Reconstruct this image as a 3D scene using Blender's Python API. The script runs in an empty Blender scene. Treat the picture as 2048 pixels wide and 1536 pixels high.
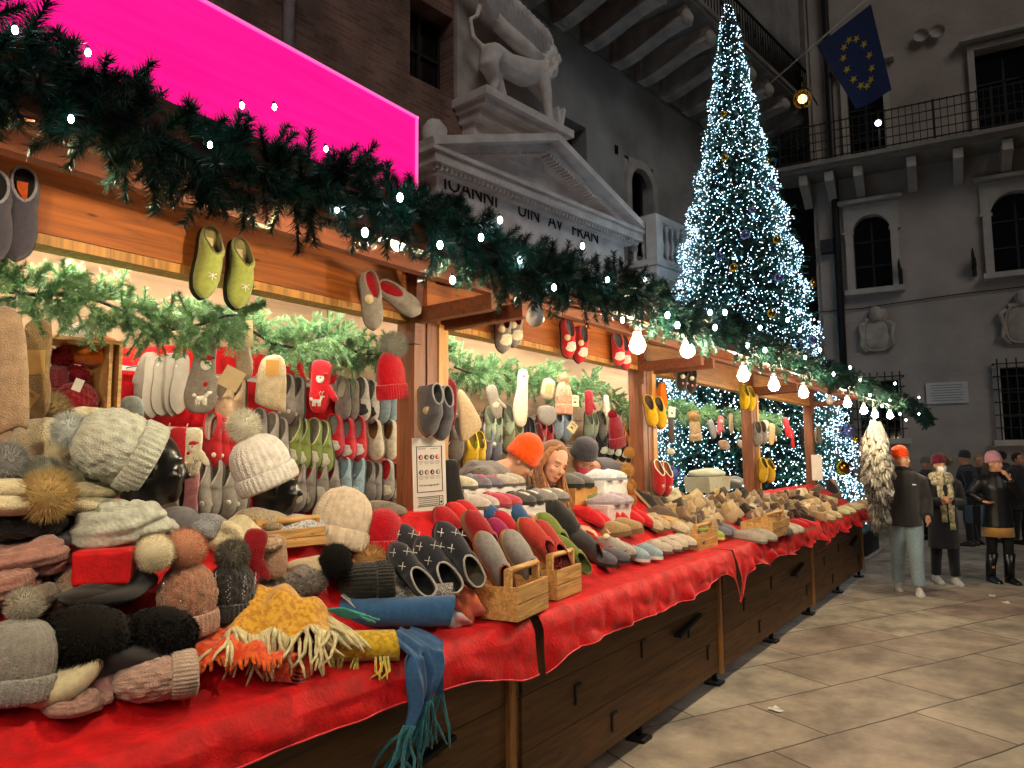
import bpy, math, random
import numpy as np
from mathutils import Matrix, Vector, Euler, noise as mnoise
PI = math.pi
R_ = math.radians
scene = bpy.context.scene
COL = scene.collection

# ------------------------------------------------------------------ camera, sky, exposure
CAM_H, FPX, YAW, PITCH, ROLL = 1.72, 1480.0, 34.7, 5.6, 0.5
_a, _p, _r = R_(YAW), R_(PITCH), R_(ROLL)
CF = Vector((math.cos(_a)*math.cos(_p), math.sin(_a)*math.cos(_p), math.sin(_p)))
_rt = Vector((math.sin(_a), -math.cos(_a), 0)); _up = _rt.cross(CF)
CR = _rt*math.cos(_r) - _up*math.sin(_r)
CU = _up*math.cos(_r) + _rt*math.sin(_r)
CC = Vector((0, 0, CAM_H))
camd = bpy.data.cameras.new('camera'); cam = bpy.data.objects.new('camera', camd); COL.objects.link(cam)
camd.sensor_width = 36; camd.lens = FPX/2048*36; camd.clip_start = .02; camd.clip_end = 400
cam.matrix_world = Matrix(((CR.x, CU.x, -CF.x, 0), (CR.y, CU.y, -CF.y, 0), (CR.z, CU.z, -CF.z, CAM_H), (0, 0, 0, 1)))
scene.camera = cam
world = bpy.data.worlds.new('World'); scene.world = world; world.use_nodes = True
_nt = world.node_tree; _bg = _nt.nodes['Background']
_bg.inputs['Color'].default_value = (.030, .029, .033, 1); _bg.inputs['Strength'].default_value = .5
sund = bpy.data.lights.new('night_glow', 'SUN'); sun = bpy.data.objects.new('night_glow', sund); COL.objects.link(sun)
sund.energy = .46; sund.angle = R_(25); sund.color = (1, .93, .84)
sun.rotation_euler = (R_(56), 0, R_(-40))
vs = scene.view_settings; vs.view_transform = 'Standard'; vs.look = 'None'; vs.exposure = .18; vs.gamma = 1; vs.use_curve_mapping = False
scene.cycles.use_denoising = True
scene.cycles.sample_clamp_indirect = 3
scene.cycles.max_bounces = 6; scene.cycles.diffuse_bounces = 3; scene.cycles.glossy_bounces = 3; scene.cycles.transmission_bounces = 4

def ray(px, py): return CR*((px-1024)/FPX) + CU*((768-py)/FPX) + CF
def PY(px, py, y): d = ray(px, py); return CC + d*(y/d.y)
def PZ(px, py, z): d = ray(px, py); return CC + d*((z-CAM_H)/d.z)
def PX(px, py, x): d = ray(px, py); return CC + d*(x/d.x)
def PS(px, py, up=0):
    "on the stepped display: flat at z = 1 near the edge, then rising towards the stall front"
    d = ray(px, py); p = None
    for y0, k, lim in ((2.04, 1.1, 2.88), (2.12, .90, 5.64), (2.12, .58, 99)):
        t = (1.0+up-k*y0-CAM_H)/(d.z-k*d.y); p = CC + d*t
        if p.y < y0: p = CC + d*((1.0+up-CAM_H)/d.z)
        if p.x < lim: break
    return p - Vector((0, 0, up))*.7

# ------------------------------------------------------------------ materials
def lin(c):
    if isinstance(c, str):
        c = c.lstrip('#'); c = [int(c[i:i+2], 16)/255 for i in (0, 2, 4)]
        c = [x/12.92 if x <= .04045 else ((x+.055)/1.055)**2.4 for x in c]
    return tuple(c[:3]) + (1,)
_mc = {}
def nmat(key):
    m = bpy.data.materials.new(key); m.use_nodes = True
    nt = m.node_tree; b = nt.nodes['Principled BSDF']
    return m, nt, b
def N(nt, t, **kw):
    n = nt.nodes.new(t)
    for k, v in kw.items():
        if k.startswith('i_'):
            n.inputs[k[2:].replace('_', ' ')].default_value = v
        else: setattr(n, k, v)
    return n
def L(nt, a, ao, b, bi): nt.links.new(a.outputs[ao], b.inputs[bi])
def cached(f):
    def g(*a, **k):
        key = (f.__name__, a, tuple(sorted(k.items())))
        if key not in _mc: _mc[key] = f(*a, **k)
        return _mc[key]
    return g
def varied(nt, b, c, scale, amt, coord='Object', detail=3):
    tc = N(nt, 'ShaderNodeTexCoord'); n = N(nt, 'ShaderNodeTexNoise'); n.inputs['Scale'].default_value = scale; n.inputs['Detail'].default_value = detail
    L(nt, tc, coord, n, 'Vector')
    cr = N(nt, 'ShaderNodeValToRGB'); c = lin(c)
    cr.color_ramp.elements[0].position = .3; cr.color_ramp.elements[1].position = .7
    cr.color_ramp.elements[0].color = tuple(x*(1-amt) for x in c[:3])+(1,)
    cr.color_ramp.elements[1].color = tuple(min(1, x*(1+amt)) for x in c[:3])+(1,)
    L(nt, n, 'Fac', cr, 'Fac'); L(nt, cr, 'Color', b, 'Base Color')
    return tc, n, cr
def bump(nt, b, src, out, dist, strength=1.0):
    bp = N(nt, 'ShaderNodeBump'); bp.inputs['Distance'].default_value = dist; bp.inputs['Strength'].default_value = strength
    L(nt, src, out, bp, 'Height'); L(nt, bp, 'Normal', b, 'Normal')
@cached
def felt(c, rough=.95):
    m, nt, b = nmat('felt'); tc, n, cr = varied(nt, b, c, 60, .16)
    b.inputs['Roughness'].default_value = rough; b.inputs['Specular IOR Level'].default_value = .15
    b.inputs['Sheen Weight'].default_value = .25; b.inputs['Sheen Roughness'].default_value = .6
    n2 = N(nt, 'ShaderNodeTexNoise'); n2.inputs['Scale'].default_value = 420; L(nt, tc, 'Object', n2, 'Vector')
    bump(nt, b, n2, 'Fac', .0015, .7); return m
@cached
def plain(c, rough=.6, spec=.4, amt=.08, metal=0.0):
    m, nt, b = nmat('plain'); varied(nt, b, c, 25, amt); b.inputs['Roughness'].default_value = rough
    b.inputs['Specular IOR Level'].default_value = spec; b.inputs['Metallic'].default_value = metal; return m
@cached
def knit(c, scale=170, amt=.2):
    m, nt, b = nmat('knit'); tc, n, cr = varied(nt, b, c, 35, amt)
    b.inputs['Roughness'].default_value = .95; b.inputs['Specular IOR Level'].default_value = .1
    b.inputs['Sheen Weight'].default_value = .3
    w = N(nt, 'ShaderNodeTexVoronoi'); w.inputs['Scale'].default_value = scale; L(nt, tc, 'Object', w, 'Vector')
    bump(nt, b, w, 'Distance', .004, .8); return m
@cached
def fur(c):
    m, nt, b = nmat('fur'); varied(nt, b, c, 90, .45); b.inputs['Roughness'].default_value = .85
    b.inputs['Sheen Weight'].default_value = .05; b.inputs['Specular IOR Level'].default_value = .12; return m
@cached
def tweed(c, c2, scale=260):
    m, nt, b = nmat('tweed'); tc = N(nt, 'ShaderNodeTexCoord'); n = N(nt, 'ShaderNodeTexNoise'); n.inputs['Scale'].default_value = scale; n.inputs['Detail'].default_value = 2
    L(nt, tc, 'Object', n, 'Vector'); cr = N(nt, 'ShaderNodeValToRGB'); cr.color_ramp.elements[0].position = .42; cr.color_ramp.elements[1].position = .58
    cr.color_ramp.elements[0].color = lin(c); cr.color_ramp.elements[1].color = lin(c2); L(nt, n, 'Fac', cr, 'Fac'); L(nt, cr, 'Color', b, 'Base Color')
    b.inputs['Roughness'].default_value = .95; b.inputs['Sheen Weight'].default_value = .3; bump(nt, b, n, 'Fac', .006, .8); return m
@cached
def velvet(c):
    m, nt, b = nmat('velvet'); tc, n, cr = varied(nt, b, c, 14, .3)
    b.inputs['Roughness'].default_value = .62; b.inputs['Specular IOR Level'].default_value = .22; b.inputs['Sheen Weight'].default_value = .5
    b.inputs['Sheen Tint'].default_value = (1, .25, .25, 1); b.inputs['Sheen Roughness'].default_value = .35
    n2 = N(nt, 'ShaderNodeTexNoise'); n2.inputs['Scale'].default_value = 55; n2.inputs['Detail'].default_value = 5; n2.inputs['Distortion'].default_value = .6; L(nt, tc, 'Object', n2, 'Vector')
    bump(nt, b, n2, 'Fac', .006, .6); return m
@cached
def wood(c, axis=0, scale=1.0, rough=.5, amt=.28, knots=True):
    m, nt, b = nmat('wood'); tc = N(nt, 'ShaderNodeTexCoord'); mp = N(nt, 'ShaderNodeMapping')
    s = [14*scale]*3; s[axis] = 1.1*scale; mp.inputs['Scale'].default_value = s
    L(nt, tc, 'Object', mp, 'Vector'); n = N(nt, 'ShaderNodeTexNoise'); n.inputs['Scale'].default_value = 2.2; n.inputs['Detail'].default_value = 7; n.inputs['Distortion'].default_value = 1.6
    L(nt, mp, 'Vector', n, 'Vector'); cr = N(nt, 'ShaderNodeValToRGB'); c = lin(c)
    e = cr.color_ramp.elements; e[0].position = .3; e[1].position = .68
    e[0].color = tuple(x*(1-amt*1.6) for x in c[:3])+(1,); e[1].color = tuple(min(1, x*(1+amt)) for x in c[:3])+(1,)
    L(nt, n, 'Fac', cr, 'Fac')
    if knots:
        v = N(nt, 'ShaderNodeTexVoronoi'); s2 = [5*scale]*3; s2[axis] = 1.6*scale; mp2 = N(nt, 'ShaderNodeMapping'); mp2.inputs['Scale'].default_value = s2
        L(nt, tc, 'Object', mp2, 'Vector'); L(nt, mp2, 'Vector', v, 'Vector')
        r2 = N(nt, 'ShaderNodeValToRGB'); r2.color_ramp.elements[0].position = .05; r2.color_ramp.elements[1].position = .13
        r2.color_ramp.elements[0].color = (.25, .2, .16, 1); L(nt, v, 'Distance', r2, 'Fac')
        mx = N(nt, 'ShaderNodeMix', data_type='RGBA', blend_type='MULTIPLY'); mx.inputs[0].default_value = .8
        nt.links.new(cr.outputs[0], mx.inputs[6]); nt.links.new(r2.outputs[0], mx.inputs[7]); nt.links.new(mx.outputs[2], b.inputs['Base Color'])
    else: L(nt, cr, 'Color', b, 'Base Color')
    b.inputs['Roughness'].default_value = rough; bump(nt, b, n, 'Fac', .004, .35); return m
@cached
def glow(c, strength, sampled=True):
    m, nt, b = nmat('lit'); b.inputs['Base Color'].default_value = (.8, .8, .8, 1)
    b.inputs['Emission Color'].default_value = lin(c); b.inputs['Emission Strength'].default_value = strength
    if not sampled: m.cycles.emission_sampling = 'NONE'
    return m
@cached
def stone(c, scale=3, amt=.25, bumpd=.02, rough=.9):
    m, nt, b = nmat('stone'); tc, n, cr = varied(nt, b, c, scale, amt, detail=8)
    b.inputs['Roughness'].default_value = rough; n2 = N(nt, 'ShaderNodeTexNoise'); n2.inputs['Scale'].default_value = scale*9; n2.inputs['Detail'].default_value = 6
    L(nt, tc, 'Object', n2, 'Vector'); bump(nt, b, n2, 'Fac', bumpd, .6); return m
@cached
def needles(c, c2):
    m, nt, b = nmat('needles'); tc = N(nt, 'ShaderNodeTexCoord'); n = N(nt, 'ShaderNodeTexNoise'); n.inputs['Scale'].default_value = 9; n.inputs['Detail'].default_value = 4
    L(nt, tc, 'Object', n, 'Vector'); cr = N(nt, 'ShaderNodeValToRGB'); cr.color_ramp.elements[0].position = .35; cr.color_ramp.elements[1].position = .65
    cr.color_ramp.elements[0].color = lin(c); cr.color_ramp.elements[1].color = lin(c2); L(nt, n, 'Fac', cr, 'Fac'); L(nt, cr, 'Color', b, 'Base Color')
    b.inputs['Roughness'].default_value = .38; b.inputs['Specular IOR Level'].default_value = .6; return m
def rib_mat(c, freq, amt=.2): return knit(c, freq, amt)

# ------------------------------------------------------------------ mesh builder
class M:
    def __init__(s): s.v = []; s.f = []; s.sm = []; s.mi = []; s.cur = 0; s.X = None
    def add(s, vs, fs, smooth=False):
        o = len(s.v)
        if s.X is not None: vs = [s.X @ Vector(p) for p in vs]
        s.v += [tuple(p) for p in vs]; s.f += [tuple(i+o for i in f) for f in fs]; s.sm += [smooth]*len(fs); s.mi += [s.cur]*len(fs); return s
    def box(s, c, d, R=None, sm=False):
        x, y, z = d[0]/2, d[1]/2, d[2]/2
        vs = [Vector((a*x, b*y, e*z)) for a in (-1, 1) for b in (-1, 1) for e in (-1, 1)]
        if R is not None: vs = [R @ p for p in vs]
        c = Vector(c); vs = [p+c for p in vs]
        return s.add(vs, [(0, 1, 3, 2), (4, 6, 7, 5), (0, 4, 5, 1), (2, 3, 7, 6), (0, 2, 6, 4), (1, 5, 7, 3)], sm)
    def bar(s, a, b, w, h, up=(0, 0, 1)):
        a = Vector(a); b = Vector(b); t = (b-a); l = t.length; t /= l; u = Vector(up); sd = t.cross(u)
        if sd.length < 1e-4: sd = t.cross(Vector((1, 0, 0)))
        sd.normalize(); u = sd.cross(t)
        R = Matrix((t, sd, u)).transposed(); return s.box((a+b)/2, (l, w, h), R)
    def grid(s, rows, sm=True, closed_u=False, closed_v=False):
        nu = len(rows); nv = len(rows[0]); vs = [p for r in rows for p in r]; fs = []
        for i in range(nu-(0 if closed_u else 1)):
            for j in range(nv-(0 if closed_v else 1)):
                a = i*nv+j; b = i*nv+(j+1) % nv; c = ((i+1) % nu)*nv+(j+1) % nv; d = ((i+1) % nu)*nv+j
                fs.append((a, d, c, b))
        return s.add(vs, fs, sm)
    def tube(s, pts, rad, n=8, cap=True, sm=True, flat=1.0):
        pts = [Vector(p) for p in pts]
        if not hasattr(rad, '__len__'): rad = [rad]*len(pts)
        rows = []; ref = None
        for i, p in enumerate(pts):
            t = (pts[min(i+1, len(pts)-1)]-pts[max(i-1, 0)])
            if t.length < 1e-9: t = Vector((0, 0, 1))
            t.normalize()
            if ref is None: ref = Vector((0, 0, 1)) if abs(t.z) < .9 else Vector((1, 0, 0))
            a = t.cross(ref); a.normalize(); b = a.cross(t); ref = b
            rows.append([p+(a*math.cos(2*PI*k/n)+b*math.sin(2*PI*k/n)*flat)*rad[i] for k in range(n)])
        s.grid(rows, sm, closed_v=True)
        if cap:
            o = len(s.v)-len(pts)*n
            s.f += [tuple(o+k for k in range(n)), tuple(o+(len(pts)-1)*n+k for k in range(n))[::-1]]; s.sm += [False]*2; s.mi += [s.cur]*2
        return s
    def lathe(s, prof, n=24, c=(0, 0, 0), fn=None, sm=True):
        c = Vector(c); rows = []
        for (r, z) in prof:
            rows.append([])
            for k in range(n):
                a = 2*PI*k/n; rr, zz = fn(r, z, a) if fn else (r, z)
                rows[-1].append(c+Vector((rr*math.cos(a), rr*math.sin(a), zz)))
        return s.grid(rows[::-1], sm, closed_v=True)
    def ball(s, c, r, nu=10, nv=16, R=None, fn=None):
        if not hasattr(r, '__len__'): r = (r, r, r)
        c = Vector(c); rows = []
        for i in range(nu+1):
            th = PI*i/nu; row = []
            for k in range(nv):
                a = 2*PI*k/nv; d = Vector((math.sin(th)*math.cos(a), math.sin(th)*math.sin(a), math.cos(th)))
                q = Vector((d.x*r[0], d.y*r[1], d.z*r[2]))
                if fn: q = q*fn(d)
                if R is not None: q = R @ q
                row.append(c+q)
            rows.append(row)
        return s.grid(rows, True, closed_v=True)
    def prism(s, out, h0, h1, sm=False, axis='z'):
        n = len(out)
        P = {'z': lambda x, y, h: (x, y, h), 'y': lambda x, y, h: (x, h, y), 'x': lambda x, y, h: (h, x, y)}[axis]
        vs = [P(x, y, h0) for x, y in out]+[P(x, y, h1) for x, y in out]
        fs = [tuple(range(n))[::-1], tuple(range(n, 2*n))]+[(i, (i+1) % n, n+(i+1) % n, n+i) for i in range(n)]
        return s.add(vs, fs, sm)
    def pillow(s, out, th, rings=((1, 0), (.95, .55), (.8, .9), (.45, 1.0)), c=None, fn=None):
        "rounded flat body of an outline in the x-z plane, thickness along y"
        n = len(out); cx = sum(p[0] for p in out)/n if c is None else c[0]; cz = sum(p[1] for p in out)/n if c is None else c[1]
        rows = []
        seq = [(k, -t) for k, t in rings[::-1]]+[(k, t) for k, t in rings[1:]]
        for k, t in seq:
            rows.append([Vector((cx+(x-cx)*k, t*th/2, cz+(z-cz)*k)) for x, z in out])
        if fn: rows = [[fn(p) for p in r] for r in rows]
        s.grid(rows, True, closed_v=True); o = len(s.v)-len(rows)*n
        s.f += [tuple(o+k for k in range(n)), tuple(o+(len(rows)-1)*n+k for k in range(n))[::-1]]; s.sm += [True]*2; s.mi += [s.cur]*2
        return s
    def mesh(s, name):
        me = bpy.data.meshes.new(name); me.from_pydata(s.v, [], s.f)
        me.polygons.foreach_set('use_smooth', s.sm); me.polygons.foreach_set('material_index', s.mi); me.update(); return me

def put(name, me, mats, parent=None, X=None):
    "link a mesh object (materials on the object, so copies may share mesh data)"
    if isinstance(me, M): me = me.mesh(name)
    if not isinstance(mats, (list, tuple)): mats = [mats]
    while len(me.materials) < len(mats): me.materials.append(None)
    o = bpy.data.objects.new(name, me); COL.objects.link(o)
    for i, m in enumerate(mats):
        o.material_slots[i].link = 'OBJECT'; o.material_slots[i].material = m
    if parent is not None: o.parent = parent
    if X is not None: o.matrix_local = X
    return o
_ids = {}
def tag(o, label, cat, group=None, kind=None):
    o['label'] = label; o['category'] = cat
    if group: o['group'] = group
    if kind: o['kind'] = kind
    return o
def thing(name, label, cat, X=None, group=None):
    o = bpy.data.objects.new(name, None); COL.objects.link(o); o.empty_display_size = .05
    if X is not None: o.matrix_world = X
    return tag(o, label, cat, group)
def struct(name, me, mats, X=None): o = put(name, me, mats, None, X); o['kind'] = 'structure'; return o
def TR(loc, ang=(0, 0, 0), s=1.0): return Matrix.LocRotScale(Vector(loc), Euler([R_(a) for a in ang]), Vector((s, s, s)) if not hasattr(s, '__len__') else Vector(s))
def raw_mesh(name, verts, faces_tri, smooth=False):
    "fast path: numpy arrays of verts (n,3) and triangles (m,3)"
    me = bpy.data.meshes.new(name); nv, nf = len(verts), len(faces_tri)
    me.vertices.add(nv); me.vertices.foreach_set('co', np.asarray(verts, dtype=np.float32).ravel())
    me.loops.add(nf*3); me.loops.foreach_set('vertex_index', np.asarray(faces_tri, dtype=np.int32).ravel())
    me.polygons.add(nf); me.polygons.foreach_set('loop_start', np.arange(0, nf*3, 3, dtype=np.int32))
    try: me.polygons.foreach_set('loop_total', np.full(nf, 3, dtype=np.int32))
    except Exception: pass
    me.update(calc_edges=True); me.validate(); return me
# ------------------------------------------------------------------ ground
rnd = random.Random(7)
def mat_paving():
    m, nt, b = nmat('paving'); tc = N(nt, 'ShaderNodeTexCoord'); mp = N(nt, 'ShaderNodeMapping'); mp.inputs['Rotation'].default_value = (0, 0, R_(27))
    L(nt, tc, 'Object', mp, 'Vector')
    nd = N(nt, 'ShaderNodeTexNoise'); nd.inputs['Scale'].default_value = 1.3; nd.inputs['Detail'].default_value = 3; L(nt, mp, 'Vector', nd, 'Vector')
    ad = N(nt, 'ShaderNodeMix', data_type='VECTOR'); ad.inputs[0].default_value = .055
    nt.links.new(mp.outputs[0], ad.inputs[4]); nt.links.new(nd.outputs['Color'], ad.inputs[5])
    bk = N(nt, 'ShaderNodeTexBrick'); bk.offset = .37; bk.inputs['Scale'].default_value = 1.0; bk.inputs['Brick Width'].default_value = 1.25; bk.inputs['Row Height'].default_value = .62
    bk.inputs['Mortar Size'].default_value = .007; bk.inputs['Mortar Smooth'].default_value = .3; bk.inputs['Bias'].default_value = 0
    bk.inputs['Color1'].default_value = (.56, .51, .41, 1); bk.inputs['Color2'].default_value = (.43, .34, .28, 1); bk.inputs['Mortar'].default_value = (.10, .088, .07, 1)
    nt.links.new(ad.outputs[1], bk.inputs['Vector'])
    n = N(nt, 'ShaderNodeTexNoise'); n.inputs['Scale'].default_value = 2.2; n.inputs['Detail'].default_value = 9; n.inputs['Roughness'].default_value = .65; L(nt, tc, 'Object', n, 'Vector')
    cr = N(nt, 'ShaderNodeValToRGB'); cr.color_ramp.elements[0].position = .36; cr.color_ramp.elements[0].color = (.44, .42, .40, 1); cr.color_ramp.elements[1].position = .66; cr.color_ramp.elements[1].color = (1.1, 1.08, 1.02, 1)
    L(nt, n, 'Fac', cr, 'Fac'); mx = N(nt, 'ShaderNodeMix', data_type='RGBA', blend_type='MULTIPLY'); mx.inputs[0].default_value = 1
    nt.links.new(bk.outputs['Color'], mx.inputs[6]); nt.links.new(cr.outputs[0], mx.inputs[7]); nt.links.new(mx.outputs[2], b.inputs['Base Color'])
    r = N(nt, 'ShaderNodeMapRange'); r.inputs[3].default_value = .45; r.inputs[4].default_value = .8; L(nt, n, 'Fac', r, 'Value'); L(nt, r, 'Result', b, 'Roughness')
    n3 = N(nt, 'ShaderNodeTexNoise'); n3.inputs['Scale'].default_value = 60; n3.inputs['Detail'].default_value = 4; L(nt, tc, 'Object', n3, 'Vector')
    b1 = N(nt, 'ShaderNodeBump'); b1.inputs['Distance'].default_value = .01; b1.invert = True; L(nt, bk, 'Fac', b1, 'Height')
    b2 = N(nt, 'ShaderNodeBump'); b2.inputs['Distance'].default_value = .004; b2.inputs['Strength'].default_value = .5; L(nt, n3, 'Fac', b2, 'Height'); L(nt, b1, 'Normal', b2, 'Normal'); L(nt, b2, 'Normal', b, 'Normal')
    return m
g = M(); g.grid([[Vector((x, y, 0)) for y in (-60, -6, 0, 6, 60)] for x in (-60, -6, 0, 12, 30, 120)], False)
struct('ground', g, mat_paving())
# scraps of paper on the paving
for i, (px, py) in enumerate([(1985, 1192), (2013, 1206), (1552, 1420)]):
    p = PZ(px, py, .006); q = M(); q.add([(-.05, -.03, 0), (.06, -.02, .004), (.04, .04, .012), (-.04, .035, .003)], [(0, 1, 2, 3)])
    q.add([(-.02, -.03, .006), (.02, -.035, .02), (.03, .01, .008)], [(0, 1, 2)])
    o = put('paper_scrap', q, plain('e8e4d8', .8), None, TR(p, (0, 0, 40*i)))
    tag(o, ['white paper scrap on the paving just in front of the woman in shiny jacket', 'white paper scrap nearest the camera of the two before the woman in boots', 'pale paper scrap on the paving beside the counter shadow'][i], 'litter', 'paper scraps on the paving')

def smo_(a, b, t): t = max(0, min(1, (t-a)/(b-a))); return t*t*(3-2*t)
# ------------------------------------------------------------------ left palace (angled wall), local x along the wall, -y outwards
WA = -7.0; WO = Vector((0, 9.19, 0))
WX = Matrix.Translation(WO) @ Matrix.Rotation(R_(WA), 4, 'Z')
def mat_brickwall(c1, c2, cm, sc=1.0, b_=.012):
    m, nt, b = nmat('brickwork'); tc = N(nt, 'ShaderNodeTexCoord'); mp = N(nt, 'ShaderNodeMapping'); mp.inputs['Rotation'].default_value = (R_(90), 0, 0)
    L(nt, tc, 'Object', mp, 'Vector'); bk = N(nt, 'ShaderNodeTexBrick'); bk.inputs['Scale'].default_value = sc; bk.inputs['Brick Width'].default_value = .28; bk.inputs['Row Height'].default_value = .075
    bk.inputs['Mortar Size'].default_value = .008; bk.inputs['Color1'].default_value = lin(c1); bk.inputs['Color2'].default_value = lin(c2); bk.inputs['Mortar'].default_value = lin(cm)
    L(nt, mp, 'Vector', bk, 'Vector'); n = N(nt, 'ShaderNodeTexNoise'); n.inputs['Scale'].default_value = .9; n.inputs['Detail'].default_value = 9; L(nt, tc, 'Object', n, 'Vector')
    cr = N(nt, 'ShaderNodeValToRGB'); cr.color_ramp.elements[0].position = .35; cr.color_ramp.elements[0].color = (.4, .4, .4, 1); cr.color_ramp.elements[1].position = .68; cr.color_ramp.elements[1].color = (1.15, 1.1, 1.08, 1)
    L(nt, n, 'Fac', cr, 'Fac'); mx = N(nt, 'ShaderNodeMix', data_type='RGBA', blend_type='MULTIPLY'); mx.inputs[0].default_value = 1
    nt.links.new(bk.outputs['Color'], mx.inputs[6]); nt.links.new(cr.outputs[0], mx.inputs[7]); nt.links.new(mx.outputs[2], b.inputs['Base Color']); b.inputs['Roughness'].default_value = .92
    b1 = N(nt, 'ShaderNodeBump'); b1.inputs['Distance'].default_value = b_; b1.invert = True; L(nt, bk, 'Fac', b1, 'Height')
    b2 = N(nt, 'ShaderNodeBump'); b2.inputs['Distance'].default_value = .03; b2.inputs['Strength'].default_value = .6; L(nt, n, 'Fac', b2, 'Height'); L(nt, b1, 'Normal', b2, 'Normal'); L(nt, b2, 'Normal', b, 'Normal'); return m
BRICK = mat_brickwall('a58074', '8a6258', '9a8d84'); PLASTER = stone('8a8886', .8, .35, .03); MARBLE = stone('e4dcd8', 2.5, .2, .02, .7); DARKST = stone('6e6a66', 2, .3, .03)
BLACKGL = plain('07080b', .03, .7, 0); IRON = plain('14130f', .6, .4, .2); TRIMST = stone('a09a93', 3, .2, .015)
palace = thing('stone_palace', 'long dark brick and stone palace wall with pedimented portal behind the stalls', 'building', WX)
def wall_with_holes(mb, u0, u1, z0, z1, holes, th=.5, y0=0):
    "front face strips around rectangular holes, with reveals; outward is -y"
    us = sorted({u0, u1, *[h[0] for h in holes], *[h[1] for h in holes]}); zs = sorted({z0, z1, *[h[2] for h in holes], *[h[3] for h in holes]})
    for i in range(len(us)-1):
        for j in range(len(zs)-1):
            a, b, c, d = us[i], us[i+1], zs[j], zs[j+1]; mu, mz = (a+b)/2, (c+d)/2
            if any(h[0] < mu < h[1] and h[2] < mz < h[3] for h in holes): continue
            mb.add([(a, y0, c), (b, y0, c), (b, y0, d), (a, y0, d)], [(0, 1, 2, 3)])
    for h in holes:
        a, b, c, d = h
        for q in ([(a, y0, c), (a, y0+th, c), (a, y0+th, d), (a, y0, d)], [(b, y0, c), (b, y0, d), (b, y0+th, d), (b, y0+th, c)], [(a, y0, d), (a, y0+th, d), (b, y0+th, d), (b, y0, d)], [(a, y0, c), (b, y0, c), (b, y0+th, c), (a, y0+th, c)]): mb.add(q, [(0, 1, 2, 3)])
    mb.box(((u0+u1)/2, y0+th+.12, (z0+z1)/2), (u1-u0, .2, z1-z0)); return mb
wb = M(); wall_with_holes(wb, -6, 12.0, 0, 19, [(8.85, 9.85, 8.1, 9.55)]); put('wall', wb, BRICK, palace)
wb = M(); wall_with_holes(wb, 12.0, 27.2, 0, 19, [(13.0, 13.85, 7.2, 8.85), (15.35, 16.65, 6.4, 8.72)], y0=-.02); put('plaster_wall', wb, PLASTER, palace)
# window in the brick
f = put('window', M().box((9.35, .42, 8.82), (1.0, .03, 1.46)), BLACKGL, palace)
mb = M()
for x in (8.87, 9.35, 9.83): mb.box((x, .36, 8.82), (.05, .05, 1.44))
for z in (8.13, 8.82, 9.52): mb.box((9.35, .36, z), (.96, .04, .05))
put('window_frame', mb, plain('2a211c', .6), f)
put('window', M().box((13.42, .4, 8.02), (.85, .03, 1.64)), BLACKGL, palace)
def arch_pts(u0, u1, zs, n=12):
    r = (u1-u0)/2; c = (u0+u1)/2; return [(c-r*math.cos(PI*i/n), zs+r*math.sin(PI*i/n)) for i in range(n+1)]
def arch_band(mb, u0, u1, z0, zs, w, ya, yb, n=14):
    "moulded surround of an arched opening"
    i_ = [(u0, z0)]+arch_pts(u0, u1, zs, n)+[(u1, z0)]; o_ = [(u0-w, z0)]+[(x, z) for x, z in arch_pts(u0-w, u1+w, zs, n)]+[(u1+w, z0)]
    rows = [[Vector((a[0], ya if k else yb, a[1])) for k, a in ((0, i_[j]), (1, i_[j]), (1, o_[j]), (0, o_[j]))] for j in range(len(i_))]
    mb.grid(rows, False)
w2 = put('arched_window', M().box((16.0, .4, 7.55), (1.3, .03, 2.4)), BLACKGL, palace)
mb = M(); arch_band(mb, 15.52, 16.48, 6.42, 8.05, .2, -.10, .06)
# spandrel plates closing the rectangular hole above the arch
ap = arch_pts(15.52, 16.48, 8.05, 14)
for i in range(14):
    (a, b), (c, d) = ap[i], ap[i+1]; mb.add([(a, -.03, b), (c, -.03, d), (c, -.03, 8.74), (a, -.03, 8.74)], [(0, 1, 2, 3)])
for x0, x1 in ((15.34, 15.52), (16.48, 16.66)): mb.box(((x0+x1)/2, .1, 7.5), (x1-x0-.01, .22, 2.3))
put('window_surround', mb, TRIMST, w2)
put('downpipe', M().tube([(6.5, -.12, 6), (6.5, -.12, 19)], .09, 10), stone('b8b0b4', 3), palace)
put('wall_slot', M().box((15.0, -.03, 8.72), (.12, .03, .2)), BLACKGL, palace)
# portal: entablature, dentils, tympanum, raking cornices, inscription
pu0, pu1, pz, pap, pv = 8.75, 14.75, 7.05, 8.29, -.75
port = M(); port.box(((pu0+pu1)/2, -.25, 6.52), (pu1-pu0-.5, .5, .62)); port.box(((pu0+pu1)/2, -.22, 6.1), (pu1-pu0-.5, .44, .2))
port.box(((pu0+pu1)/2, -.32, 6.875), (pu1-pu0-.3, .66, .09)); port.box(((pu0+pu1)/2, -.40, 7.0), (pu1-pu0+.1, .82, .16)); port.box(((pu0+pu1)/2, -.42, 7.12), (pu1-pu0+.3, .9, .07))
for u in (9.25, 14.25): port.box((u, -.2, 3.0), (.9, .42, 5.98)); port.box((u, -.24, 5.9), (1.1, .5, .16))
cu = (pu0+pu1)/2
for sgn in (-1, 1):
    a = Vector((cu+sgn*(pu1-pu0+.3)/2, -.42, 7.2)); b = Vector((cu, -.42, pap)); port.bar(a, b, .92, .13, (0, 0, 1)); port.bar(a+Vector((-sgn*.25, .10, -.03)), b+Vector((0, .10, -.15)), .64, .12)
port.add([(pu0+.2, -.2, 7.15), (pu1-.2, -.2, 7.15), (cu, -.2, pap-.1)], [(0, 1, 2)])
pt = put('portal', port, MARBLE, palace, Matrix.Translation((0, 0, -.57)))
dn = M()
k = 0; u = pu0+.05
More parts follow.
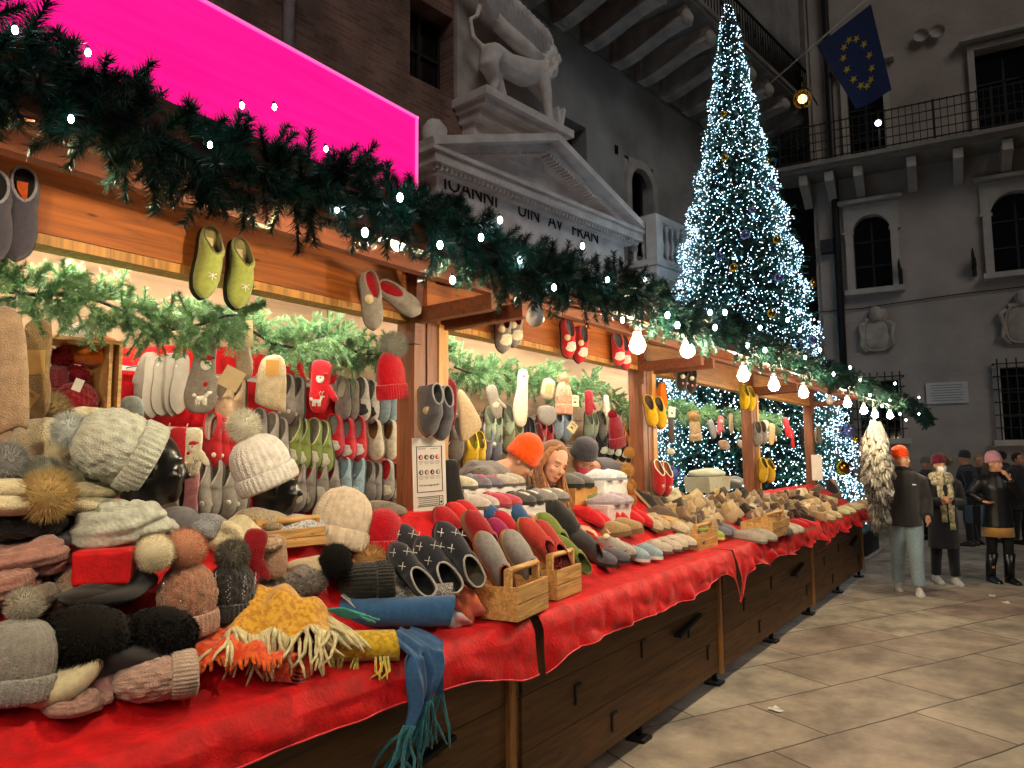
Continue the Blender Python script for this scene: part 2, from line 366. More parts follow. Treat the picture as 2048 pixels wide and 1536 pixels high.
while u < pu1: dn.box((u, -.69, 6.885), (.055, .10, .075)); dn.box((u+.02, -.81, 6.965), (.035, .02, .05)); u += .105
for sgn in (-1, 1):
    a = Vector((cu+sgn*(pu1-pu0)/2*.9, -.5, 7.17)); b = Vector((cu, -.5, pap-.27))
    nn = 30
    for i in range(1, nn): p = a.lerp(b, i/nn); dn.box(p+Vector((0, -.02, .02)), (.05, .22, .06))
put('dentil_moulding', dn, MARBLE, pt)
def text_mesh(s, size, ext=.006):
    cd = bpy.data.curves.new('txt', 'FONT'); cd.body = s; cd.size = size; cd.extrude = ext; cd.resolution_u = 2
    ob = bpy.data.objects.new('txt', cd); COL.objects.link(ob); dg = bpy.context.evaluated_depsgraph_get()
    me = bpy.data.meshes.new_from_object(ob.evaluated_get(dg)); bpy.data.objects.remove(ob); return me
def write(s, size, X, mat, parent, name='lettering', ext=.006):
    return put(name, text_mesh(s, size, ext), mat, parent, X)
for s, u in (('IOANNI', 9.14), ('UIN', 10.98), ('AV', 11.86), ('FRAN', 12.6)):
    write(s, .37, TR((u, -.508, 6.66), (90, 0, 0)), plain('1c1a1c', .8), pt, 'inscription')
# broken corner finial at the portal's left
mb = M(); mb.ball((8.95, -.5, 6.95), (.22, .2, .24), 8, 12, fn=lambda d: 1+.25*mnoise.noise(d*3)); put('finial', mb, MARBLE, palace)
# winged lion on its ledge
lion = thing('lion_statue', 'carved stone winged lion relief standing on a ledge above the portal', 'statue', WX @ Matrix.Translation((.98, -.05, .49)) @ Matrix.Diagonal((.85, 1, .9, 1)))
def remesh(o, vox, smooth=4):
    r = o.modifiers.new('r', 'REMESH'); r.mode = 'VOXEL'; r.voxel_size = vox; r.use_smooth_shade = True
    if smooth: sm = o.modifiers.new('s', 'SMOOTH'); sm.factor = .5; sm.iterations = smooth
    return o
mb = M(); X0 = 10.45
mb.box((11.85, -.35, 8.28), (2.9, .9, .16)); mb.box((11.85, -.3, 8.15), (2.7, .75, .12)); mb.box((11.85, -.2, 8.02), (2.5, .55, .2)); mb.box((11.85, -.1, 7.72), (2.3, .3, .5))
put('ledge', mb, MARBLE, lion)
mb = M(); mb.box((11.9, .0, 9.6), (2.9, .08, 2.6)); put('back_panel', mb, stone('b3a9a4', 2.5), lion)
lb = M()
def T3(pts, rad): lb.tube([Vector(p) for p in pts], rad, 10)
T3([(11.0, -.4, 9.35), (11.5, -.42, 9.3), (12.1, -.42, 9.38), (12.45, -.42, 9.5)], [.27, .25, .30, .27])
T3([(12.4, -.42, 9.5), (12.62, -.45, 9.8), (12.72, -.5, 10.0)], [.25, .22, .2]); lb.ball((12.8, -.52, 10.02), (.24, .2, .24)); lb.ball((13.0, -.55, 9.95), (.13, .12, .11))
T3([(12.5, -.55, 9.45), (12.6, -.6, 9.05), (12.68, -.6, 8.5), (12.8, -.62, 8.40)], [.17, .12, .085, .10])
T3([(12.4, -.3, 9.4), (12.9, -.36, 9.1), (13.02, -.4, 8.72), (13.12, -.42, 8.7)], [.15, .12, .09, .1])
T3([(10.95, -.5, 9.35), (10.8, -.52, 9.0), (11.05, -.5, 8.75), (10.9, -.5, 8.42), (11.1, -.52, 8.39)], [.24, .2, .12, .08, .09])
T3([(11.05, -.3, 9.3), (11.3, -.3, 8.95), (11.5, -.3, 8.7), (11.42, -.3, 8.42), (11.6, -.32, 8.39)], [.2, .16, .11, .08, .09])
T3([(10.78, -.4, 9.4), (10.5, -.4, 9.5), (10.42, -.4, 9.85), (10.62, -.4, 10.0), (10.72, -.4, 10.3)], [.07, .06, .05, .05, .07])
remesh(put('lion_body', lb, MARBLE, lion), .035)
mb = M()
rr = random.Random(3)
for i in range(80):
    a = rr.uniform(-2.4, 1.6); r0 = rr.uniform(.12, .34); p = Vector((12.66+r0*math.cos(a), -.5-rr.uniform(0, .16), 9.86+r0*1.25*math.sin(a)))
    mb.tube([p, p+Vector((rr.uniform(-.08, .05), -.03, -.1)), p+Vector((rr.uniform(-.08, .05), 0, -.2))], [.05, .045, .015], 5)
put('mane', mb, MARBLE, lion)
wg = M()
for row in range(4):
    for i in range(12):
        t = i/11; a0 = Vector((12.55-1.55*t+.02*row, -.50-.05*row, 9.72+.30*t+.12*row)); ln = (1.5-.34*row)*(.8+.3*t); d = Vector((-.55-.22*t, -.02, .80-.1*t)).normalized()
        wg.tube([a0, a0+d*ln*.35+Vector((0, -.03, 0)), a0+d*ln*.8, a0+d*ln], [.09, .12, .11, .04], 7, flat=.45)
wg.tube([(12.6, -.5, 9.75), (11.9, -.55, 9.80), (11.2, -.5, 10.0), (10.8, -.45, 10.5)], [.14, .17, .15, .08], 9)
put('wing', wg, MARBLE, lion)
mb = M(); mb.box((13.12, -.45, 8.62), (.08, .42, .52), Matrix.Rotation(R_(14), 3, 'Y')); mb.box((13.0, -.45, 8.6), (.06, .4, .5), Matrix.Rotation(R_(-10), 3, 'Y')); put('book', mb, MARBLE, lion)
# small balustraded balcony under the arched window
mb = M(); mb.box((17.1, -.55, 6.2), (3.0, 1.2, .22)); mb.box((17.1, -1.05, 7.38), (3.05, .24, .14)); mb.box((17.1, -1.05, 6.42), (3.0, .24, .16))
for u in (15.7, 17.1, 18.5): mb.box((u, -1.05, 6.9), (.26, .26, .82))
mb.box((15.7, -.55, 7.38), (.22, .8, .14)); mb.box((15.7, -.55, 6.42), (.22, .8, .14))
for u in (16.0, 18.2): mb.box((u, -.4, 5.85), (.3, .8, .48))
bal = put('balcony', mb, MARBLE, palace, Matrix.Translation((-.85, 0, -.55)))
def baluster(mbx, x, y, z0, h, r=.07): mbx.lathe([(r*.9, 0), (r*.9, .05*h), (r*.5, .12*h), (r*1.05, .35*h), (r*.9, .45*h), (r*.5, .6*h), (r*.45, .8*h), (r*.8, .93*h), (r*.9, h)], 10, (x, y, z0))
bm0 = M(); baluster(bm0, 0, 0, 0, .82); bme = bm0.mesh('baluster')
for u in [15.98+.24*i for i in range(5)]+[17.36+.24*i for i in range(5)]: put('baluster', bme, MARBLE, bal, TR((u, -1.05, 6.5)))
for y in (-.8, -.55, -.3): put('baluster', bme, MARBLE, bal, TR((15.7, y, 6.5)))
# upper balcony: solid scrolled corbels, slab edge, iron railing
mb = M(); mb.box((17.6, -1.05, 11.45), (13.5, 2.1, .16)); mb.box((17.6, -.02, 10.68), (13.5, .14, .08)); mb.box((17.6, -2.1, 11.5), (13.6, .12, .1))
ub = put('upper_balcony', mb, DARKST, palace)
cb = M(); pr = [(-1.95*i/16, 10.72+.34*smo_(.08, .92, i/16)) for i in range(17)]
cb.prism(pr+[(-1.95, 11.36), (-.0, 11.36)], -.13, .13, axis='x'); rows = [[Vector((-.19, y, z-.05)), Vector((.19, y, z-.05)), Vector((.19, y, z+.05)), Vector((-.19, y, z+.05))] for y, z in pr]; cb.grid(rows, False, closed_v=True)
cb.ball((0, -1.92, 11.12), (.21, .13, .16), 8, 12, fn=lambda d: 1+.2*mnoise.noise(d*4)); cb.ball((0, -1.82, 11.28), (.19, .16, .1), 6, 10); cb.box((0, -.16, 11.0), (.34, .06, .6))
cme = cb.mesh('corbel')
for i in range(11): put('corbel', cme, stone('a39a94', 2.5, .3, .03), ub, TR((10.66+1.08*i, 0, 0)))
mb = M()
for zz in (11.6, 12.5): mb.box((17.6, -2.08, zz), (13.5, .05, .04))
for i in range(90): mb.box((10.9+.15*i, -2.08, 12.05), (.022, .022, .9))
for i in range(30): mb.ball((11+.45*i, -2.08, 12.1), (.1, .02, .12), 5, 8)
put('railing', mb, IRON, ub)
mb = M(); mb.bar((18.55, -.05, 7.95), (18.55, -1.1, 7.95), .05, .05); mb.bar((18.55, -.05, 7.35), (18.55, -.05, 8.1), .06, .06); mb.tube([(18.55, -.08, 7.4), (18.55, -.4, 7.5), (18.55, -.7, 7.9)], .025, 6); put('iron_bracket', mb, IRON, palace)

# ------------------------------------------------------------------ right palace
FA = -84.7; FO = Vector((20, 3.6, 0)); FX = Matrix.Translation(FO) @ Matrix.Rotation(R_(FA), 4, 'Z')
PALE = stone('a0968f', .9, .2, .02); pale_trim = stone('aaa39c', 3, .12, .012)
hall = thing('plastered_palace', 'pale plastered palace closing the square, with balcony, arched windows and stone coats of arms', 'building', FX)
holes = [(.30, 1.15, 5.80, 7.7), (3.25, 4.25, 5.85, 7.75), (.34, 1.17, 8.98, 11.35), (3.15, 4.3, 8.98, 11.3), (3.2, 4.2, 2.0, 3.65), (.25, 1.12, 2.08, 3.5), (6.2, 7.1, 5.8, 7.7), (6.2, 7.2, 9, 11.3), (6.2, 7.2, 2, 3.65)]
wb = M(); wall_with_holes(wb, -.5, 12, 0, 17, holes, .35); put('wall', wb, PALE, hall)
put('side_wall', M().box((-.55, 5, 8.5), (.1, 9.9, 17)), PALE, hall)
put('plinth', M().box((5.7, -.06, .8), (12.4, .12, 1.6)), stone('8d8279', 1.5, .2), hall)
def surround(mbx, a, b, c, d, w, y=-.05, sill=True, hood=False):
    for x in (a-w/2, b+w/2): mbx.box((x, y/2-.02, (c+d)/2), (w, abs(y)+.08, d-c))
    if not sill is False: mbx.box(((a+b)/2, y-.04, c-.07), (b-a+2*w+.14, .3, .13))
    if hood: mbx.box(((a+b)/2, y/2-.02, d+w/2), (b-a+2*w, abs(y)+.08, w)); mbx.box(((a+b)/2, y-.08, d+w+.1), (b-a+2*w+.3, .36, .1))
for (a, b, c, d) in holes:
    arched = 5.7 < c < 5.9; w = put('window', M().box(((a+b)/2, .26, (c+d)/2), (b-a-.01, .03, d-c-.01)), BLACKGL, hall); mb = M()
    if arched:
        r = (b-a)/2; zs = d-r; surround(mb, a, b, c, zs, .17)
        ap = arch_pts(a, b, zs, 14)
        for i in range(14):
            (p, q), (s_, t) = ap[i], ap[i+1]; mb.add([(p, -.055, q), (s_, -.055, t), (s_, -.055, d+.28), (p, -.055, d+.28)], [(0, 1, 2, 3)]); mb.add([(p, -.055, q), (p, .2, q), (s_, .2, t), (s_, -.055, t)], [(0, 1, 2, 3)])
        for x in (a-.1, b+.1): mb.box((x, -.025, (zs+d+.28)/2), (.2-.004, .06, d+.28-zs)); mb.box((x, -.06, zs), (.26, .12, .06))
        mb.box(((a+b)/2, -.1, d+.34), (b-a+.6, .3, .09))
    else: surround(mb, a, b, c, d, .14, hood=c > 8 or False)
    put('window_surround', mb, pale_trim, w)
    fr = M()
    fr.box(((a+b)/2, .22, (c+d)/2), (.05, .04, d-c-.02))
    for k in (1, 2): fr.box(((a+b)/2, .22, c+(d-c)*k/3), (b-a-.02, .04, .04))
    put('window_frame', fr, plain('191c22', .5), w)
    if c < 3:
        gr = M(); n_ = 6
        for k in range(n_+1): gr.box((a-.05+(b-a+.1)*k/n_, -.16, (c+d)/2+.05), (.028, .028, d-c+.3))
        for k in range(7):
            z = c-.02+(d-c+.1)*k/6; gr.box(((a+b)/2, -.16, z), (b-a+.3, .024, .024))
            for x in (a-.12, b+.12): gr.box((x, -.08, z), (.03, .2, .03))
        put('window_grille', gr, IRON, w)
mb = M(); mb.box((5.4, -.55, 8.87), (13.4, 1.2, .10)); mb.box((5.4, -.5, 8.78), (13.2, 1.0, .08)); hb = put('balcony', mb, stone('857e78', 3, .15, .012), hall)
cb = M(); rows = []
for i in range(11):
    t = i/10; rows.append([Vector((-.1, -.92*t, 8.1+.35*t*t+.12*math.sin(PI*t))), Vector((.1, -.92*t, 8.1+.35*t*t+.12*math.sin(PI*t))), Vector((.1, -.92*t, 8.69)), Vector((-.1, -.92*t, 8.69))])
cb.grid(rows, False, closed_v=True); cb.add(rows[-1], [(0, 1, 2, 3)]); cme = cb.mesh('corbel')
for u in (-.7, -.1, .55, 1.7, 2.65, 3.6, 4.6, 5.6, 6.6): put('corbel', cme, pale_trim, hb, TR((u, 0, 0)))
mb = M()
for z in (8.99, 9.2, 9.42, 9.64, 9.86): mb.box((5.4, -1.08, z), (13.3, .022, .03 if z in (8.99, 9.86) else .018))
for i in range(94): mb.box((-1.2+.142*i, -1.08, 9.42), (.05 if i % 8 == 0 else .016, .05 if i % 8 == 0 else .016, .95))
put('railing', mb, IRON, hb)
put('drainpipe', M().tube([(-.06, -.12, 17), (-.06, -.12, 1.2)], .09, 10), plain('1b1a1c', .5), hall)
mb = M(); mb.box((-.3, -.1, 7.0), (.3, .25, .34)); put('junction_box', mb, plain('26262a', .6), hall)
def relief(u, z, w, h, mt, plain_=False):
    mb = M(); n = 26
    out = [(u+w/2*math.copysign(abs(math.cos(a))**.6, math.cos(a)), z+h/2*(math.copysign(abs(math.sin(a))**.75, math.sin(a)))-.03*h*math.cos(2*a)) for a in [2*PI*i/n for i in range(n)]]
    mb.X = Matrix.Translation((0, -.03, 0)); mb.pillow(out, .14); ring = [Vector((x, -.05, zz)) for x, zz in out]; mb.tube(ring+[ring[0]], .035, 6)
    for sx in (-1, 1):
        mb.tube([(u+sx*w*.45, -.05, z+h*.4), (u+sx*w*.62, -.07, z+h*.3), (u+sx*w*.55, -.06, z), (u+sx*w*.6, -.06, z-h*.3), (u+sx*w*.4, -.05, z-h*.5)], [.05, .07, .045, .06, .03], 7)
    mb.ball((u, -.07, z+h*.66), (.17, .12, .2), 8, 12); mb.ball((u+.16, -.05, z+h*.62), (.12, .08, .16), 6, 8); mb.box((u, -.04, z+h*.5), (w*.8, .1, .08))
    return mb
put('coat_of_arms', relief(.72, 4.62, .6, .8, 0), stone('a2988d', 4, .3, .03), hall)
put('coat_of_arms', relief(3.75, 4.62, .75, .9, 0), stone('a2988d', 4, .3, .03), hall)
for u in (2.08, 2.43): put('roundel', M().lathe([(.0, 0), (.12, .02), (.17, .05), (.17, .09)][::-1], 8, (0, 0, 0)), pale_trim, hall, TR((u, -.09, 11.97), (90, 0, 0)))
pq = put('plaque', M().box((2.13, -.03, 3.13), (.86, .05, .50)), stone('c6c4c2', 5, .06, .004), hall)
mb = M()
for i in range(7): mb.box((2.13, -.058, 3.31-.06*i), (.66-.1*(i % 3 == 2), .006, .014))
put('text_line', mb, plain('77757a', .8), pq)
for u, z in ((1.32, 6.0), (2.85, 6.05)):
    mb = M(); mb.box((u, -.06, z), (.09, .12, .42)); mb.box((u-.01, -.16, z+.1), (.07, .2, .16)); mb.tube([(u, -.2, z), (u-.02, -.24, z+.28), (u-.02, -.24, z+.42)], [.06, .04, .015], 6); put('torch_holder', mb, IRON, hall)
mb = M(); mb.tube([(-1.2, -.05, 5.35), (.4, -.05, 5.33), (1.1, -.05, 5.38), (2.5, -.05, 5.45), (5, -.05, 5.5), (9, -.05, 5.5)], .014, 5); put('cable', mb, IRON, hall)
# spotlight clipped to the balcony rail
mb = M(); mb.tube([(1.07, -1.12, 9.62), (1.07, -1.28, 9.52)], [.05, .09], 12); mb.box((1.07, -1.1, 9.7), (.04, .06, .16)); sp = put('spotlight', mb, IRON, None, FX); tag(sp, 'small round spotlight shining from the balcony rail below the flag', 'spotlight')
o = put('lens', M().ball((1.07, -1.30, 9.5), (.07, .05, .07), 8, 12), glow('eef2ff', 8), sp)
# flag on a slanting pole
flagT = thing('flag', 'blue flag with a ring of gold stars hanging from a slanting white pole', 'flag')
pb = PX(1545, 162, 17.6); ptp = PX(1755, -20, 16.4)
put('pole', M().tube([pb-(ptp-pb)*.02, ptp+(ptp-pb)*.1], .022, 8), plain('c9c6c0', .4), flagT)
cor = [PX(1634, 92, 17.1), PX(1742, 8, 16.5), PX(1783, 182, 16.55), PX(1712, 220, 16.9)]   # hoist low, hoist high, fly high, fly low
def flag_pt(s, t, off=0):
    a = cor[0].lerp(cor[1], s); b = cor[3].lerp(cor[2], s); p = a.lerp(b, t); w = .055*math.sin(6*s+2.2*t)*t
    p += Vector((-1, -.2, 0))*(w+off)+Vector((0, .14*math.sin(PI*t)*(1-s)*.0, 0)); return p
mb = M(); mb.grid([[flag_pt(i/22, j/16) for j in range(17)] for i in range(23)], True); mb.grid([[flag_pt(i/22, j/16, -.006) for j in range(17)] for i in range(23)][::-1], True)
put('cloth', mb, felt('12295e'), flagT)
for k in range(12):
    a = 2*PI*k/12; sc, tc_ = .5+.25*math.cos(a), .5+.30*math.sin(a); c = flag_pt(sc, tc_, .012); e1 = (flag_pt(sc+.03, tc_, .012)-c); e2 = (flag_pt(sc, tc_+.03, .012)-c)
    e1.normalize(); e2 = (e2-e1*e1.dot(e2)).normalized(); r = .095; vs_ = []
    for i in range(10): an = PI/2+PI*i/5; q = r if i % 2 == 0 else r*.4; vs_.append(c+e1*(q*math.cos(an+.4))+e2*(q*math.sin(an+.4)))
    put('star', M().add([c]+vs_, [(0, 1+i, 1+(i+1) % 10) for i in range(10)]), plain('d9b82e', .7), flagT)
# wall lantern in the gap between the two palaces
lt = PX(1605, 198, 17.2); lant = thing('wall_lantern', 'lit round wire street lantern glowing warm beside the drainpipe', 'lantern', TR(lt))
mb = M()
for k in range(6):
    a = PI*k/6; mb.tube([Vector((.2*math.sin(t)*math.cos(a), .2*math.sin(t)*math.sin(a), .22*math.cos(t))) for t in [2*PI*i/16 for i in range(17)]], .008, 4)
mb.tube([(0, 0, .22), (0, 0, .4), (.6, 0, .5), (1.6, 0, .5)], .02, 6); put('cage', mb, plain('7a6128', .4, metal=.8), lant)
put('bulb', M().ball((0, 0, 0), .1, 8, 12), glow('ffc36a', 6), lant)
# dark house across the alley closes the view between the palaces
fh = thing('alley_house', 'dark house front in the alley between the two palaces', 'building', TR((30, 5.5, 0)))
wb = M(); wall_with_holes(wb, -9, 9, 0, 22, [(-4, -3, 5, 7.5), (-4, -3, 10, 12.5), (-1, 0, 5, 7.5), (-1, 0, 10, 12.5), (2, 3, 10, 12.5)]); put('wall', wb, DARKST, fh, Matrix.Rotation(R_(-90), 4, 'Z'))
# ------------------------------------------------------------------ the row of market stalls
FY, CE = 2.6, 1.9                      # stall front (posts, beam) and counter edge
BND = [-1.7, 2.91, 5.66, 8.58, 11.5]
WALLY = 3.3
BEAMW = wood('a85d20', 0, .7, .6); POSTW = wood('7c4a2b', 2, .8, .5); POSTL = wood('c08a45', 2, .8, .45); PANELW = wood('573816', 0, .55, .6, .38); DARKW = wood('6d3b22', 0, .8, .5)
PALEB = wood('b8864f', 0, .6, .5); TAUPE = wood('927759', 0, .35, .7, .12, False); RED = velvet('c00f14'); TAPW = wood('c99a5b', 0, 1.2, .5)
LED = glow('fff4e2', 9.0); LED2 = glow('fff1dc', 105.0)
def stall(i):
    a, b = BND[i], BND[i+1]; T = thing('market_stall', ['wooden market stall nearest the camera, with the lit pink sign above its roof', 'wooden market stall with three people leaning over its goods', 'wooden market stall with the fair tree showing through between yellow and grey slippers', 'far end wooden market stall of the row, before the lit tree'][i], 'market stall', TR((a, FY, 0)), 'market stalls in a row')
    w = b-a; X = Matrix.Translation((-a, -FY, 0))
    def pt(name, mb, mat): return put(name, mb, mat, T, X)
    mb = M(); mb.box(((a+b)/2, FY, 2.605), (w-.05, .045, .30)); pt('front_beam', mb, BEAMW if i < 2 else wood('a5713f', 0, .7, .5))
    mb = M(); mb.box(((a+b)/2, FY+.03, 2.435), (w-.05, .10, .035)); pt('beam_trim', mb, POSTL)
    for k, x in enumerate((a+.05, b-.05)):
        mb = M(); mb.box((x, FY+.02, 1.3), (.085, .12, 2.42)); pt('post', mb, POSTW)
    mb = M(); mb.box((a+.13, FY-.025, 1.72), (.075, .05, 1.42)); mb.ball((a+.13, FY-.052, 1.95), .008, 5, 8); pt('post_plank', mb, POSTL)
    # roof with rafters, eave board
    mb = M(); e0, e1 = Vector((0, 1.42, 2.40)), Vector((0, 3.6, 3.02))
    mb.add([(a+.01, e0.y, e0.z), (b-.01, e0.y, e0.z), (b-.01, e1.y, e1.z), (a+.01, e1.y, e1.z), (a+.01, e0.y, e0.z+.05), (b-.01, e0.y, e0.z+.05), (b-.01, e1.y, e1.z+.05), (a+.01, e1.y, e1.z+.05)], [(3, 2, 1, 0), (4, 5, 6, 7), (0, 1, 5, 4), (1, 2, 6, 5), (2, 3, 7, 6), (3, 0, 4, 7)])
    roof = pt('roof', mb, wood('c3a585', 1, .5, .7, .12, False) if i < 2 else wood('a67a55', 1, .6, .6))
    mb = M(); mb.box(((a+b)/2, 1.405, 2.385), (w-.02, .03, .12)); pt('eave_board', mb, DARKW)
    mb = M(); mb.box(((a+b)/2, 2.06, 2.52), (w-.02, .05, .06))
    for x in (a+.12, (a+b)/2, b-.12): mb.bar((x, 1.46, 2.372), (x, 3.5, 2.945), .05, .06)
    put('rafter', mb, DARKW, roof)
    for x in (a+.16, b-.10): pt('bracket', M().bar((x, FY-.03, 2.44), (x, 2.04, 2.455), .055, .075), DARKW)
    pt('upright', M().bar((b-.10, FY-.04, 2.3), (b-.10, 2.54, 2.75), .05, .06), DARKW)
    if i < 2:
        mb = M(); mb.box(((a+b+1.25*i)/2, WALLY+.05, 1.5), (w-.01+1.25*i, .04, 3.0)); pt('back_wall', mb, TAUPE)
    # counter: boards, planks, battens, jack legs
    cn = M(); cn.box(((a+b)/2, (CE+.06+FY)/2, .965), (w-.02, FY-CE-.06, .03)); ct = pt('counter', cn, PANELW)
    for k, (z0, z1) in enumerate(((.12, .36), (.365, .615), (.62, .945))):
        mb = M(); mb.box(((a+b)/2, 2.0-.002*k, (z0+z1)/2), (w-.03, .024, z1-z0)); put('panel_board', mb, PANELW, ct)
    mb = M()
    for x in (b-.09,): mb.box((x, 1.975, .52), (.05, .022, .84))
    put('batten', mb, wood('8d602f', 2, .8, .55), ct)
    for x, z in ((a+.5, .5), (a+1.3, .56), (b-.7, .53), (b-.35, .3), (a+.9, .25)): mb = M(); mb.box((x, 1.982, z), (.016, .012, .1)); mb.box((x+.032, 1.982, z+.043), (.05, .012, .016)); put('hook', mb, IRON, ct)
    mb = M(); mb.bar((b-.5, 1.98, .60), (b-.95, 1.96, .54), .05, .02); put('shadow_strip', mb, plain('0d0b09', .8), ct)  # dark strip standing in for the diagonal shadow cast across the boards
    for x in (b-.05, (a+b)/2): mb = M(); mb.tube([(x, 2.05, .14), (x, 2.05, .03)], .022, 8); mb.box((x, 2.05, .012), (.12, .12, .02)); put('leg', mb, IRON, ct)
    # lit strip lamp behind the beam
    lp = M(); lp.box(((a+b)/2, 2.96, 2.585), (w-.5, .07, .035)); lm = pt('strip_lamp', lp, plain('dcdcd4', .5))
    put('lit_tube', M().tube([(a+.27, 2.96, 2.55), (b-.27, 2.96, 2.55)], .02, 10), LED, lm)
    lp = M(); lp.box(((a+b)/2, FY+.09, 2.50), (w-.5, .05, .03)); lm = pt('strip_lamp', lp, plain('dcdcd4', .5))
    put('lit_tube', M().tube([(a+.27, FY+.09, 2.47), (b-.27, FY+.09, 2.47)], .016, 10), LED2, lm)
    return T
stalls = [stall(i) for i in range(4)]
# red backcloth of the first two stalls
rr = random.Random(11)
def cloth_wall(a, b, ztop, zbot, y, name, label, mat, amp=.02):
    rows = []
    for i in range(15):
        t = i/14; row = []
        for j in range(61):
            x = a+(b-a)*j/60; zt = ztop(x); row.append(Vector((x, y+amp*(math.sin(9*x+1.3*t)+.6*math.sin(23*x))*(.3+t), zt+(zbot-zt)*t)))
        rows.append(row)
    o = put(name, M().grid(rows), mat); return tag(o, label, 'cloth')
cloth_wall(1.62, 3.6, lambda x: 2.18+.09*math.sin((x-1.6)*1.9)+(.02 if x < 2.3 else -.05*(x-2.3)), .9, WALLY-.03, 'backcloth', 'red velvet cloth hung behind the rows of slippers in the nearest stall', RED)
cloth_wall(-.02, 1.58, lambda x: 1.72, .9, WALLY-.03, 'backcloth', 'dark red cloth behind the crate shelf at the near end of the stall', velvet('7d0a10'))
# velvet table covers: sloping top, rolled edge, hanging front with folds
def table_cover(a, b, label, bot, seed, top=1.43, amp=1.0):
    r = random.Random(seed); ph = [r.uniform(0, 6) for _ in range(6)]; n = int((b-a)*46); rows = []
    pr = ([(2.62, 1.47), (2.46, 1.455), (2.40, 1.40), (2.2, 1.18), (2.05, 1.016), (1.99, 1.004), (1.93, 1.003), (1.89, .993), (1.875, .955)] if a < 0 else [(2.62, top), (2.5, 1.22), (2.3, 1.106), (2.13, 1.010), (2.03, 1.004), (1.93, 1.003), (1.89, .993), (1.875, .955)] if a > 5 else [(2.62, top), (2.5, 1.342), (2.3, 1.162), (2.13, 1.015), (2.03, 1.004), (1.93, 1.003), (1.89, .993), (1.875, .955)])
    for j in range(n+1):
        x = a+(b-a)*j/n; row = [Vector((x, y+.004*math.sin(31*x+i), z+.004*math.sin(17*x+2*i))) for i, (y, z) in enumerate(pr)]
        zb = bot(x)
        for k in range(1, 11):
            t = k/10; f = (.022*math.sin(6*x+ph[0]+3.2*t)+.020*math.sin(14*x+ph[1]-4*t)+.010*math.sin(29*x+ph[2]+2*t))*t**.7*amp
            z = .955+(zb-.955)*t+.006*math.sin(13*x+ph[3])*t*amp; row.append(Vector((x+.01*math.sin(21*x+ph[4])*t, 1.868-.012*t-abs(f)*1.2+f*.3, z)))
        rows.append(row)
    o = put('table_cover', M().grid(rows), RED)
    hem = put('hem', M().tube([r_[-1]+Vector((0, -.002, 0)) for r_ in rows], .0035, 5), plain('d8404a', .4), o)
    return tag(o, label, 'cloth', 'red velvet covers along the counters')
bump1 = lambda x, c, w, d: d*math.exp(-((x-c)/w)**2)
table_cover(-1.7, 2.86, 'red velvet cover of the nearest counter, under the scarves and wool hats', lambda x: .86-bump1(x, 2.86, .35, .10)-.01*math.sin(3*x), 1, amp=.35)
table_cover(2.93, 5.62, 'red velvet cover of the second counter, hanging in loose folds below the row of slippers', lambda x: .80-bump1(x, 2.93, .14, .06)-bump1(x, 5.62, .10, .16)+bump1(x, 5.3, .3, .06), 2, amp=.6)
table_cover(5.66, 8.52, 'red crushed velvet cover of the third counter with a corner hanging low', lambda x: .82-bump1(x, 5.66, .12, .20)-.02*math.sin(9*x), 3, 1.29)
table_cover(8.56, 11.62, 'red crushed velvet cover of the farthest counter, ending beside the grey gloves', lambda x: .82-.02*math.sin(8*x)-bump1(x, 8.56, .12, .08), 4, 1.29)
# glowing pink sign on the first stall's roof
sg = thing('lit_sign', 'blank glowing magenta acrylic panel standing on the roof of the nearest stall', 'lit sign', TR((1.2, FY, 2.7)))
def mat_pink():
    m, nt, b = nmat('magenta_acrylic'); b.inputs['Base Color'].default_value = (.7, .02, .2, 1); b.inputs['Roughness'].default_value = .25
    tc = N(nt, 'ShaderNodeTexCoord'); mp = N(nt, 'ShaderNodeMapping'); mp.inputs['Scale'].default_value = (.6, 1, 9); L(nt, tc, 'Object', mp, 'Vector')
    n = N(nt, 'ShaderNodeTexNoise'); n.inputs['Scale'].default_value = 3; n.inputs['Detail'].default_value = 3; L(nt, mp, 'Vector', n, 'Vector')
    cr = N(nt, 'ShaderNodeValToRGB'); cr.color_ramp.elements[0].color = (1, 0, .19, 1); cr.color_ramp.elements[1].color = (1, .012, .30, 1); L(nt, n, 'Fac', cr, 'Fac')
    L(nt, cr, 'Color', b, 'Emission Color'); b.inputs['Emission Strength'].default_value = 1.0; return m
put('panel', M().box((0, 0, .42), (3.3, .03, .82)), mat_pink(), sg)
mb = M(); mb.box((0, -.003, .835), (3.32, .045, .012)); mb.box((1.652, -.003, .42), (.012, .045, .84)); put('edge_strip', mb, glow('ff4fae', 1.0), sg)

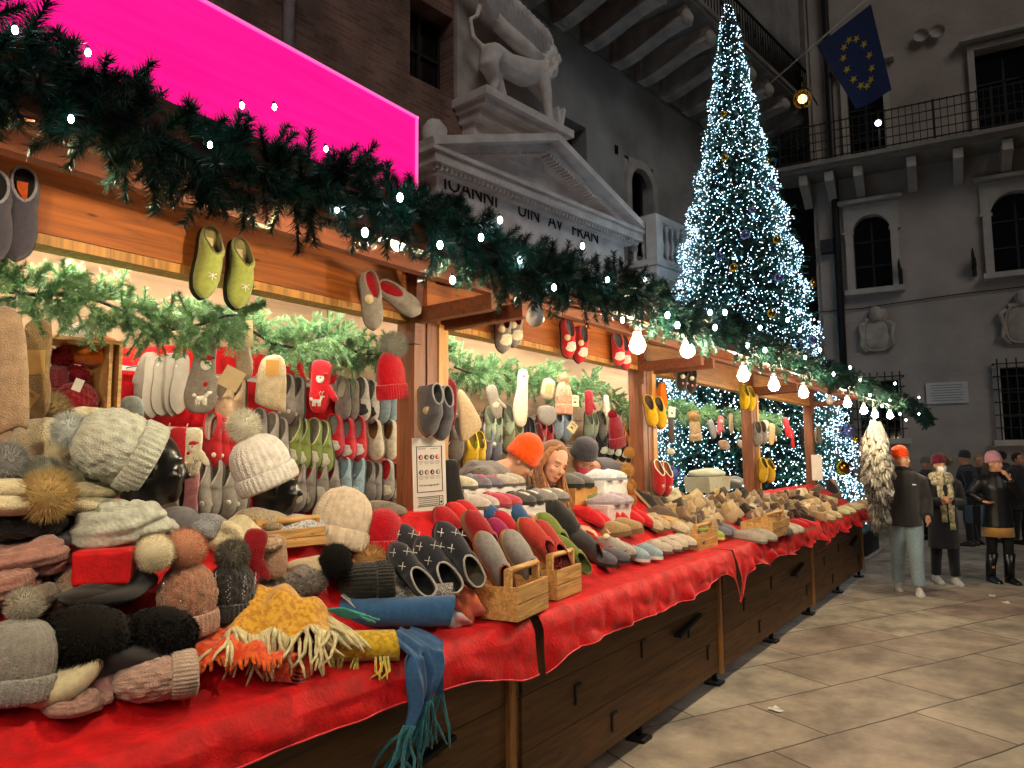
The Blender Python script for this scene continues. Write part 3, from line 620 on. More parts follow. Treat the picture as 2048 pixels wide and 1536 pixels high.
# ------------------------------------------------------------------ garlands of artificial fir
rng = np.random.default_rng(5)
def unit(a): return a/np.maximum(np.linalg.norm(a, axis=-1, keepdims=True), 1e-9)
def sprigs_mesh(name, base, dirs, length, nn, nl, nw, droop=.25, ang=52):
    "fir sprigs: each a bent stem with nn flat needles; arrays of n sprigs"
    n = len(base); t = np.linspace(.04, 1, nn)[None, :, None]
    d = unit(dirs)[:, None, :]; ln = np.asarray(length).reshape(n, 1, 1)
    pos = base[:, None, :]+d*ln*t+np.array([0, 0, -1.0])*droop*ln*t*t
    tang = unit(d*1.0+np.array([0, 0, -1.0])*2*droop*t)
    ref = np.where(np.abs(tang[..., 2:3]) < .9, np.array([0, 0, 1.0]), np.array([1.0, 0, 0])); s = unit(np.cross(tang, ref)); u = np.cross(s, tang)
    ph = rng.uniform(0, 2*PI, (n, nn, 1)); side = s*np.cos(ph)+u*np.sin(ph); a = np.radians(ang+rng.uniform(-14, 14, (n, nn, 1)))
    nd = tang*np.cos(a)+side*np.sin(a); L_ = nl*(1.08-.45*t)*rng.uniform(.75, 1.15, (n, nn, 1)); w = np.cross(nd, rng.normal(size=(n, nn, 3))); w = unit(w)*nw
    A = pos-w; B = pos+w; Cc = pos+nd*L_
    V = np.stack([A, B, Cc], axis=2).reshape(-1, 3); F = np.arange(len(V)).reshape(-1, 3)
    # stems
    e = base[:, None, :]+d*ln*np.array([0, .5, 1.0])[None, :, None]+np.array([0, 0, -1.0])*droop*ln*(np.array([0, .5, 1.0])**2)[None, :, None]
    sw = unit(np.cross(dirs, rng.normal(size=(n, 3))))[:, None, :]*.0035
    SV = np.concatenate([e-sw, e+sw], axis=1).reshape(-1, 3); k = np.arange(n)[:, None]*6+len(V)
    SF = np.concatenate([k+[0, 1, 4], k+[0, 4, 3], k+[1, 2, 5], k+[1, 5, 4]], axis=0)
    return raw_mesh(name, np.concatenate([V, SV]), np.concatenate([F, SF]))
def garland(name, pts, label, dens, rad, nn, nl, nw, mat, droop=.3, lenr=(.12, .22), group=None, axis_w=.02, down=.0):
    pts = np.array([tuple(p) for p in pts], float); seg = np.linalg.norm(np.diff(pts, axis=0), axis=1); cum = np.concatenate([[0], np.cumsum(seg)]); tot = cum[-1]
    dn = dens if callable(dens) else (lambda s: dens)
    ss = []; s = 0.0
    while s < tot: ss.append(s); s += 1.0/dn(s)*rng.uniform(.5, 1.5)
    ss = np.array(ss); idx = np.clip(np.searchsorted(cum, ss, 'right')-1, 0, len(seg)-1); f = ((ss-cum[idx])/seg[idx])[:, None]
    base = pts[idx]*(1-f)+pts[idx+1]*f; tan = unit(pts[idx+1]-pts[idx]); n = len(ss)
    rnd_ = rng.normal(size=(n, 3)); per = unit(rnd_-tan*np.sum(rnd_*tan, axis=1, keepdims=True)); per[:, 2] -= down; d = unit(per+tan*rng.uniform(-.9, .9, (n, 1)))
    base = base+per*rad*rng.uniform(0, .35, (n, 1)); ln = rng.uniform(lenr[0], lenr[1], n)
    T = thing(name, label, 'garland', None, group)
    put('fir_sprigs', sprigs_mesh('fir_sprigs', base, d, ln, nn, nl, nw, droop), mat, T)
    put('garland_core', M().tube([Vector(p) for p in pts], axis_w, 6), plain('1a2117', .8), T)
    return T
FIR = needles('0d2b22', '1d5644'); FIR2 = needles('3a6b40', '87b07a'); FIR3 = needles('1d5244', '3f8a76')
# outer garland along the eaves, sagging between its ties, then on past the last stall
def eave(s): return Vector((s, 1.38, 2.39+.045*max(0, min(1, (s-1.9)/1.2))-.03*abs(math.sin(s*PI/1.46))+.015*math.sin(5.1*s)))
opts = [eave(-1.1+.12*i) for i in range(107)]+[Vector((11.9+.4*i, 1.36, 2.42-.03*i+.015*i*(i % 2))) for i in range(0, 8)]
outer = garland('fir_garland', opts, 'long dark fir garland with white fairy lights along the eaves of all the stalls', lambda s: 250 if s < 3.2 else (180 if s < 6 else 110), .15, 190, .040, .0013, FIR, .10, (.06, .125), down=-.05, axis_w=.018)
lights = [(142, 238), (176, 105), (484, 211), (549, 214), (652, 298), (674, 420), (730, 465), (880, 490), (962, 475), (1108, 575), (1165, 492), (1335, 630), (1355, 650), (1420, 625), (1450, 625), (1495, 690), (1245, 640), (1575, 640), (1430, 655), (1520, 655), (1700, 735), (1667, 748), (1640, 700), (1720, 760), (1790, 767), (1740, 790), (1780, 800), (1800, 828), (1838, 795), (1838, 828), (1812, 840), (1764, 812), (1610, 715), (800, 395), (905, 560), (1040, 520), (1290, 560), (1530, 700), (30, 60), (420, 290), (1600, 660), (1215, 560), (1000, 440)]
FLM = glow('dff4ff', 30.0); k = 0
for px, py in lights:
    p = PY(px, py, 1.29); b = M(); r = .0048 if px < 700 else .008 if px < 1300 else .011
    b.ball((0, 0, 0), (r, r, r*1.5), 5, 8); fo = put('fairy_light', b, FLM, outer, TR(p))
    put('socket', M().tube([(0, 0, r*1.2), (0, .004, r*2.6)], .0035, 5), plain('1d3a2c', .5), fo)
# garland inside the stalls
def inner(a, b, label, dens=130, z=2.28, y=2.98, lr=(.08, .15), ph=0, seed=0):
    n = int((b-a)/.1); return garland('fir_garland', [Vector((a+.1*i, y+.04*math.sin(i*.7+ph), z-.05*math.sin(PI*i/n*3)**2+.03*math.sin(i*.9+ph))) for i in range(n+1)], label, dens*1.15, .14, 150, .036, .0017, FIR2, .14, lr, 'fir garlands inside the stalls', .007)
inner(.3, 1.98, 'pale lit fir garland inside the nearest stall, above the crate of burgundy hats', 190, 2.30, 2.72)
inner(2.0, 3.55, 'lit fir garland inside the nearest stall, behind the red mitten and green slippers', 170, 2.33, 2.92, ph=2)
inner(3.62, 5.6, 'lit fir garland over the three people in the second stall', 150, 2.31, 2.98, ph=4)
inner(5.8, 8.5, 'lit fir garland hanging behind the tan bobble hat in the third stall', 100, 2.2, 3.0, ph=1)
inner(8.7, 11.3, 'lit fir garland at the top of the farthest stall', 80, 2.2, 3.0, ph=3)
# bulbs on a cord
fest = thing('festoon_lights', 'cord of round white bulbs hanging along the eaves under the garland', 'string lights')
pts = []
for k, (px, py) in enumerate([(1070, 636), (1275, 692), (1375, 702), (1487, 752), (1548, 772), (1607, 787), (1660, 802), (1695, 808), (1728, 822), (1750, 830), (1780, 832)]):
    p = PY(px, py, 1.42); lit = k not in (0, 6); r = .034 if not lit else .036
    b = M(); b.lathe([(.0001, -r), (r*.6, -r*.8), (r*.95, -r*.3), (r, .1*r), (r*.8, r*.7), (r*.5, r*1.3), (r*.42, r*1.7)], 20)
    bo = put('bulb', b, glow('ffe9c4', 480.0) if lit else plain('cfc8c0', .25, .5), fest, TR(p))
    put('cap', M().lathe([(r*.42, r*1.55), (r*.45, r*2.3), (r*.5, r*2.3), (r*.5, r*3.0), (.002, r*3.1)], 12), plain('2a2723', .4), bo); pts.append(p+Vector((0, 0, r*3)))
fill_bulbs = []  # added bulbs, out of sight behind the eave board, to brighten beam and goods
for x, y, z in ((-.9, 1.52, 2.362), (.35, 1.52, 2.362), (1.6, 1.52, 2.362)):
    r = .022; b = M(); b.lathe([(.0001, -r), (r*.6, -r*.8), (r*.95, -r*.3), (r, .1*r), (r*.8, r*.7), (r*.5, r*1.3), (r*.42, r*1.7)], 16); bo = put('bulb', b, glow('ffe9c4', 1500.0), fest, TR((x, y, z))); fill_bulbs.append(Vector((x, y, z+.05)))
    put('cap', M().lathe([(r*.42, r*1.55), (r*.5, r*2.3), (r*.5, r*3.0), (.002, r*3.1)], 10), plain('2a2723', .4), bo)
pts = fill_bulbs+pts
mb = M()
cp = [Vector((-1, 1.5, 2.46))]+pts
for a, b in zip(cp[:-1], cp[1:]): mb.tube([a.lerp(b, t)+Vector((0, 0, .16*4*t*(1-t)*.5)) for t in (0, .25, .5, .75, 1)], .006, 5)
put('cord', mb, plain('20241f', .6), fest)
o = put('cable', M().tube([PY(450, 370, 1.5), PY(470, 415, 1.5), PY(500, 445, 1.55), PY(535, 455, 1.6), PY(560, 400, 1.7)], .006, 6), plain('b9c3a4', .5)); tag(o, 'loose pale cable sagging from the garland in front of the nearest beam', 'cable')

# ------------------------------------------------------------------ the lit fair tree
TX, TY_, TH = 14.0, 4.36, 10.9
def trad(z):
    pts_ = [(0.3, 2.1), (.9, 2.05), (3.0, 1.62), (4.0, 1.36), (5.8, 1.06), (7.6, .62), (9.0, .38), (10.3, .17), (10.9, .03)]
    return float(np.interp(z, [p[0] for p in pts_], [p[1] for p in pts_]))
tree = thing('christmas_tree', 'tall conical Christmas tree covered in cold white fairy lights at the end of the stalls', 'tree', TR((TX, TY_, 0)))
n = 6500; zz = np.interp(rng.uniform(0, 1, n), np.linspace(0, 1, 60), np.interp(np.linspace(0, 1, 60), [0, 1], [0, 1])**1.0)
z = .35+10.4*(1-np.sqrt(rng.uniform(0.002, 1, n))); r0 = np.array([trad(q) for q in z])*rng.uniform(.45, .92, n); an = rng.uniform(0, 2*PI, n)
lay = .82+.18*np.abs(np.sin(z*4.2+.6*np.sin(an*3)))
base = np.stack([r0*lay*np.cos(an), r0*lay*np.sin(an), z], 1); d = np.stack([np.cos(an), np.sin(an), rng.uniform(-.35, .5, n)], 1)+rng.normal(size=(n, 3))*.3
put('crown', sprigs_mesh('crown', base, d, rng.uniform(.16, .42, n)*np.clip(r0*1.4, .35, 1), 22, .085, .006, .2), FIR3, tree)
core = [(trad(q)*.62, q) for q in np.linspace(.35, 10.3, 14)]+[(.002, 10.5)]
put('crown_core', M().lathe(core, 24), plain('0a1a14', .9), tree)
put('trunk', M().lathe([(.16, 0), (.14, 1), (.05, 9), (.002, 10)], 10), wood('4b3524', 2), tree)
n = 12500; z = .5+10.4*(1-np.sqrt(rng.uniform(0.0005, 1, n))); an = rng.uniform(0, 2*PI, n); rr_ = np.array([trad(q) for q in z])
lay = .86+.16*np.abs(np.sin(z*4.2+.6*np.sin(an*3))); rr_ = rr_*lay*rng.uniform(.9, 1.06, n)
LP = np.stack([rr_*np.cos(an), rr_*np.sin(an), z], 1)
octv = np.array([[1, 0, 0], [-1, 0, 0], [0, 1, 0], [0, -1, 0], [0, 0, 1], [0, 0, -1]]); octf = np.array([[0, 2, 4], [2, 1, 4], [1, 3, 4], [3, 0, 4], [2, 0, 5], [1, 2, 5], [3, 1, 5], [0, 3, 5]])
cd = np.array([-TX, -TY_]); cd = cd/np.linalg.norm(cd); face = LP[:, :2]@cd; order = np.argsort(-face+.12*z)
TL = glow('bfe4ff', 8.0, False); near = order[:100]; rest = order[100:]
rad = rng.uniform(.005, .0115, n)
V = (octv[None]*rad[rest][:, None, None]+LP[rest][:, None, :]).reshape(-1, 3); F = (octf[None]+np.arange(len(rest))[:, None, None]*6).reshape(-1, 3)
o = put('fairy_lights', raw_mesh('fairy_lights', V, F), TL, tree); o['kind'] = 'stuff'
ob = raw_mesh('fairy_light', octv*.015, octf)
for q in near: put('fairy_light', ob, TL, tree, TR(LP[q]))
mb = M(); s5 = []
for i in range(10): a = PI/2+PI*i/5; q = .2 if i % 2 == 0 else .08; s5.append((q*math.cos(a), q*math.sin(a)))
mb.prism(s5, -.02, .02, axis='x'); put('tree_top', mb, glow('fff2d8', 5), tree, TR((0, 0, 11.0)))
def on_tree(px, py):
    d = ray(px, py)
    for i in range(400):
        p = CC+d*(9+.03*i)
        if 0 < p.z < 10.8 and math.hypot(p.x-TX, p.y-TY_) < trad(p.z)*1.02: return p
    return CC+d*13.6
GOLD = plain('c9962e', .18, .6, .05, 1.0); LILAC = plain('8d8fc4', .2, .6, .05, .7)
def bauble(px, py, r, mat, label):
    T = thing('bauble', label, 'bauble', TR(on_tree(px, py)), 'baubles on the fair tree')
    put('globe', M().ball((0, 0, 0), r, 14, 20, fn=lambda d: 1-.03*(abs(d.z) < .12)), mat, T)
    put('cap', M().lathe([(r*.2, r*.95), (r*.2, r*1.2), (.003, r*1.22), (.003, r*1.6)], 10), GOLD, T)
for a in [(1684, 936, .125, GOLD, 'large gold bauble low on the tree beside the hanging grey gloves'), (1467, 536, .08, GOLD, 'gold bauble on the tree right above the middle of the garland'), (1543, 627, .085, GOLD, 'gold bauble just above the garland, below the lilac one'), (1625, 568, .075, GOLD, 'gold bauble sticking out at the tree edge toward the drainpipe'), (1711, 880, .08, GOLD, 'small gold bauble low on the tree under the last bulbs'), (1450, 316, .07, GOLD, 'gold bauble high on the tree, level with the arched window top'), (1447, 228, .06, GOLD, 'highest gold bauble on the tree'), (1535, 322, .06, GOLD, 'gold bauble on the tree below the corbels, facing the alley'), (1553, 480, .08, GOLD, 'gold bauble halfway up the tree, right of a lilac one'),
          (1490, 470, .09, LILAC, 'lilac bauble halfway up the tree, left of a gold one'), (1557, 556, .085, LILAC, 'lilac bauble between the two gold ones above the garland'), (1440, 512, .07, LILAC, 'lilac bauble at the tree edge next to the balustrade'), (1545, 375, .07, LILAC, 'lilac bauble high at the tree edge next to the alley'), (1697, 862, .13, LILAC, 'large lilac bauble behind the last bulbs, over the large gold one'), (1505, 420, .06, LILAC, 'small lilac bauble above the halfway pair'), (1625, 680, .08, LILAC, 'lilac bauble just over the garland near the drainpipe'), (1345, 945, .12, LILAC, 'large lilac bauble seen through the third stall behind the red slipper'), (1600, 690, .07, LILAC, 'lilac bauble half hidden by the garland above the last stall')]: bauble(*a)
# dark platform around the tree foot
stg = thing('tree_platform', 'low black platform with a pale trim around the foot of the tree', 'platform', TR((TX, TY_, 0)))
mb = M(); mb.lathe([(.01, .42), (2.15, .42), (2.2, .40), (2.2, .04), (2.2, .0)][::1][::-1], 10); put('skirt', mb, plain('101114', .5), stg)
put('trim', M().tube([Vector((2.23*math.cos(2*PI*i/10), 2.23*math.sin(2*PI*i/10), .03)) for i in range(11)], .03, 6), plain('a9aeb4', .5), stg)
put('rail', M().tube([Vector((2.1*math.cos(2*PI*i/10), 2.1*math.sin(2*PI*i/10), .78)) for i in range(11)], .025, 6), IRON, stg)
mb = M()
for i in range(10): mb.box((2.1*math.cos(2*PI*i/10), 2.1*math.sin(2*PI*i/10), .6), (.06, .06, .4))
put('rail_post', mb, IRON, stg)
# ------------------------------------------------------------------ people
SKIN = plain('c89476', .55, .35, .05); SKIN2 = plain('b98468', .55, .35, .05)
def solid(name, mb, mat, parent, vox=.012, smooth=3):
    o = put(name, mb, mat, parent); return remesh(o, vox, smooth)
def head_into(mb, H, jaw=1.0):
    "a head in the head frame H (x forward, z up; origin at the skull's centre), height about 0.23"
    old = mb.X; mb.X = H
    mb.ball((-.012, 0, .025), (.096, .076, .092), 12, 18); mb.ball((.030, 0, -.035), (.062, .060*jaw, .078), 10, 16); mb.ball((.058, 0, -.088), (.028, .030, .022), 8, 10)
    mb.tube([(.084, 0, .012), (.100, 0, -.018), (.106, 0, -.036)], [.009, .012, .015], 8); mb.ball((.076, 0, .026), (.016, .046, .010), 6, 10)
    for s in (-1, 1): mb.ball((.062, s*.036, -.028), (.024, .022, .02), 6, 8); mb.ball((-.008, s*.078, -.012), (.016, .008, .03), 6, 8)
    mb.ball((.083, 0, -.064), (.012, .022, .007), 6, 8); mb.ball((.081, 0, -.073), (.011, .018, .007), 6, 8); mb.X = old
def face_parts(T, H, mouth=True, closed=False, brow='3a2a20', bt=.0032):
    for s in (-1, 1):
        mb = M(); mb.X = H
        if not closed: mb.ball((.079, s*.031, .004), (.008, .013, .0075), 6, 10); put('eye', mb, plain('e4dcd2', .3), T); mb = M(); mb.X = H; mb.ball((.0845, s*.030, .004), (.004, .006, .006), 5, 8); put('iris', mb, plain('2a1c14', .3), T)
        else: mb.tube([(.080, s*.018, .000), (.084, s*.031, -.005), (.076, s*.044, -.001)], .0028, 5); put('eyelash', mb, plain('2a1a12', .8), T)
        mb = M(); mb.X = H; mb.tube([(.086, s*.016, .021), (.084, s*.032, .026), (.070, s*.048, .021)], bt, 5); put('eyebrow', mb, plain(brow, .9), T)
    if mouth: mb = M(); mb.X = H; mb.tube([(.083, -.02, -.067), (.0925, -.008, -.066), (.0935, 0, -.068), (.0925, .008, -.066), (.083, .02, -.067)], .0042, 6); put('lips', mb, plain('a8524c', .5), T)
def hand_into(mb, W, D, U, s=1.0, curl=.5):
    "palm plus five fingers: wrist W, pointing D, palm facing U"
    W, D, U = Vector(W), Vector(D).normalized(), Vector(U).normalized(); S = D.cross(U).normalized()
    mb.tube([W, W+D*.045*s, W+D*.085*s], [.026*s, .036*s, .034*s], 8, flat=.6)
    for k, (o, ln) in enumerate(((-.028, .062), (-.010, .074), (.009, .070), (.027, .055))):
        b = W+D*.08*s+S*o*s; p1 = b+(D*math.cos(curl*.6)+U*math.sin(curl*.6))*ln*.5*s; p2 = p1+(D*math.cos(curl*1.7)+U*math.sin(curl*1.7))*ln*.5*s; mb.tube([b, p1, p2], [.0095*s, .009*s, .0065*s], 6)
    b = W+D*.03*s-S*.03*s; p1 = b+(D*.7-S*.6+U*.3).normalized()*.035*s; mb.tube([b, p1, p1+(D*.8-S*.1+U*.5).normalized()*.03*s], [.012*s, .010*s, .007*s], 6)
def shoe_into(mb, heel, fwd, L_=.28, h=.085, w=.05):
    F = Vector(fwd).normalized(); S = Vector((-F.y, F.x, 0)); Z = Vector((0, 0, 1)); P = Vector(heel); rows = []
    prof = [(0, .6, .75), (.08, .85, 1.0), (.25, .9, 1.0), (.45, .85, .85), (.65, 1.0, .62), (.85, .92, .5), (.95, .7, .42), (1, .3, .3)]
    for t, ww, hh in prof:
        rows.append([P+F*(t*L_-.06)+S*(w*ww*math.cos(a))+Z*(max(0, h*hh*math.sin(a))) for a in [PI*k/10 for k in range(11)]])
    mb.grid(rows[::-1], True, closed_v=True); mb.add(rows[0], [tuple(range(11))], True); mb.add(rows[-1], [tuple(range(11))[::-1]], True)
def walker(name, label, P, face, ht, mats, arms, step=.25, coat_len=.38, coat_w=1.0, jaw=1.0, look=0, hatf=None, shoe='sneaker', trouser_w=1.0, closed=False):
    "standing or walking adult built in a local frame: x forward; returns the empty, the head frame"
    T = thing(name, label, 'person', TR(P, (0, 0, face), ht/1.72)); sk = M()
    hip = .90; sh = 1.40; body = [(0, 0, hip), (.01, 0, 1.08), (0, 0, 1.28), (0, 0, sh), (.01, 0, 1.47)]
    sk.tube(body, [.13, .115, .14, .11, .052], 12, flat=1); sk.tube([(.01, 0, 1.44), (.03, 0, 1.55)], [.055, .05], 10)
    fx = [(step/2, .09), (-step/2, -.09)]
    for (f, y) in fx: sk.tube([(0, y, hip), (f*.55+.03, y, .50), (f, y*1.05, .09)], [.088, .058, .04], 10); shoe_into(sk, (f-.02, y*1.05, 0), (1, 0, 0))
    for s, (el, wr, hd, up) in zip((1, -1), arms):
        sk.tube([(0, s*.14, sh-.02), (0, s*.185, sh-.03), el, wr], [.06, .055, .043, .03], 10); hand_into(sk, wr, hd, up)
    H = Matrix.Translation((.045, 0, 1.605)) @ Matrix.Rotation(R_(look), 4, 'Z'); head_into(sk, H, jaw)
    solid('body', sk, mats['skin'], T, .011, 2); face_parts(T, H, mouth=mats.get('mouth', True), closed=closed)
    tr = M()
    for (f, y) in fx: tr.tube([(0, y*.8, hip+.04), (.01, y, .82), (f*.55+.03, y, .50), (f*.8, y*1.03, .28), (f-.01, y*1.05, .10)], [.115, .105*trouser_w, .078*trouser_w, .068*trouser_w, .066*trouser_w], 12)
    tr.ball((0, 0, hip), (.14, .165, .12)); solid('trousers', tr, mats['trousers'], T, .014, 4)
    ct = M(); w = coat_w; low = hip-coat_len
    ct.tube([(0, 0, low), (0, 0, hip-.05), (.01, 0, 1.08), (.01, 0, 1.28), (.01, 0, 1.43), (.015, 0, 1.50)], [.19*w, .18*w, .165*w, .175*w, .13*w, .085], 16)
    for s in (1, -1): ct.ball((0, s*.12, 1.34), (.12*w, .10*w, .11*w))
    for s, (el, wr, hd, up) in zip((1, -1), arms):
        e, q = Vector(el), Vector(wr); ct.tube([(0, s*.10, sh-.02), (0, s*.19, sh-.06), e, q], [.09, .088*w, .072*w, .058*w], 12)
    solid('coat', ct, mats['coat'], T, .015, 4)
    for (f, y) in fx:
        b = M(); shoe_into(b, (f-.025, y*1.05, .002), (1, 0, 0), .30, .105, .056)
        if shoe == 'boot': b.tube([(f-.02, y*1.05, .06), (f-.01, y*1.05, .2), (f*.7+.03, y, .40)], [.06, .062, .075], 12); b.box((f-.04, y*1.05, .02), (.05, .06, .04))
        put('boot' if shoe == 'boot' else 'shoe', b, mats['shoe'], T)
    return T, H
def beanie_on(T, H, mat, ht=.12, name='beanie', cuff=True, pom=None):
    mb = M(); mb.X = H @ Matrix.Translation((-.012, 0, .03)) @ Matrix.Rotation(R_(-10), 4, 'Y')
    rib = lambda r, z, a: (r*(1+.02*math.cos(30*a)), z)
    mb.lathe([(.098, -.01), (.103, .0), (.104, .02), (.1, .045), (.097, .05), (.095, .08), (.08, .115), (.05, ht+.015), (.015, ht+.025), (.001, ht+.024)], 90, fn=rib); return put(name, mb, mat, T)

g_ = lambda p: Vector((p.x, p.y, 0))
NAVY = knit('10131c', 90); JEANS = felt('7f93a0'); BLACKF = felt('0b0b0d'); WHITE = plain('dcdad2', .5)
# man with orange beanie, walking
p = PZ(1818, 1184, 0); T, H = walker('person', 'man in an orange beanie, dark jacket, pale jeans and white sneakers beside the hanging gloves', p, -168, 1.76, dict(skin=SKIN, trousers=felt('8ea3ab'), coat=felt('2b2a2a'), shoe=WHITE), [((-.06, .25, 1.12), (.1, .24, .92), (.5, 0, -1), (0, -1, 0)), ((-.05, -.27, 1.14), (.02, -.27, .88), (.3, 0, -1), (0, 1, 0))], .34, .10, 1.08, 1.06, 55, trouser_w=1.12)
beanie_on(T, H, knit('e8470f', 120)); mb = M(); mb.tube([(-.06, -.10, 1.46), (.05, -.09, 1.50), (.10, 0, 1.49), (.05, .09, 1.50), (-.06, .10, 1.46)], .035, 10); put('collar', mb, felt('1c1c1d'), T)
mb = M(); mb.X = TR((.155, .1, 1.30), (0, 90, 0)); mb.ball((0, 0, 0), (.01, .045, .012), 6, 8); put('chest_mark', mb, plain('cfcfcf'), T)
# shopping bag held by the woman next to him
p = PZ(1893, 1166, 0); T, H = walker('person', 'woman in burgundy bobble hat, white mask and cream scarf, hands clasped round a cup', p, -158, 1.66, dict(skin=SKIN, trousers=felt('15171f'), coat=felt('191b22'), shoe=WHITE, mouth=False), [((.02, .25, 1.10), (.20, .05, 1.12), (.4, -1, .1), (.2, 0, 1)), ((.02, -.25, 1.10), (.20, -.05, 1.12), (.4, 1, .1), (.2, 0, 1))], .16, .42, 1.02, .92, 6)
beanie_on(T, H, knit('571524', 110)); rs = random.Random(2)
mb = M(); mb.X = H
for i in range(420):
    d = Vector((rs.gauss(0, 1), rs.gauss(0, 1), rs.gauss(0, 1))).normalized(); c = Vector((-.03, .125, .05)); s_ = d.cross(Vector((.3, .5, .8))).normalized()*.006; mb.add([c+d*.02-s_, c+d*.02+s_, c+d*.075], [(0, 1, 2)])
put('pompom', mb, fur('8d7a66'), T)
mb = M(); mb.X = H; rows = []
for i in range(7):
    t = i/6; rows.append([Vector((.030+.082*math.cos(a)*(1-.3*abs(t-.45)), .072*math.sin(a)*(1-.25*t), -.01-.085*t)) for a in [(-1+2*k/10)*1.15 for k in range(11)]])
mb.grid(rows); put('mask', mb, plain('e6e3da', .8), T)
mb = M()
for k in range(3): mb.tube([Vector((.03+(.125-.01*k)*math.cos(a), (.125-.01*k)*math.sin(a), 1.385+.038*k+.02*math.sin(a+k))) for a in [2*PI*i/18 for i in range(19)]], .045, 9, cap=False)
mb.tube([(.13, .05, 1.42), (.17, .07, 1.25), (.2, .06, 1.02), (.2, .06, .84)], [.05, .045, .04, .035], 8, flat=.5); mb.tube([(.13, -.04, 1.42), (.17, -.05, 1.25), (.2, -.03, .95)], [.05, .045, .04], 8, flat=.5)
sc = put('scarf', mb, tweed('cfc39a', '8a8168', 30), T); mb = M()
for i in range(7): mb.tube([(.2, .035+.009*i, .85), (.205, .03+.011*i, .74)], .004, 5); mb.tube([(.2, -.06+.009*i, .95), (.205, -.065+.011*i, .84)], .004, 5)
put('fringe', mb, knit('d3ca8f'), sc)
o = put('paper_cup', M().lathe([(.03, 0), (.038, .09), (.036, .09), (.028, .01), (.001, .01)], 16), plain('b98a62', .7), None, T.matrix_world @ TR((.235, 0, 1.10))); tag(o, 'paper cup held in both hands by the woman with the cream scarf', 'cup')
mb = M(); mb.box((0, 0, -.16), (.09, .26, .34)); q = p+Vector((-.1, .36, 0))
bag = put('shopping_bag', mb, plain('b9b3cf', .5), None, TR((q.x, q.y, .80), (0, 0, 20))); tag(bag, 'pale printed carrier bag hanging between the two nearer walkers', 'bag')
mb = M(); mb.box((0, 0, -.22), (.092, .2, .12)); put('print', mb, plain('b06a5f', .6), bag); mb = M()
mb.tube([(0, -.08, .01), (0, -.03, .16), (0, .03, .16), (0, .08, .01)], .006, 5); put('handle', mb, plain('d0cbd8', .5), bag)
# woman in shiny jacket and boots
p = PZ(2003, 1165, 0); T, H = walker('person', 'woman in a pink beanie, shiny black jacket, ochre skirt hem and tall black boots', p, -150, 1.68, dict(skin=SKIN, trousers=plain('0a0a0b', .7), coat=plain('111216', .42, .45), shoe=plain('08080a', .3, .5)), [((.02, .30, 1.12), (.20, .10, 1.40), (-.2, -.5, .8), (-1, 0, 0)), ((.0, -.33, 1.18), (.16, -.24, 1.10), (.8, .5, -.2), (0, .3, 1))], .10, .16, 1.06, .9, 25, shoe='boot', trouser_w=.86)
beanie_on(T, H, knit('c9909c', 110), .13); mb = M(); mb.tube([(0, 0, .62), (0, 0, .78)], [.195, .19], 20); put('skirt', mb, felt('b98a45'), T)
mb = M()
for s in (-1, 1):
    for k in range(5): mb.tube([(.02-.02*k, s*(.07+.004*k), 1.62), (.03-.02*k, s*(.10+.006*k), 1.50), (.05-.02*k, s*(.10+.006*k), 1.36)], [.016, .016, .006], 6)
put('hair', mb, felt('2a1b14'), T)
mb = M(); mb.box((.05, -.34, .92), (.2, .1, .24)); mb.tube([(.05, -.3, 1.03), (.0, -.15, 1.42), (-.06, .05, 1.44)], .012, 6); o = put('handbag', mb, plain('0b0b0c', .3), None, T.matrix_world.copy()); tag(o, 'black handbag at the hip of the woman in the shiny jacket', 'handbag')
# crowd in front of the far wall
def bystander(px, py, face, ht, coat, hat, label, hair='241a15'):
    p = PZ(px, py, 0); T, H = walker('person', label, p, face, ht, dict(skin=SKIN2, trousers=felt('14151a'), coat=coat, shoe=plain('191512', .5)), [((-.02, .26, 1.12), (.08, .24, .90), (.3, 0, -1), (0, -1, 0)), ((-.02, -.26, 1.12), (.1, -.22, .92), (.3, 0, -1), (0, 1, 0))], .08, .25, 1.1)
    if hat: beanie_on(T, H, hat)
    else:
        mb = M(); mb.X = H; mb.ball((-.022, 0, .035), (.1, .086, .098), 10, 16, fn=lambda d: 1.0 if d.x < .45 or d.z > .5 else .85); put('hair', mb, felt(hair), T)
bystander(1945, 1092, 95, 1.72, felt('12141f'), felt('2c2c30'), 'person in a dark navy coat and grey cap standing behind the burgundy hat woman')
bystander(1968, 1088, -150, 1.66, felt('20302c'), None, 'fair-haired person in a dark green coat beside the wall plinth', 'a07848')
bystander(2044, 1088, -120, 1.7, felt('23232b'), None, 'dark-haired person in grey coat half cut by the picture edge')
bystander(1862, 1080, 160, 1.6, felt('3a3230'), felt('6b6258'), 'person in brown coat partly hidden between the two nearer walkers')
bystander(2018, 1085, 100, 1.74, felt('101114'), None, 'dark-coated person with dark hair behind the woman in the shiny jacket')
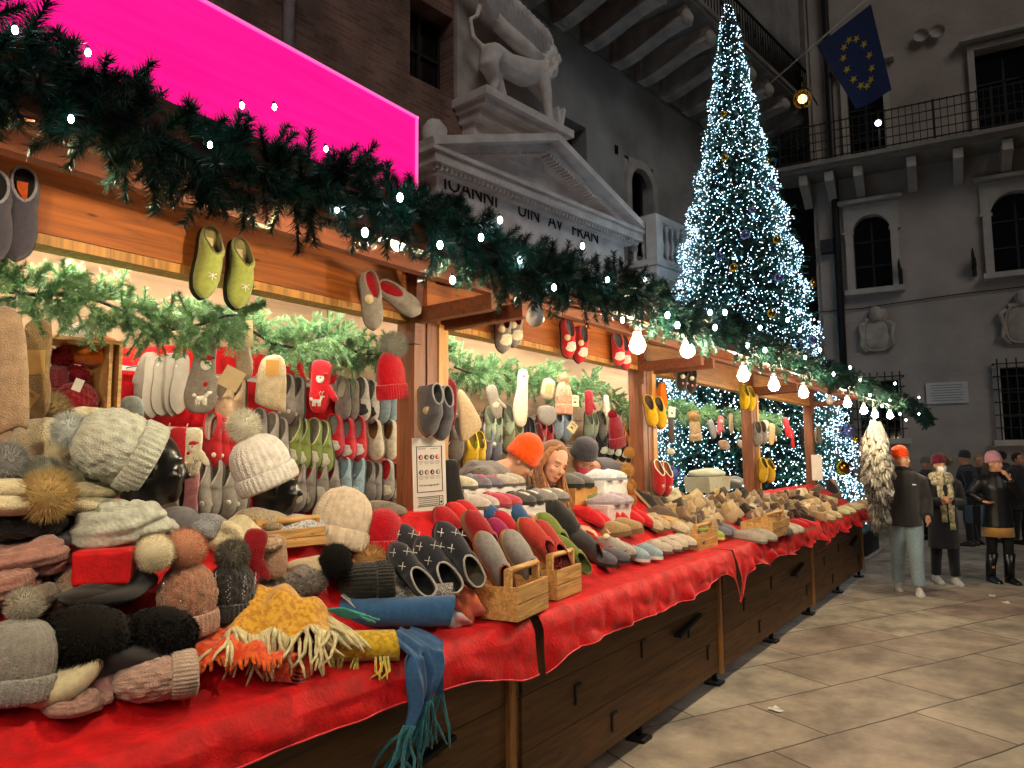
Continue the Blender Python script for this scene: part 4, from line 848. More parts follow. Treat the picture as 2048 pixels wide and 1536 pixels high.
# three people leaning over the goods of the second stall
def leaner(label, shc, lean, headc, hrot, coat, skin=SKIN, jaw=1.0, closed=True, mouth=True, hand=None, dirx=0):
    "upper body seen over the counter: shoulders centre shc, head centre headc, body leaning"
    T = thing('person', label, 'person', TR((shc.x, shc.y, 0))); o = Vector((shc.x, shc.y, 0)); sk = M(); S = shc-o; Hc = headc-o
    hipv = S+Vector(lean)
    H = Matrix.Translation(Hc) @ hrot
    nb = H @ Vector((-.03, 0, -.07)); sk.tube([hipv, hipv.lerp(S, .5), S, S.lerp(nb, .5), nb], [.14, .13, .13, .07, .052], 12)
    side = Vector((math.cos(R_(dirx)), math.sin(R_(dirx)), 0)); hands = []
    for s in (-1, 1):
        a = S+side*s*.17; e = a+Vector((0, -.10, -.24))+side*s*.05; w = e+Vector((0, -.2, .03))-side*s*.08; sk.tube([S+side*s*.1, a, e, w], [.06, .056, .044, .03], 10); hand_into(sk, w, (-.3*s, -1, -.2), (0, 0, -1)); hands.append((a, e, w))
    for s in (-1, 1): sk.tube([hipv+side*s*.09, hipv+side*s*.1+Vector((0, 0, -.42)), Vector((hipv.x, hipv.y, .08))+side*s*.1], [.09, .06, .045], 10)
    head_into(sk, H, jaw); solid('body', sk, skin, T, .008, 2); face_parts(T, H, mouth=mouth, closed=closed, brow='8a6246', bt=.0022)
    ct = M(); ct.tube([hipv+Vector((0, 0, -.15)), hipv, hipv.lerp(S, .5), S+Vector((0, 0, -.01)), S.lerp(nb, .45)], [.19, .19, .185, .165, .085], 16)
    for a, e, w in hands: ct.tube([S, a, e, w], [.1, .088, .07, .055], 12)
    ct.ball(S, (.2, .13, .1)); solid('coat', ct, coat, T, .012, 4)
    tr = M()
    for s in (-1, 1): tr.tube([hipv+side*s*.09, hipv+side*s*.1+Vector((0, 0, -.42)), Vector((hipv.x, hipv.y, .05))+side*s*.1], [.11, .085, .07], 10)
    put('trousers', tr, felt('1c1d22'), T); return T, H
c0 = PY(1042, 918, 2.62)
T, H = leaner('person in an orange ribbed beanie and grey tweed coat bending over the slippers', PY(975, 955, 2.72), (-.25, .25, -.42), c0+Vector((0, 0, -.01)), Matrix.Rotation(R_(-52), 4, 'Z') @ Matrix.Rotation(R_(42), 4, 'Y'), tweed('7d746c', '4d4640', 200), dirx=20)
mb = M(); mb.X = H @ Matrix.Translation((-.012, 0, .035)) @ Matrix.Rotation(R_(-8), 4, 'Y'); rib = lambda r, z, a: (r*(1+.018*math.cos(34*a)), z)
mb.lathe([(.1, -.035), (.108, -.02), (.109, .015), (.102, .032), (.101, .04), (.1, .07), (.086, .105), (.055, .135), (.02, .152), (.001, .15)], 136, fn=rib); put('beanie', mb, knit('f0530c', 150), T)
c1 = PY(1106, 925, 2.6)
hrot = Matrix.Rotation(R_(-112), 4, 'Z') @ Matrix.Rotation(R_(20), 4, 'Y') @ Matrix.Rotation(R_(-16), 4, 'X') @ Matrix.Scale(1.12, 4)
T, H = leaner('young woman with long light brown hair looking down at the goods, in a dark jacket', PY(1098, 985, 2.72), (.05, .15, -.45), c1, hrot, felt('3a3637'), plain('d9a488', .5, .35, .04), .95)
mb = M(); mb.X = H; rs = random.Random(9)
mb.ball((-.028, 0, .03), (.098, .084, .1), 12, 20, fn=lambda d: 1.02 if d.x < .45 or d.z > .42 else .80)
put('hair', mb, felt('7b5232'), T); mb = M(); Hi = H
for s in (-1, 1):
    for k in range(44):
        t = rs.random(); x0 = .028-.12*t; a = Vector((x0*.8, s*.018, .118-.02*abs(x0)*5)); b = Vector((x0, s*(.074+.01*rs.random()), .03)); c = Vector((x0+.004, s*(.084+.014*rs.random()), -.05))
        A, B, Cc = Hi @ a, Hi @ b, Hi @ c; dn = Vector((rs.gauss(0, .012), -.03+rs.gauss(0, .012), -.13)); mb.tube([A, A.lerp(B, .5)+(B-Hi.translation).normalized()*.018, B, Cc, Cc+dn, Cc+dn*2.0+Vector((rs.gauss(0, .01), 0, 0)), Cc+dn*2.7], [.006, .008, .009, .009, .009, .008, .002], 5)
put('hair_strands', mb, knit('9a6b45', 40, .35), T)
c2 = PY(1166, 918, 2.78)
T, H = leaner('person in a charcoal beanie and pink face mask bending over the white shoe boxes', PY(1205, 945, 2.9), (.3, .2, -.42), c2, Matrix.Rotation(R_(-118), 4, 'Z') @ Matrix.Rotation(R_(38), 4, 'Y'), felt('4a474d'), SKIN2, 1.0, mouth=False, dirx=-20)
beanie_on(T, H, knit('3b3940', 130)); mb = M(); mb.X = H; rows = []
for i in range(7):
    t = i/6; rows.append([Vector((.034+.082*math.cos(a)*(1-.3*abs(t-.45)), .074*math.sin(a)*(1-.25*t), -.012-.085*t)) for a in [(-1+2*k/10)*1.2 for k in range(11)]])
mb.grid(rows); put('mask', mb, plain('d6486f', .8), T)
# ------------------------------------------------------------------ makers of the goods
_mesh = {}
def smo(a, b, t): t = max(0, min(1, (t-a)/(b-a))); return t*t*(3-2*t)
ST = {'mule': dict(he=.022, th=.072, toe=.50, sole=.016, L=.275), 'clog': dict(he=.03, th=.085, toe=.44, sole=.028, L=.275), 'mocc': dict(he=.055, th=.072, toe=.50, sole=.012, L=.26), 'boot': dict(he=.125, th=.125, toe=.40, sole=.018, L=.255)}
def slip_fn(style):
    p = ST[style]; T_ = [0, .02, .08, .2, .4, .6, .75, .88, .95, 1.0]; Wd = [.004, .02, .032, .038, .039, .046, .048, .04, .026, .003]
    Ht = [p['th']]*3+[p['th']]*2+[p['th']*.93, .060, .046, .036, .02]
    def f(t, v, side, inn=0.0):
        w = float(np.interp(t, T_, Wd))-inn; w = max(w, .001); h = float(np.interp(t, T_, Ht))-inn; e = p['he'] if style in ('mocc', 'boot') else p['he']*(.6+.5*smo(.0, .12, t))
        H = e+(h-e)*smo(.12 if style != 'boot' else .0, p['toe'], t); H = min(H, h); q = max(0, (p['toe']-t)/p['toe']); o = w*.90*math.sqrt(max(0, 1-(1-q*1.35)**2)) if q*1.35 < 1 else w*.90
        if q <= 0: o = 0
        if style == 'boot': o *= .80
        th = v*PI/2; x = o+(w-o)*max(0, math.cos(th))**.75+.006*math.sin(th*2)*(1 if t < p['toe'] else .4); z = p['sole']+H*math.sin(th)**.9
        return Vector(((t-.5)*p['L'], side*x+.004*math.sin(PI*t), z))
    return f
def slipper_meshes(style):
    if style in _mesh: return _mesh[style]
    p = ST[style]; f = slip_fn(style); ts = [0, .01, .03, .07, .12, .18, .24, .3, .36, .41, .45, .48, .5, .53, .58, .65, .72, .8, .87, .92, .96, .985, 1.0]; vs_ = [0, .12, .3, .5, .7, .88, 1]
    up = M(); li = M(); rim = M()
    for sd in (1, -1):
        rows = [[f(t, v, sd) for v in vs_] for t in ts]; up.grid(rows if sd < 0 else [r[::-1] for r in rows])
        rows = [[f(t, v, sd, .0045) for v in vs_] for t in ts]; li.grid(rows if sd > 0 else [r[::-1] for r in rows])
    tt = [t for t in ts if t <= p['toe']+.001]+[p['toe']]; loop = [f(t, 1, 1) for t in tt[::-1]]+[f(t, 1, -1) for t in tt[1:]]; rim.tube(loop, .0042, 6)
    so = M(); out = [(f(t, 0, 1).x*1.02, f(t, 0, 1).y*1.05) for t in ts]+[(f(t, 0, -1).x*1.02, f(t, 0, -1).y*1.05) for t in ts[::-1]]; so.prism(out, 0, p['sole']+.003)
    ins = M(); out = [(f(t, 0, 1).x*.97, f(t, 0, 1).y*.9) for t in ts]+[(f(t, 0, -1).x*.97, f(t, 0, -1).y*.9) for t in ts[::-1]]; ins.prism(out, p['sole']+.0035, p['sole']+.009)
    def patch(t0, t1, v0, v1, off=.003):
        m_ = M(); rows = []
        for i in range(11):
            a = i/10; t = t0+(t1-t0)*a; k = math.sqrt(max(.0, 1-(2*a-1)**2))*(.85+.15*math.cos(9*a)); row = []
            for j in range(-6, 7):
                u = j/6*k; v = 1-abs(u)*(1-v0); q = f(t, v, 1 if u >= 0 else -1); c = Vector((q.x, 0, p['sole'])); row.append(q+(q-c).normalized()*off)
            rows.append(row)
        return m_.grid(rows).mesh('applique')
    cross = M()
    for t, u in ((.62, .25), (.75, -.2), (.68, -.5), (.86, .2)):
        q = f(t, 1-abs(u), 1 if u > 0 else -1); q = q+(q-Vector((q.x, 0, p['sole']))).normalized()*.003
        for d in ((.011, .011), (-.011, .011)): cross.tube([q-Vector((d[0], d[1], 0)), q+Vector((d[0], d[1], 0))], .0014, 4)
    star = M(); q = f(.72, 1, 1)+Vector((0, 0, .004))
    for k in range(3): a = PI*k/3; star.tube([q-Vector((.018*math.cos(a), .018*math.sin(a), .001)), q+Vector((.018*math.cos(a), .018*math.sin(a), -.001))], .0018, 4)
    lab = M(); lab.box((-.25*p['L'], 0, p['sole']+.011), (.05, .03, .002))
    tg = M(); tg.X = TR((.0, -.035, p['sole']+.075), (35, 20, 0)); tg.lathe([(.0001, 0), (.021, 0), (.021, .002), (.0001, .002)][::-1], 16)
    eye = M()
    for sd in (1, -1): q = f(.74, .75, sd); eye.X = None; eye.ball(q+Vector((0, 0, .002)), (.012, .012, .004), 5, 10)
    _mesh[style] = dict(upper=up.mesh('upper'), lining=li.mesh('lining'), sole=so.mesh('sole'), insole=ins.mesh('insole'), rim=rim.mesh('rim'), patch=patch(.60, .86, .45, 1), star=star.mesh('star'), cross=cross.mesh('cross'), label=lab.mesh('label'), tag=tg.mesh('tag'), eye=eye.mesh('eye')); return _mesh[style]
def slipper(X, label, style='mule', up='77736e', lin_='55504a', sole='3b352f', rim=None, deco=(), group=None, s=1.0, lmat=None):
    ms = slipper_meshes(style); q = [1+.05*math.sin(px_hash(label)*.37+X.translation.x*91+k*2.1) for k in range(3)]; T = thing('slipper', label, 'slipper', X @ Matrix.Rotation(.06*math.sin(X.translation.x*57+X.translation.z*31), 4, 'Z') @ Matrix.Diagonal((s*q[0], s*q[1], s*q[2], 1)), group)
    put('upper', ms['upper'], felt(up), T); put('lining', ms['lining'], felt(lin_), T); put('sole', ms['sole'], plain(sole, .8, .2), T); put('insole', ms['insole'], felt(lin_), T); put('rim', ms['rim'], felt(rim or up), T)
    for d in deco:
        k, c = d.split(':'); put({'patch': 'applique', 'star': 'snowflake', 'cross': 'cross_stitch', 'label': 'insole_label', 'tag': 'price_tag', 'eye': 'owl_eye'}[k], ms[k], felt(c), T)
    return T
def frame(x, z, loc):
    z = Vector(z).normalized(); x = Vector(x); x = (x-z*x.dot(z)).normalized(); y = z.cross(x); return Matrix(((x.x, y.x, z.x, loc.x), (x.y, y.y, z.y, loc.y), (x.z, y.z, z.z, loc.z), (0, 0, 0, 1)))
def hang(px, py, y, yaw=15, roll=0, tip=0):
    "toe down against a vertical plane; yaw turns the upper towards the near end, roll swings the toe, tip lifts the toe off the wall"
    p = PY(px, py, y); n = Vector((-math.sin(R_(yaw)), -math.cos(R_(yaw)), 0)); n = (n*math.cos(R_(tip))+Vector((0, 0, 1))*math.sin(R_(tip))); s_ = n.cross(Vector((0, 0, 1))); s_.normalize()
    x = Vector((0, 0, -1))*math.cos(R_(roll))+s_*math.sin(R_(roll)); return frame(x, n, p)
def lay(px, py, az=-95, nose=-25, roll=0, up=0, z0=None, base=None):
    "on the sloping display (or on height z0): toe azimuth az, nose up in degrees"
    p = base if base is not None else (PS(px, py, up=up) if z0 is None else PZ(px, py, z0)); a = R_(az); e = R_(nose); x = Vector((math.cos(a)*math.cos(e), math.sin(a)*math.cos(e), math.sin(e)))
    side = Vector((-math.sin(a), math.cos(a), 0)); z = x.cross(side); z = z if z.z > 0 else -z; z = z*math.cos(R_(roll))+side*math.sin(R_(roll)); return frame(x, z, p)
def spikes(mb, c, r, n, rs, core=.55, w=.05, squash=(1, 1, 1), comb=(0, 0, 0)):
    "fur ball"
    c = Vector(c); mb.ball(c, (r*core*squash[0], r*core*squash[1], r*core*squash[2]), 8, 12)
    for i in range(n):
        d = Vector((rs.gauss(0, 1), rs.gauss(0, 1), rs.gauss(0, 1))).normalized(); q = Vector((d.x*squash[0], d.y*squash[1], d.z*squash[2])); s_ = d.cross(Vector((rs.random()-.5, rs.random()-.5, rs.random()-.5))).normalized()*r*w
        b = q*r*core*.8; cv = Vector(comb)*r*rs.uniform(.4, 1.2); m_ = q*r*(core*.4+.5)+s_*rs.uniform(-.5, .5)+cv*.25; e = q*r*rs.uniform(.86, 1.05)+s_*rs.uniform(-2, 2)+cv; mb.add([c+b-s_, c+b+s_, c+m_+s_*.7, c+m_-s_*.7, c+e], [(0, 1, 2, 3), (3, 2, 4)], False)
    return mb
def pom_mesh(n=900, seed=1, w=.035, core=.70):
    core = .86 if w <= .023 else core; n = int(n*(2.6 if core > .8 else 1.9)); w *= .5; k = ('pom', n, seed, w, core)
    if k not in _mesh: _mesh[k] = spikes(M(), (0, 0, 0), 1.0, n, random.Random(seed), core, w).mesh('pompom')
    return _mesh[k]
def hat_meshes(kind):
    k = ('hat', kind)
    if k in _mesh: return _mesh[k]
    b = M(); c = M(); R0 = .10
    if kind == 'cable':
        fn = lambda r, z, a: (r*(1+.045*math.cos(9*a+2.2*math.sin(95*z))+.02*math.cos(27*a)), z)
        prof = [(R0*.96, .05), (R0*1.02, .075), (R0*1.06, .1), (R0*1.06, .125), (R0*1.0, .15), (R0*.9, .175), (R0*.72, .2), (R0*.45, .217), (R0*.15, .224), (.001, .224)]
    elif kind == 'smooth':
        fn = lambda r, z, a: (r*(1+.008*math.cos(60*a)), z+.001*math.cos(40*a)); prof = [(R0*.97, .05), (R0*1.0, .08), (R0*1.0, .12), (R0*.93, .155), (R0*.78, .185), (R0*.5, .21), (R0*.2, .22), (.001, .221)]
    else:
        fn = lambda r, z, a: (r*(1+.03*math.cos(26*a)), z); prof = [(R0*.97, .05), (R0*1.03, .08), (R0*1.04, .11), (R0*.98, .145), (R0*.84, .178), (R0*.6, .203), (R0*.25, .219), (.001, .222)]
    pz = []
    for (r0, z0), (r1, z1) in zip(prof[:-1], prof[1:]):
        for t in (0, .34, .67): pz.append((r0+(r1-r0)*t, z0+(z1-z0)*t))
    pz.append(prof[-1]); b.lathe(pz, 108, fn=fn)
    rib = lambda r, z, a: (r*(1+.028*math.cos(36*a)), z); c.lathe([(R0*.93, 0), (R0*1.03, -.004), (R0*1.1, .006), (R0*1.12, .03), (R0*1.1, .06), (R0*1.03, .068), (R0*.96, .06)], 144, fn=rib)
    _mesh[k] = (b.mesh('crown'), c.mesh('cuff')); return _mesh[k]
def beanie(X, label, col, kind='cable', pom=None, pomr=.065, cuff=None, squash=(1, 1, 1), group=None, s=1.0, beads=None, pomX=None, pomw=.035, pomn=900):
    T = thing('beanie', label, 'knit hat', X @ Matrix.Diagonal((s*squash[0], s*squash[1], s*squash[2], 1)), group); b, c = hat_meshes(kind)
    put('crown', b, knit(col), T); put('cuff', c, knit(cuff or col, 200), T)
    if pom:
        iv = Matrix.Diagonal((1/squash[0], 1/squash[1], 1/squash[2], 1))
        put('pompom', pom_mesh(pomn, 1+int(px_hash(label)) % 4, pomw), fur(pom), T, (Matrix.Translation((0, 0, .222+pomr*.55/squash[2])) if pomX is None else Matrix.Translation(pomX)) @ iv @ Matrix.Diagonal((pomr, pomr, pomr, 1)))
    if beads:
        mb = M(); rs = random.Random(4)
        for i in range(70): a = -PI*.9+PI*.85*(i % 5)/4+rs.gauss(0, .06); z = .085+.1*(i//5)/14; mb.ball((.108*math.cos(a), .108*math.sin(a), z), .0035, 4, 6)
        put('beadwork', mb, plain(beads, .2, .8, 0, 0.6), T)
    return T
def px_hash(s): return sum(ord(c)*(i+1) for i, c in enumerate(s))
def smooth_outline(pts, k=5):
    n = len(pts); out = []
    for i in range(n):
        p0, p1, p2, p3 = [Vector(pts[(i+j) % n]) for j in (-1, 0, 1, 2)]
        for q in range(k): t = q/k; out.append(tuple(.5*((2*p1)+(-p0+p2)*t+(2*p0-5*p1+4*p2-p3)*t*t+(-p0+3*p1-3*p2+p3)*t**3)))
    return out
MIT = [(-.045, .13), (.045, .13), (.05, .02), (.055, .01), (.085, -.035), (.1, -.07), (.085, -.085), (.058, -.06), (.052, -.09), (.035, -.135), (0, -.148), (-.035, -.135), (-.052, -.08), (-.05, .02)]
LONGM = [(-.04, .16), (.04, .16), (.046, .06), (.06, -.03), (.066, -.10), (.045, -.145), (0, -.158), (-.045, -.145), (-.066, -.09), (-.058, -.02), (-.045, .06)]
SOCK = [(-.036, .15), (.036, .15), (.036, .0), (.044, -.05), (.04, -.12), (.01, -.15), (-.02, -.14), (-.04, -.08), (-.036, .0)]
def flatgood(name, X, label, cat, outline, col, th=.03, mat=None, group=None, s=1.0, deco=(), cuff=None):
    T = thing(name, label, cat, X @ Matrix.Diagonal((s, s, s, 1)), group); o = smooth_outline(outline, 4)
    put('body', M().pillow(o, th), mat or knit(col, 220), T)
    for d in deco:
        k, c, x, z = d; mb = M(); y = -th*.5-.002
        if k == 'face':     # felt patch: white beard, cap, nose
            mb.X = Matrix.Translation((x, y, z)); mb.pillow([(.022*math.cos(a), -.006+.026*math.sin(a)) for a in [2*PI*i/14 for i in range(14)]], .006); put('applique', mb, felt('e6e0d2'), T)
            mb = M(); mb.X = Matrix.Translation((x, y-.003, z)); mb.pillow([(-.022, .008), (.02, .010), (.026, .026), (.006, .034), (-.016, .026)], .006); put('applique', mb, felt('b3121a'), T)
            mb = M(); mb.X = Matrix.Translation((x, y-.004, z)); mb.ball((0, 0, -.002), .005, 5, 8); mb.ball((.03, 0, .022), .006, 5, 8); put('applique', mb, felt(c), T)
        if k == 'deer':
            mb.X = Matrix.Translation((x, y, z)); mb.box((0, 0, 0), (.046, .005, .02)); 
            for q in (-.019, -.008, .01, .019): mb.box((q, 0, -.018), (.007, .005, .02))
            mb.box((.022, 0, .018), (.012, .005, .022)); mb.box((.03, 0, .026), (.02, .005, .011))
            for q in (.014, .028): mb.tube([(q, 0, .03), (q-.004, 0, .046), (q+.006, 0, .056)], .0022, 4)
            put('sequin_deer', mb, plain('cfcabb', .2, .8, .3, .5), T)
            mb = M(); mb.X = Matrix.Translation((x, y, z)); mb.ball((-.03, 0, .01), .009, 6, 8); put('applique', mb, felt(c), T)
        if k == 'dot': mb.X = Matrix.Translation((x, y, z)); mb.ball((0, 0, 0), (.011, .005, .011), 6, 10); put('applique', mb, felt(c), T)
        if k == 'cloud': mb.X = Matrix.Translation((x, y, z)); mb.pillow([(.034*math.cos(a)*(1+.12*math.cos(5*a)), .024*math.sin(a)*(1+.12*math.cos(5*a))) for a in [2*PI*i/30 for i in range(30)]], .006); put('applique', mb, felt(c), T)
        if k == 'band': mb.box((x, 0, z), (.075, th*.9, .03)); put('stripe', mb, knit(c), T)
        if k == 'card': mb.X = Matrix.Translation((x, y, z)); mb.box((0, 0, 0), (.06, .003, .075)); mb.box((0, -.002, .02), (.035, .002, .005)); mb.box((0, -.002, -.012), (.026, .002, .014)); put('paper_band', mb, plain(c, .8), T)
    return T
def card(X, label, w, h, col, mark=True, group=None):
    T = thing('card_tag', label, 'tag', X, group); mb = M(); mb.box((0, 0, 0), (w, .002, h)); put('card', mb, plain(col, .85), T)
    if mark:
        mb = M(); mb.box((0, -.002, h*.3), (w*.5, .001, h*.04)); mb.box((0, -.002, h*.2), (w*.62, .001, h*.03)); mb.box((-.02*w, -.002, -.1*h), (w*.34, .001, h*.13)); mb.box((-.17*w, -.002, -.2*h), (w*.05, .001, h*.1)); mb.box((.1*w, -.002, -.2*h), (w*.05, .001, h*.1)); put('print', mb, plain('3a2c22', .9), T)
    return T
def upright(px, py, y, yaw=35, lean=0): return Matrix.Translation(PY(px, py, y)) @ Matrix.Rotation(R_(-yaw), 4, 'Z') @ Matrix.Rotation(R_(lean), 4, 'Y')
def lump(name, X, label, cat, r, mat, folds=5, amp=.12, seed=0, group=None, rib=0):
    sd = Vector((seed*3.1, seed*1.7, 0)); mb = M()
    fn = lambda d: 1+amp*math.sin(folds*(d.x*1.3+d.z*.8)+seed)+amp*.8*mnoise.noise(d*2.3+sd)+(.02*math.cos(rib*math.atan2(d.y, d.x)) if rib else 0)
    mb.ball((0, 0, r[2]*.55), r, 26, 48, fn=fn); o = put(name, mb, mat, None, X); return tag(o, label, cat, group)
def furlump(name, X, label, cat, r, col, n=1800, seed=0, group=None):
    mb = spikes(M(), (0, 0, r[2]*.6), 1.0, int(n*5), random.Random(seed), .93, .006, r, (.010*math.cos(seed), .010*math.sin(seed), -.012)); o = put(name, mb, fur(col), None, X); return tag(o, label, cat, group)
def roll(X, label, L_, R0, col, mat, turns=4, seed=0, fringe=None, group=None):
    "a scarf rolled into a spiral along local x"
    rs = random.Random(seed); n = turns*18; T = thing('rolled_scarf', label, 'scarf', X, group); rows = []
    for j in range(25):
        x = L_*(j/24-.5); row = []
        for i in range(n+1):
            a = 2*PI*i/18; rr_ = R0*(.14+.86*i/n)*(1+.035*math.sin(3*a+x*9+seed)); q = .012*math.sin(i*.35+seed)*(1 if j in (0, 24) else 0); row.append(Vector((x+q, rr_*math.cos(a), R0*.92+rr_*.92*math.sin(a))))
        rows.append(row)
    mb = M(); mb.grid(rows); mb.grid([[p*.985+Vector((0, 0, R0*.014)) for p in r_] for r_ in rows][::-1]); put('cloth', mb, mat, T)
    if fringe:
        mb = M()
        for i in range(14):
            x = L_*(rs.random()-.5)*.9; p = Vector((x, -R0*.9, R0*.5)); mb.tube([p, p+Vector((rs.gauss(0, .01), -.03, -.04)), p+Vector((rs.gauss(0, .02), -.045-.02*rs.random(), -.06))], [.005, .005, .003], 5)
        put('fringe', mb, knit(fringe), T)
    return T
def crate(X, label, w, d, h, group='wooden crates on the counters'):
    T = thing('crate', label, 'crate', X, group); mt = TAPW
    for k in range(2):
        z = h*(.25+.5*k); hh = h*.46; mb = M(); mb.box((0, -d/2, z), (w, .012, hh)); put('front_slat', mb, mt, T); mb = M(); mb.box((0, d/2, z), (w, .012, hh)); put('back_slat', mb, mt, T)
    for s in (-1, 1): mb = M(); mb.box((s*(w/2-.008), 0, h*.5), (.012, d-.014, h*.95)); put('end_board', mb, mt, T); mb = M(); mb.box((s*(w/2-.022), -d*.28, h*1.0), (.018, .035, h*.92)); put('upright', mb, mt, T)
    mb = M(); mb.box((0, 0, .006), (w-.02, d-.02, .01)); put('base', mb, mt, T); mb = M(); mb.tube([(-w/2+.01, -d*.28, h*1.42), (w/2-.01, -d*.28, h*1.42)], .014, 10); put('handle', mb, mt, T); return T

def coil(name, X, label, cat, R0, r, mat, turns=2.3, seed=0, ribs=9, flat=.75, wob=.25, group=None, dz=.5):
    "a knitted snood or scarf lying in loops: a ribbed tube wound round itself"
    rs = random.Random(seed); n = int(turns*30); ph = [rs.uniform(0, 6) for _ in range(4)]; rows = []; pts = []
    for i in range(n+1):
        a = 2*PI*i/30; q = R0*(.62+.38*math.sin(.7*a+ph[0]))*(1+wob*math.sin(2*a+ph[1])); pts.append(Vector((q*math.cos(a), q*.72*math.sin(a), r*flat+dz*r*(i/n)*turns*.55+.25*r*math.sin(a*1.5+ph[2]))))
    m = 40
    for i, p in enumerate(pts):
        t = (pts[min(i+1, n)]-pts[max(i-1, 0)]).normalized(); sd = t.cross(Vector((0, 0, 1))).normalized(); up = sd.cross(t); e = min(1, .35+i/5, .35+(n-i)/5)
        rows.append([p+(sd*math.cos(b)+up*flat*math.sin(b))*(r*e*(1+.075*math.cos(ribs*b+.5*math.sin(i*.4))+.10*math.sin(3*b+i*.21+ph[3])+.02*math.sin(i*2.1))) for b in [2*PI*k/m for k in range(m)]])
    mb = M(); mb.grid(rows[::-1], True, closed_v=True); mb.add(rows[0], [tuple(range(m))], True); mb.add(rows[-1], [tuple(range(m))[::-1]], True)
    o = put(name, mb, mat, None, X); return tag(o, label, cat, group)
# ------------------------------------------------------------------ goods hung on the beams and posts
BY = 2.53
def hpair(pts, y, label, yaw=15, roll_=(0, 0), tip=0, **k):
    for (px, py), r in zip(pts, roll_): slipper(hang(px, py, y, yaw, r, tip), label, group='pair: '+label, **k)
hpair([(38, 432)], BY, 'charcoal felt clog with pale rim hung at the near end of the beam', 18, (2,), style='clog', up='3a3742', lin_='1b171b', sole='6a6468', rim='8a8790', deco=('label:d8622a',))
hpair([(-16, 436)], BY, 'charcoal felt clog cut by the picture edge beside its twin', 18, (2,), style='clog', up='3a3742', lin_='1b171b', sole='6a6468', rim='8a8790')
hpair([(405, 528), (468, 550)], BY, 'green felt slipper with white snowflake hung on the nearest beam', 10, (2, -4), style='clog', up='98a04d', lin_='8c8250', sole='1f1b16', rim='6f6a3a', deco=('star:efeadf', 'label:c9b78a'))
hpair([(737, 604)], BY-.05, 'grey felt slipper with red lining and stitched heart, toe down by the stall post', 22, (-12,), style='mocc', up='8b8378', lin_='b01720', sole='6f675e', deco=('tag:cdb791',))
hpair([(795, 600)], BY-.08, 'grey felt slipper turned sideways with its sole showing by the stall post', 30, (-62,), style='mocc', up='8b8378', lin_='b01720', sole='6b645c')
hpair([(1000, 662), (1022, 655)], BY, 'grey felt slipper with red lining and cream cloud patch on the second beam', 25, (-3, -3), style='mocc', up='817b75', lin_='a01a22', sole='474039', deco=('patch:d9cdb0', 'tag:cdb791'))
hpair([(1130, 678), (1155, 690)], BY, 'red slipper with grey lining and white heart patch on the second beam', 25, (-3, -3), style='mocc', up='c3161f', lin_='6f6c6b', sole='2f2a27', deco=('patch:d8d2c2', 'tag:d5c49a'))
hpair([(1233, 700), (1246, 706)], BY, 'red slipper with white heart, dark sole side showing by the first lit bulb', 48, (-4, -4), style='mocc', up='cf2a33', lin_='6f6c6b', sole='4b4643', deco=('patch:d8d2c2',))
hpair([(1358, 755), (1377, 758)], BY, 'black slipper with white and pink deer motif on the third beam', 25, (-3, -3), style='mocc', up='2b2928', lin_='3a3533', sole='8c857a', deco=('eye:d9868c', 'tag:d9cba8'))
hpair([(1299, 822), (1318, 826)], BY-.05, 'yellow slipper with dark sole tied to the post between second and third stall', 55, (-8, -8), style='mule', up='d8a50c', lin_='4a4038', sole='4a3526', deco=())
hpair([(1328, 792)], BY-.04, 'orange slipper sole sticking out above the yellow pair', 200, (0,), style='mule', up='c9690f', lin_='4a4038', sole='d06a10', s=.85)
hpair([(1310, 955), (1325, 958)], BY-.05, 'red slipper with cream piping on the post above the third counter', 30, (-5, -5), style='clog', up='b50f18', lin_='8a5a30', sole='8a5c3c', rim='e6dcc4', deco=('star:e6dcc4', 'label:c23a2a'))
hpair([(1485, 794), (1497, 797)], BY-.02, 'yellow slipper hung high under the third lit bulb', 30, (-2, -2), style='mule', up='d9b210', lin_='8b7a30', sole='c9a40e')
hpair([(1521, 940), (1535, 942)], BY-.04, 'yellow slipper with flower on the post above the brown gloves', 35, (-4, -4), style='clog', up='cda50f', lin_='5a4a1a', sole='8b6a1a', deco=('star:e6c7b0',))
hpair([(1514, 868), (1524, 866)], BY-.02, 'grey slipper seen edge on beside the third post', 60, (-3, -3), style='mule', up='86807b', lin_='55504a', sole='57524e')
hpair([(1640, 870)], BY-.05, 'grey slipper sole with cream edge on the last post', 215, (0,), style='mule', up='cfc7b2', lin_='55504a', sole='6d6a64', rim='d8d0bc')
hpair([(850, 822), (873, 828)], BY-.1, 'slate felt ankle slipper with cardboard tag on the first post', 20, (-8, -6), style='boot', up='4d4f56', lin_='2c2c30', sole='8b7350', rim='9a9a9c', deco=('tag:c9b48a',))
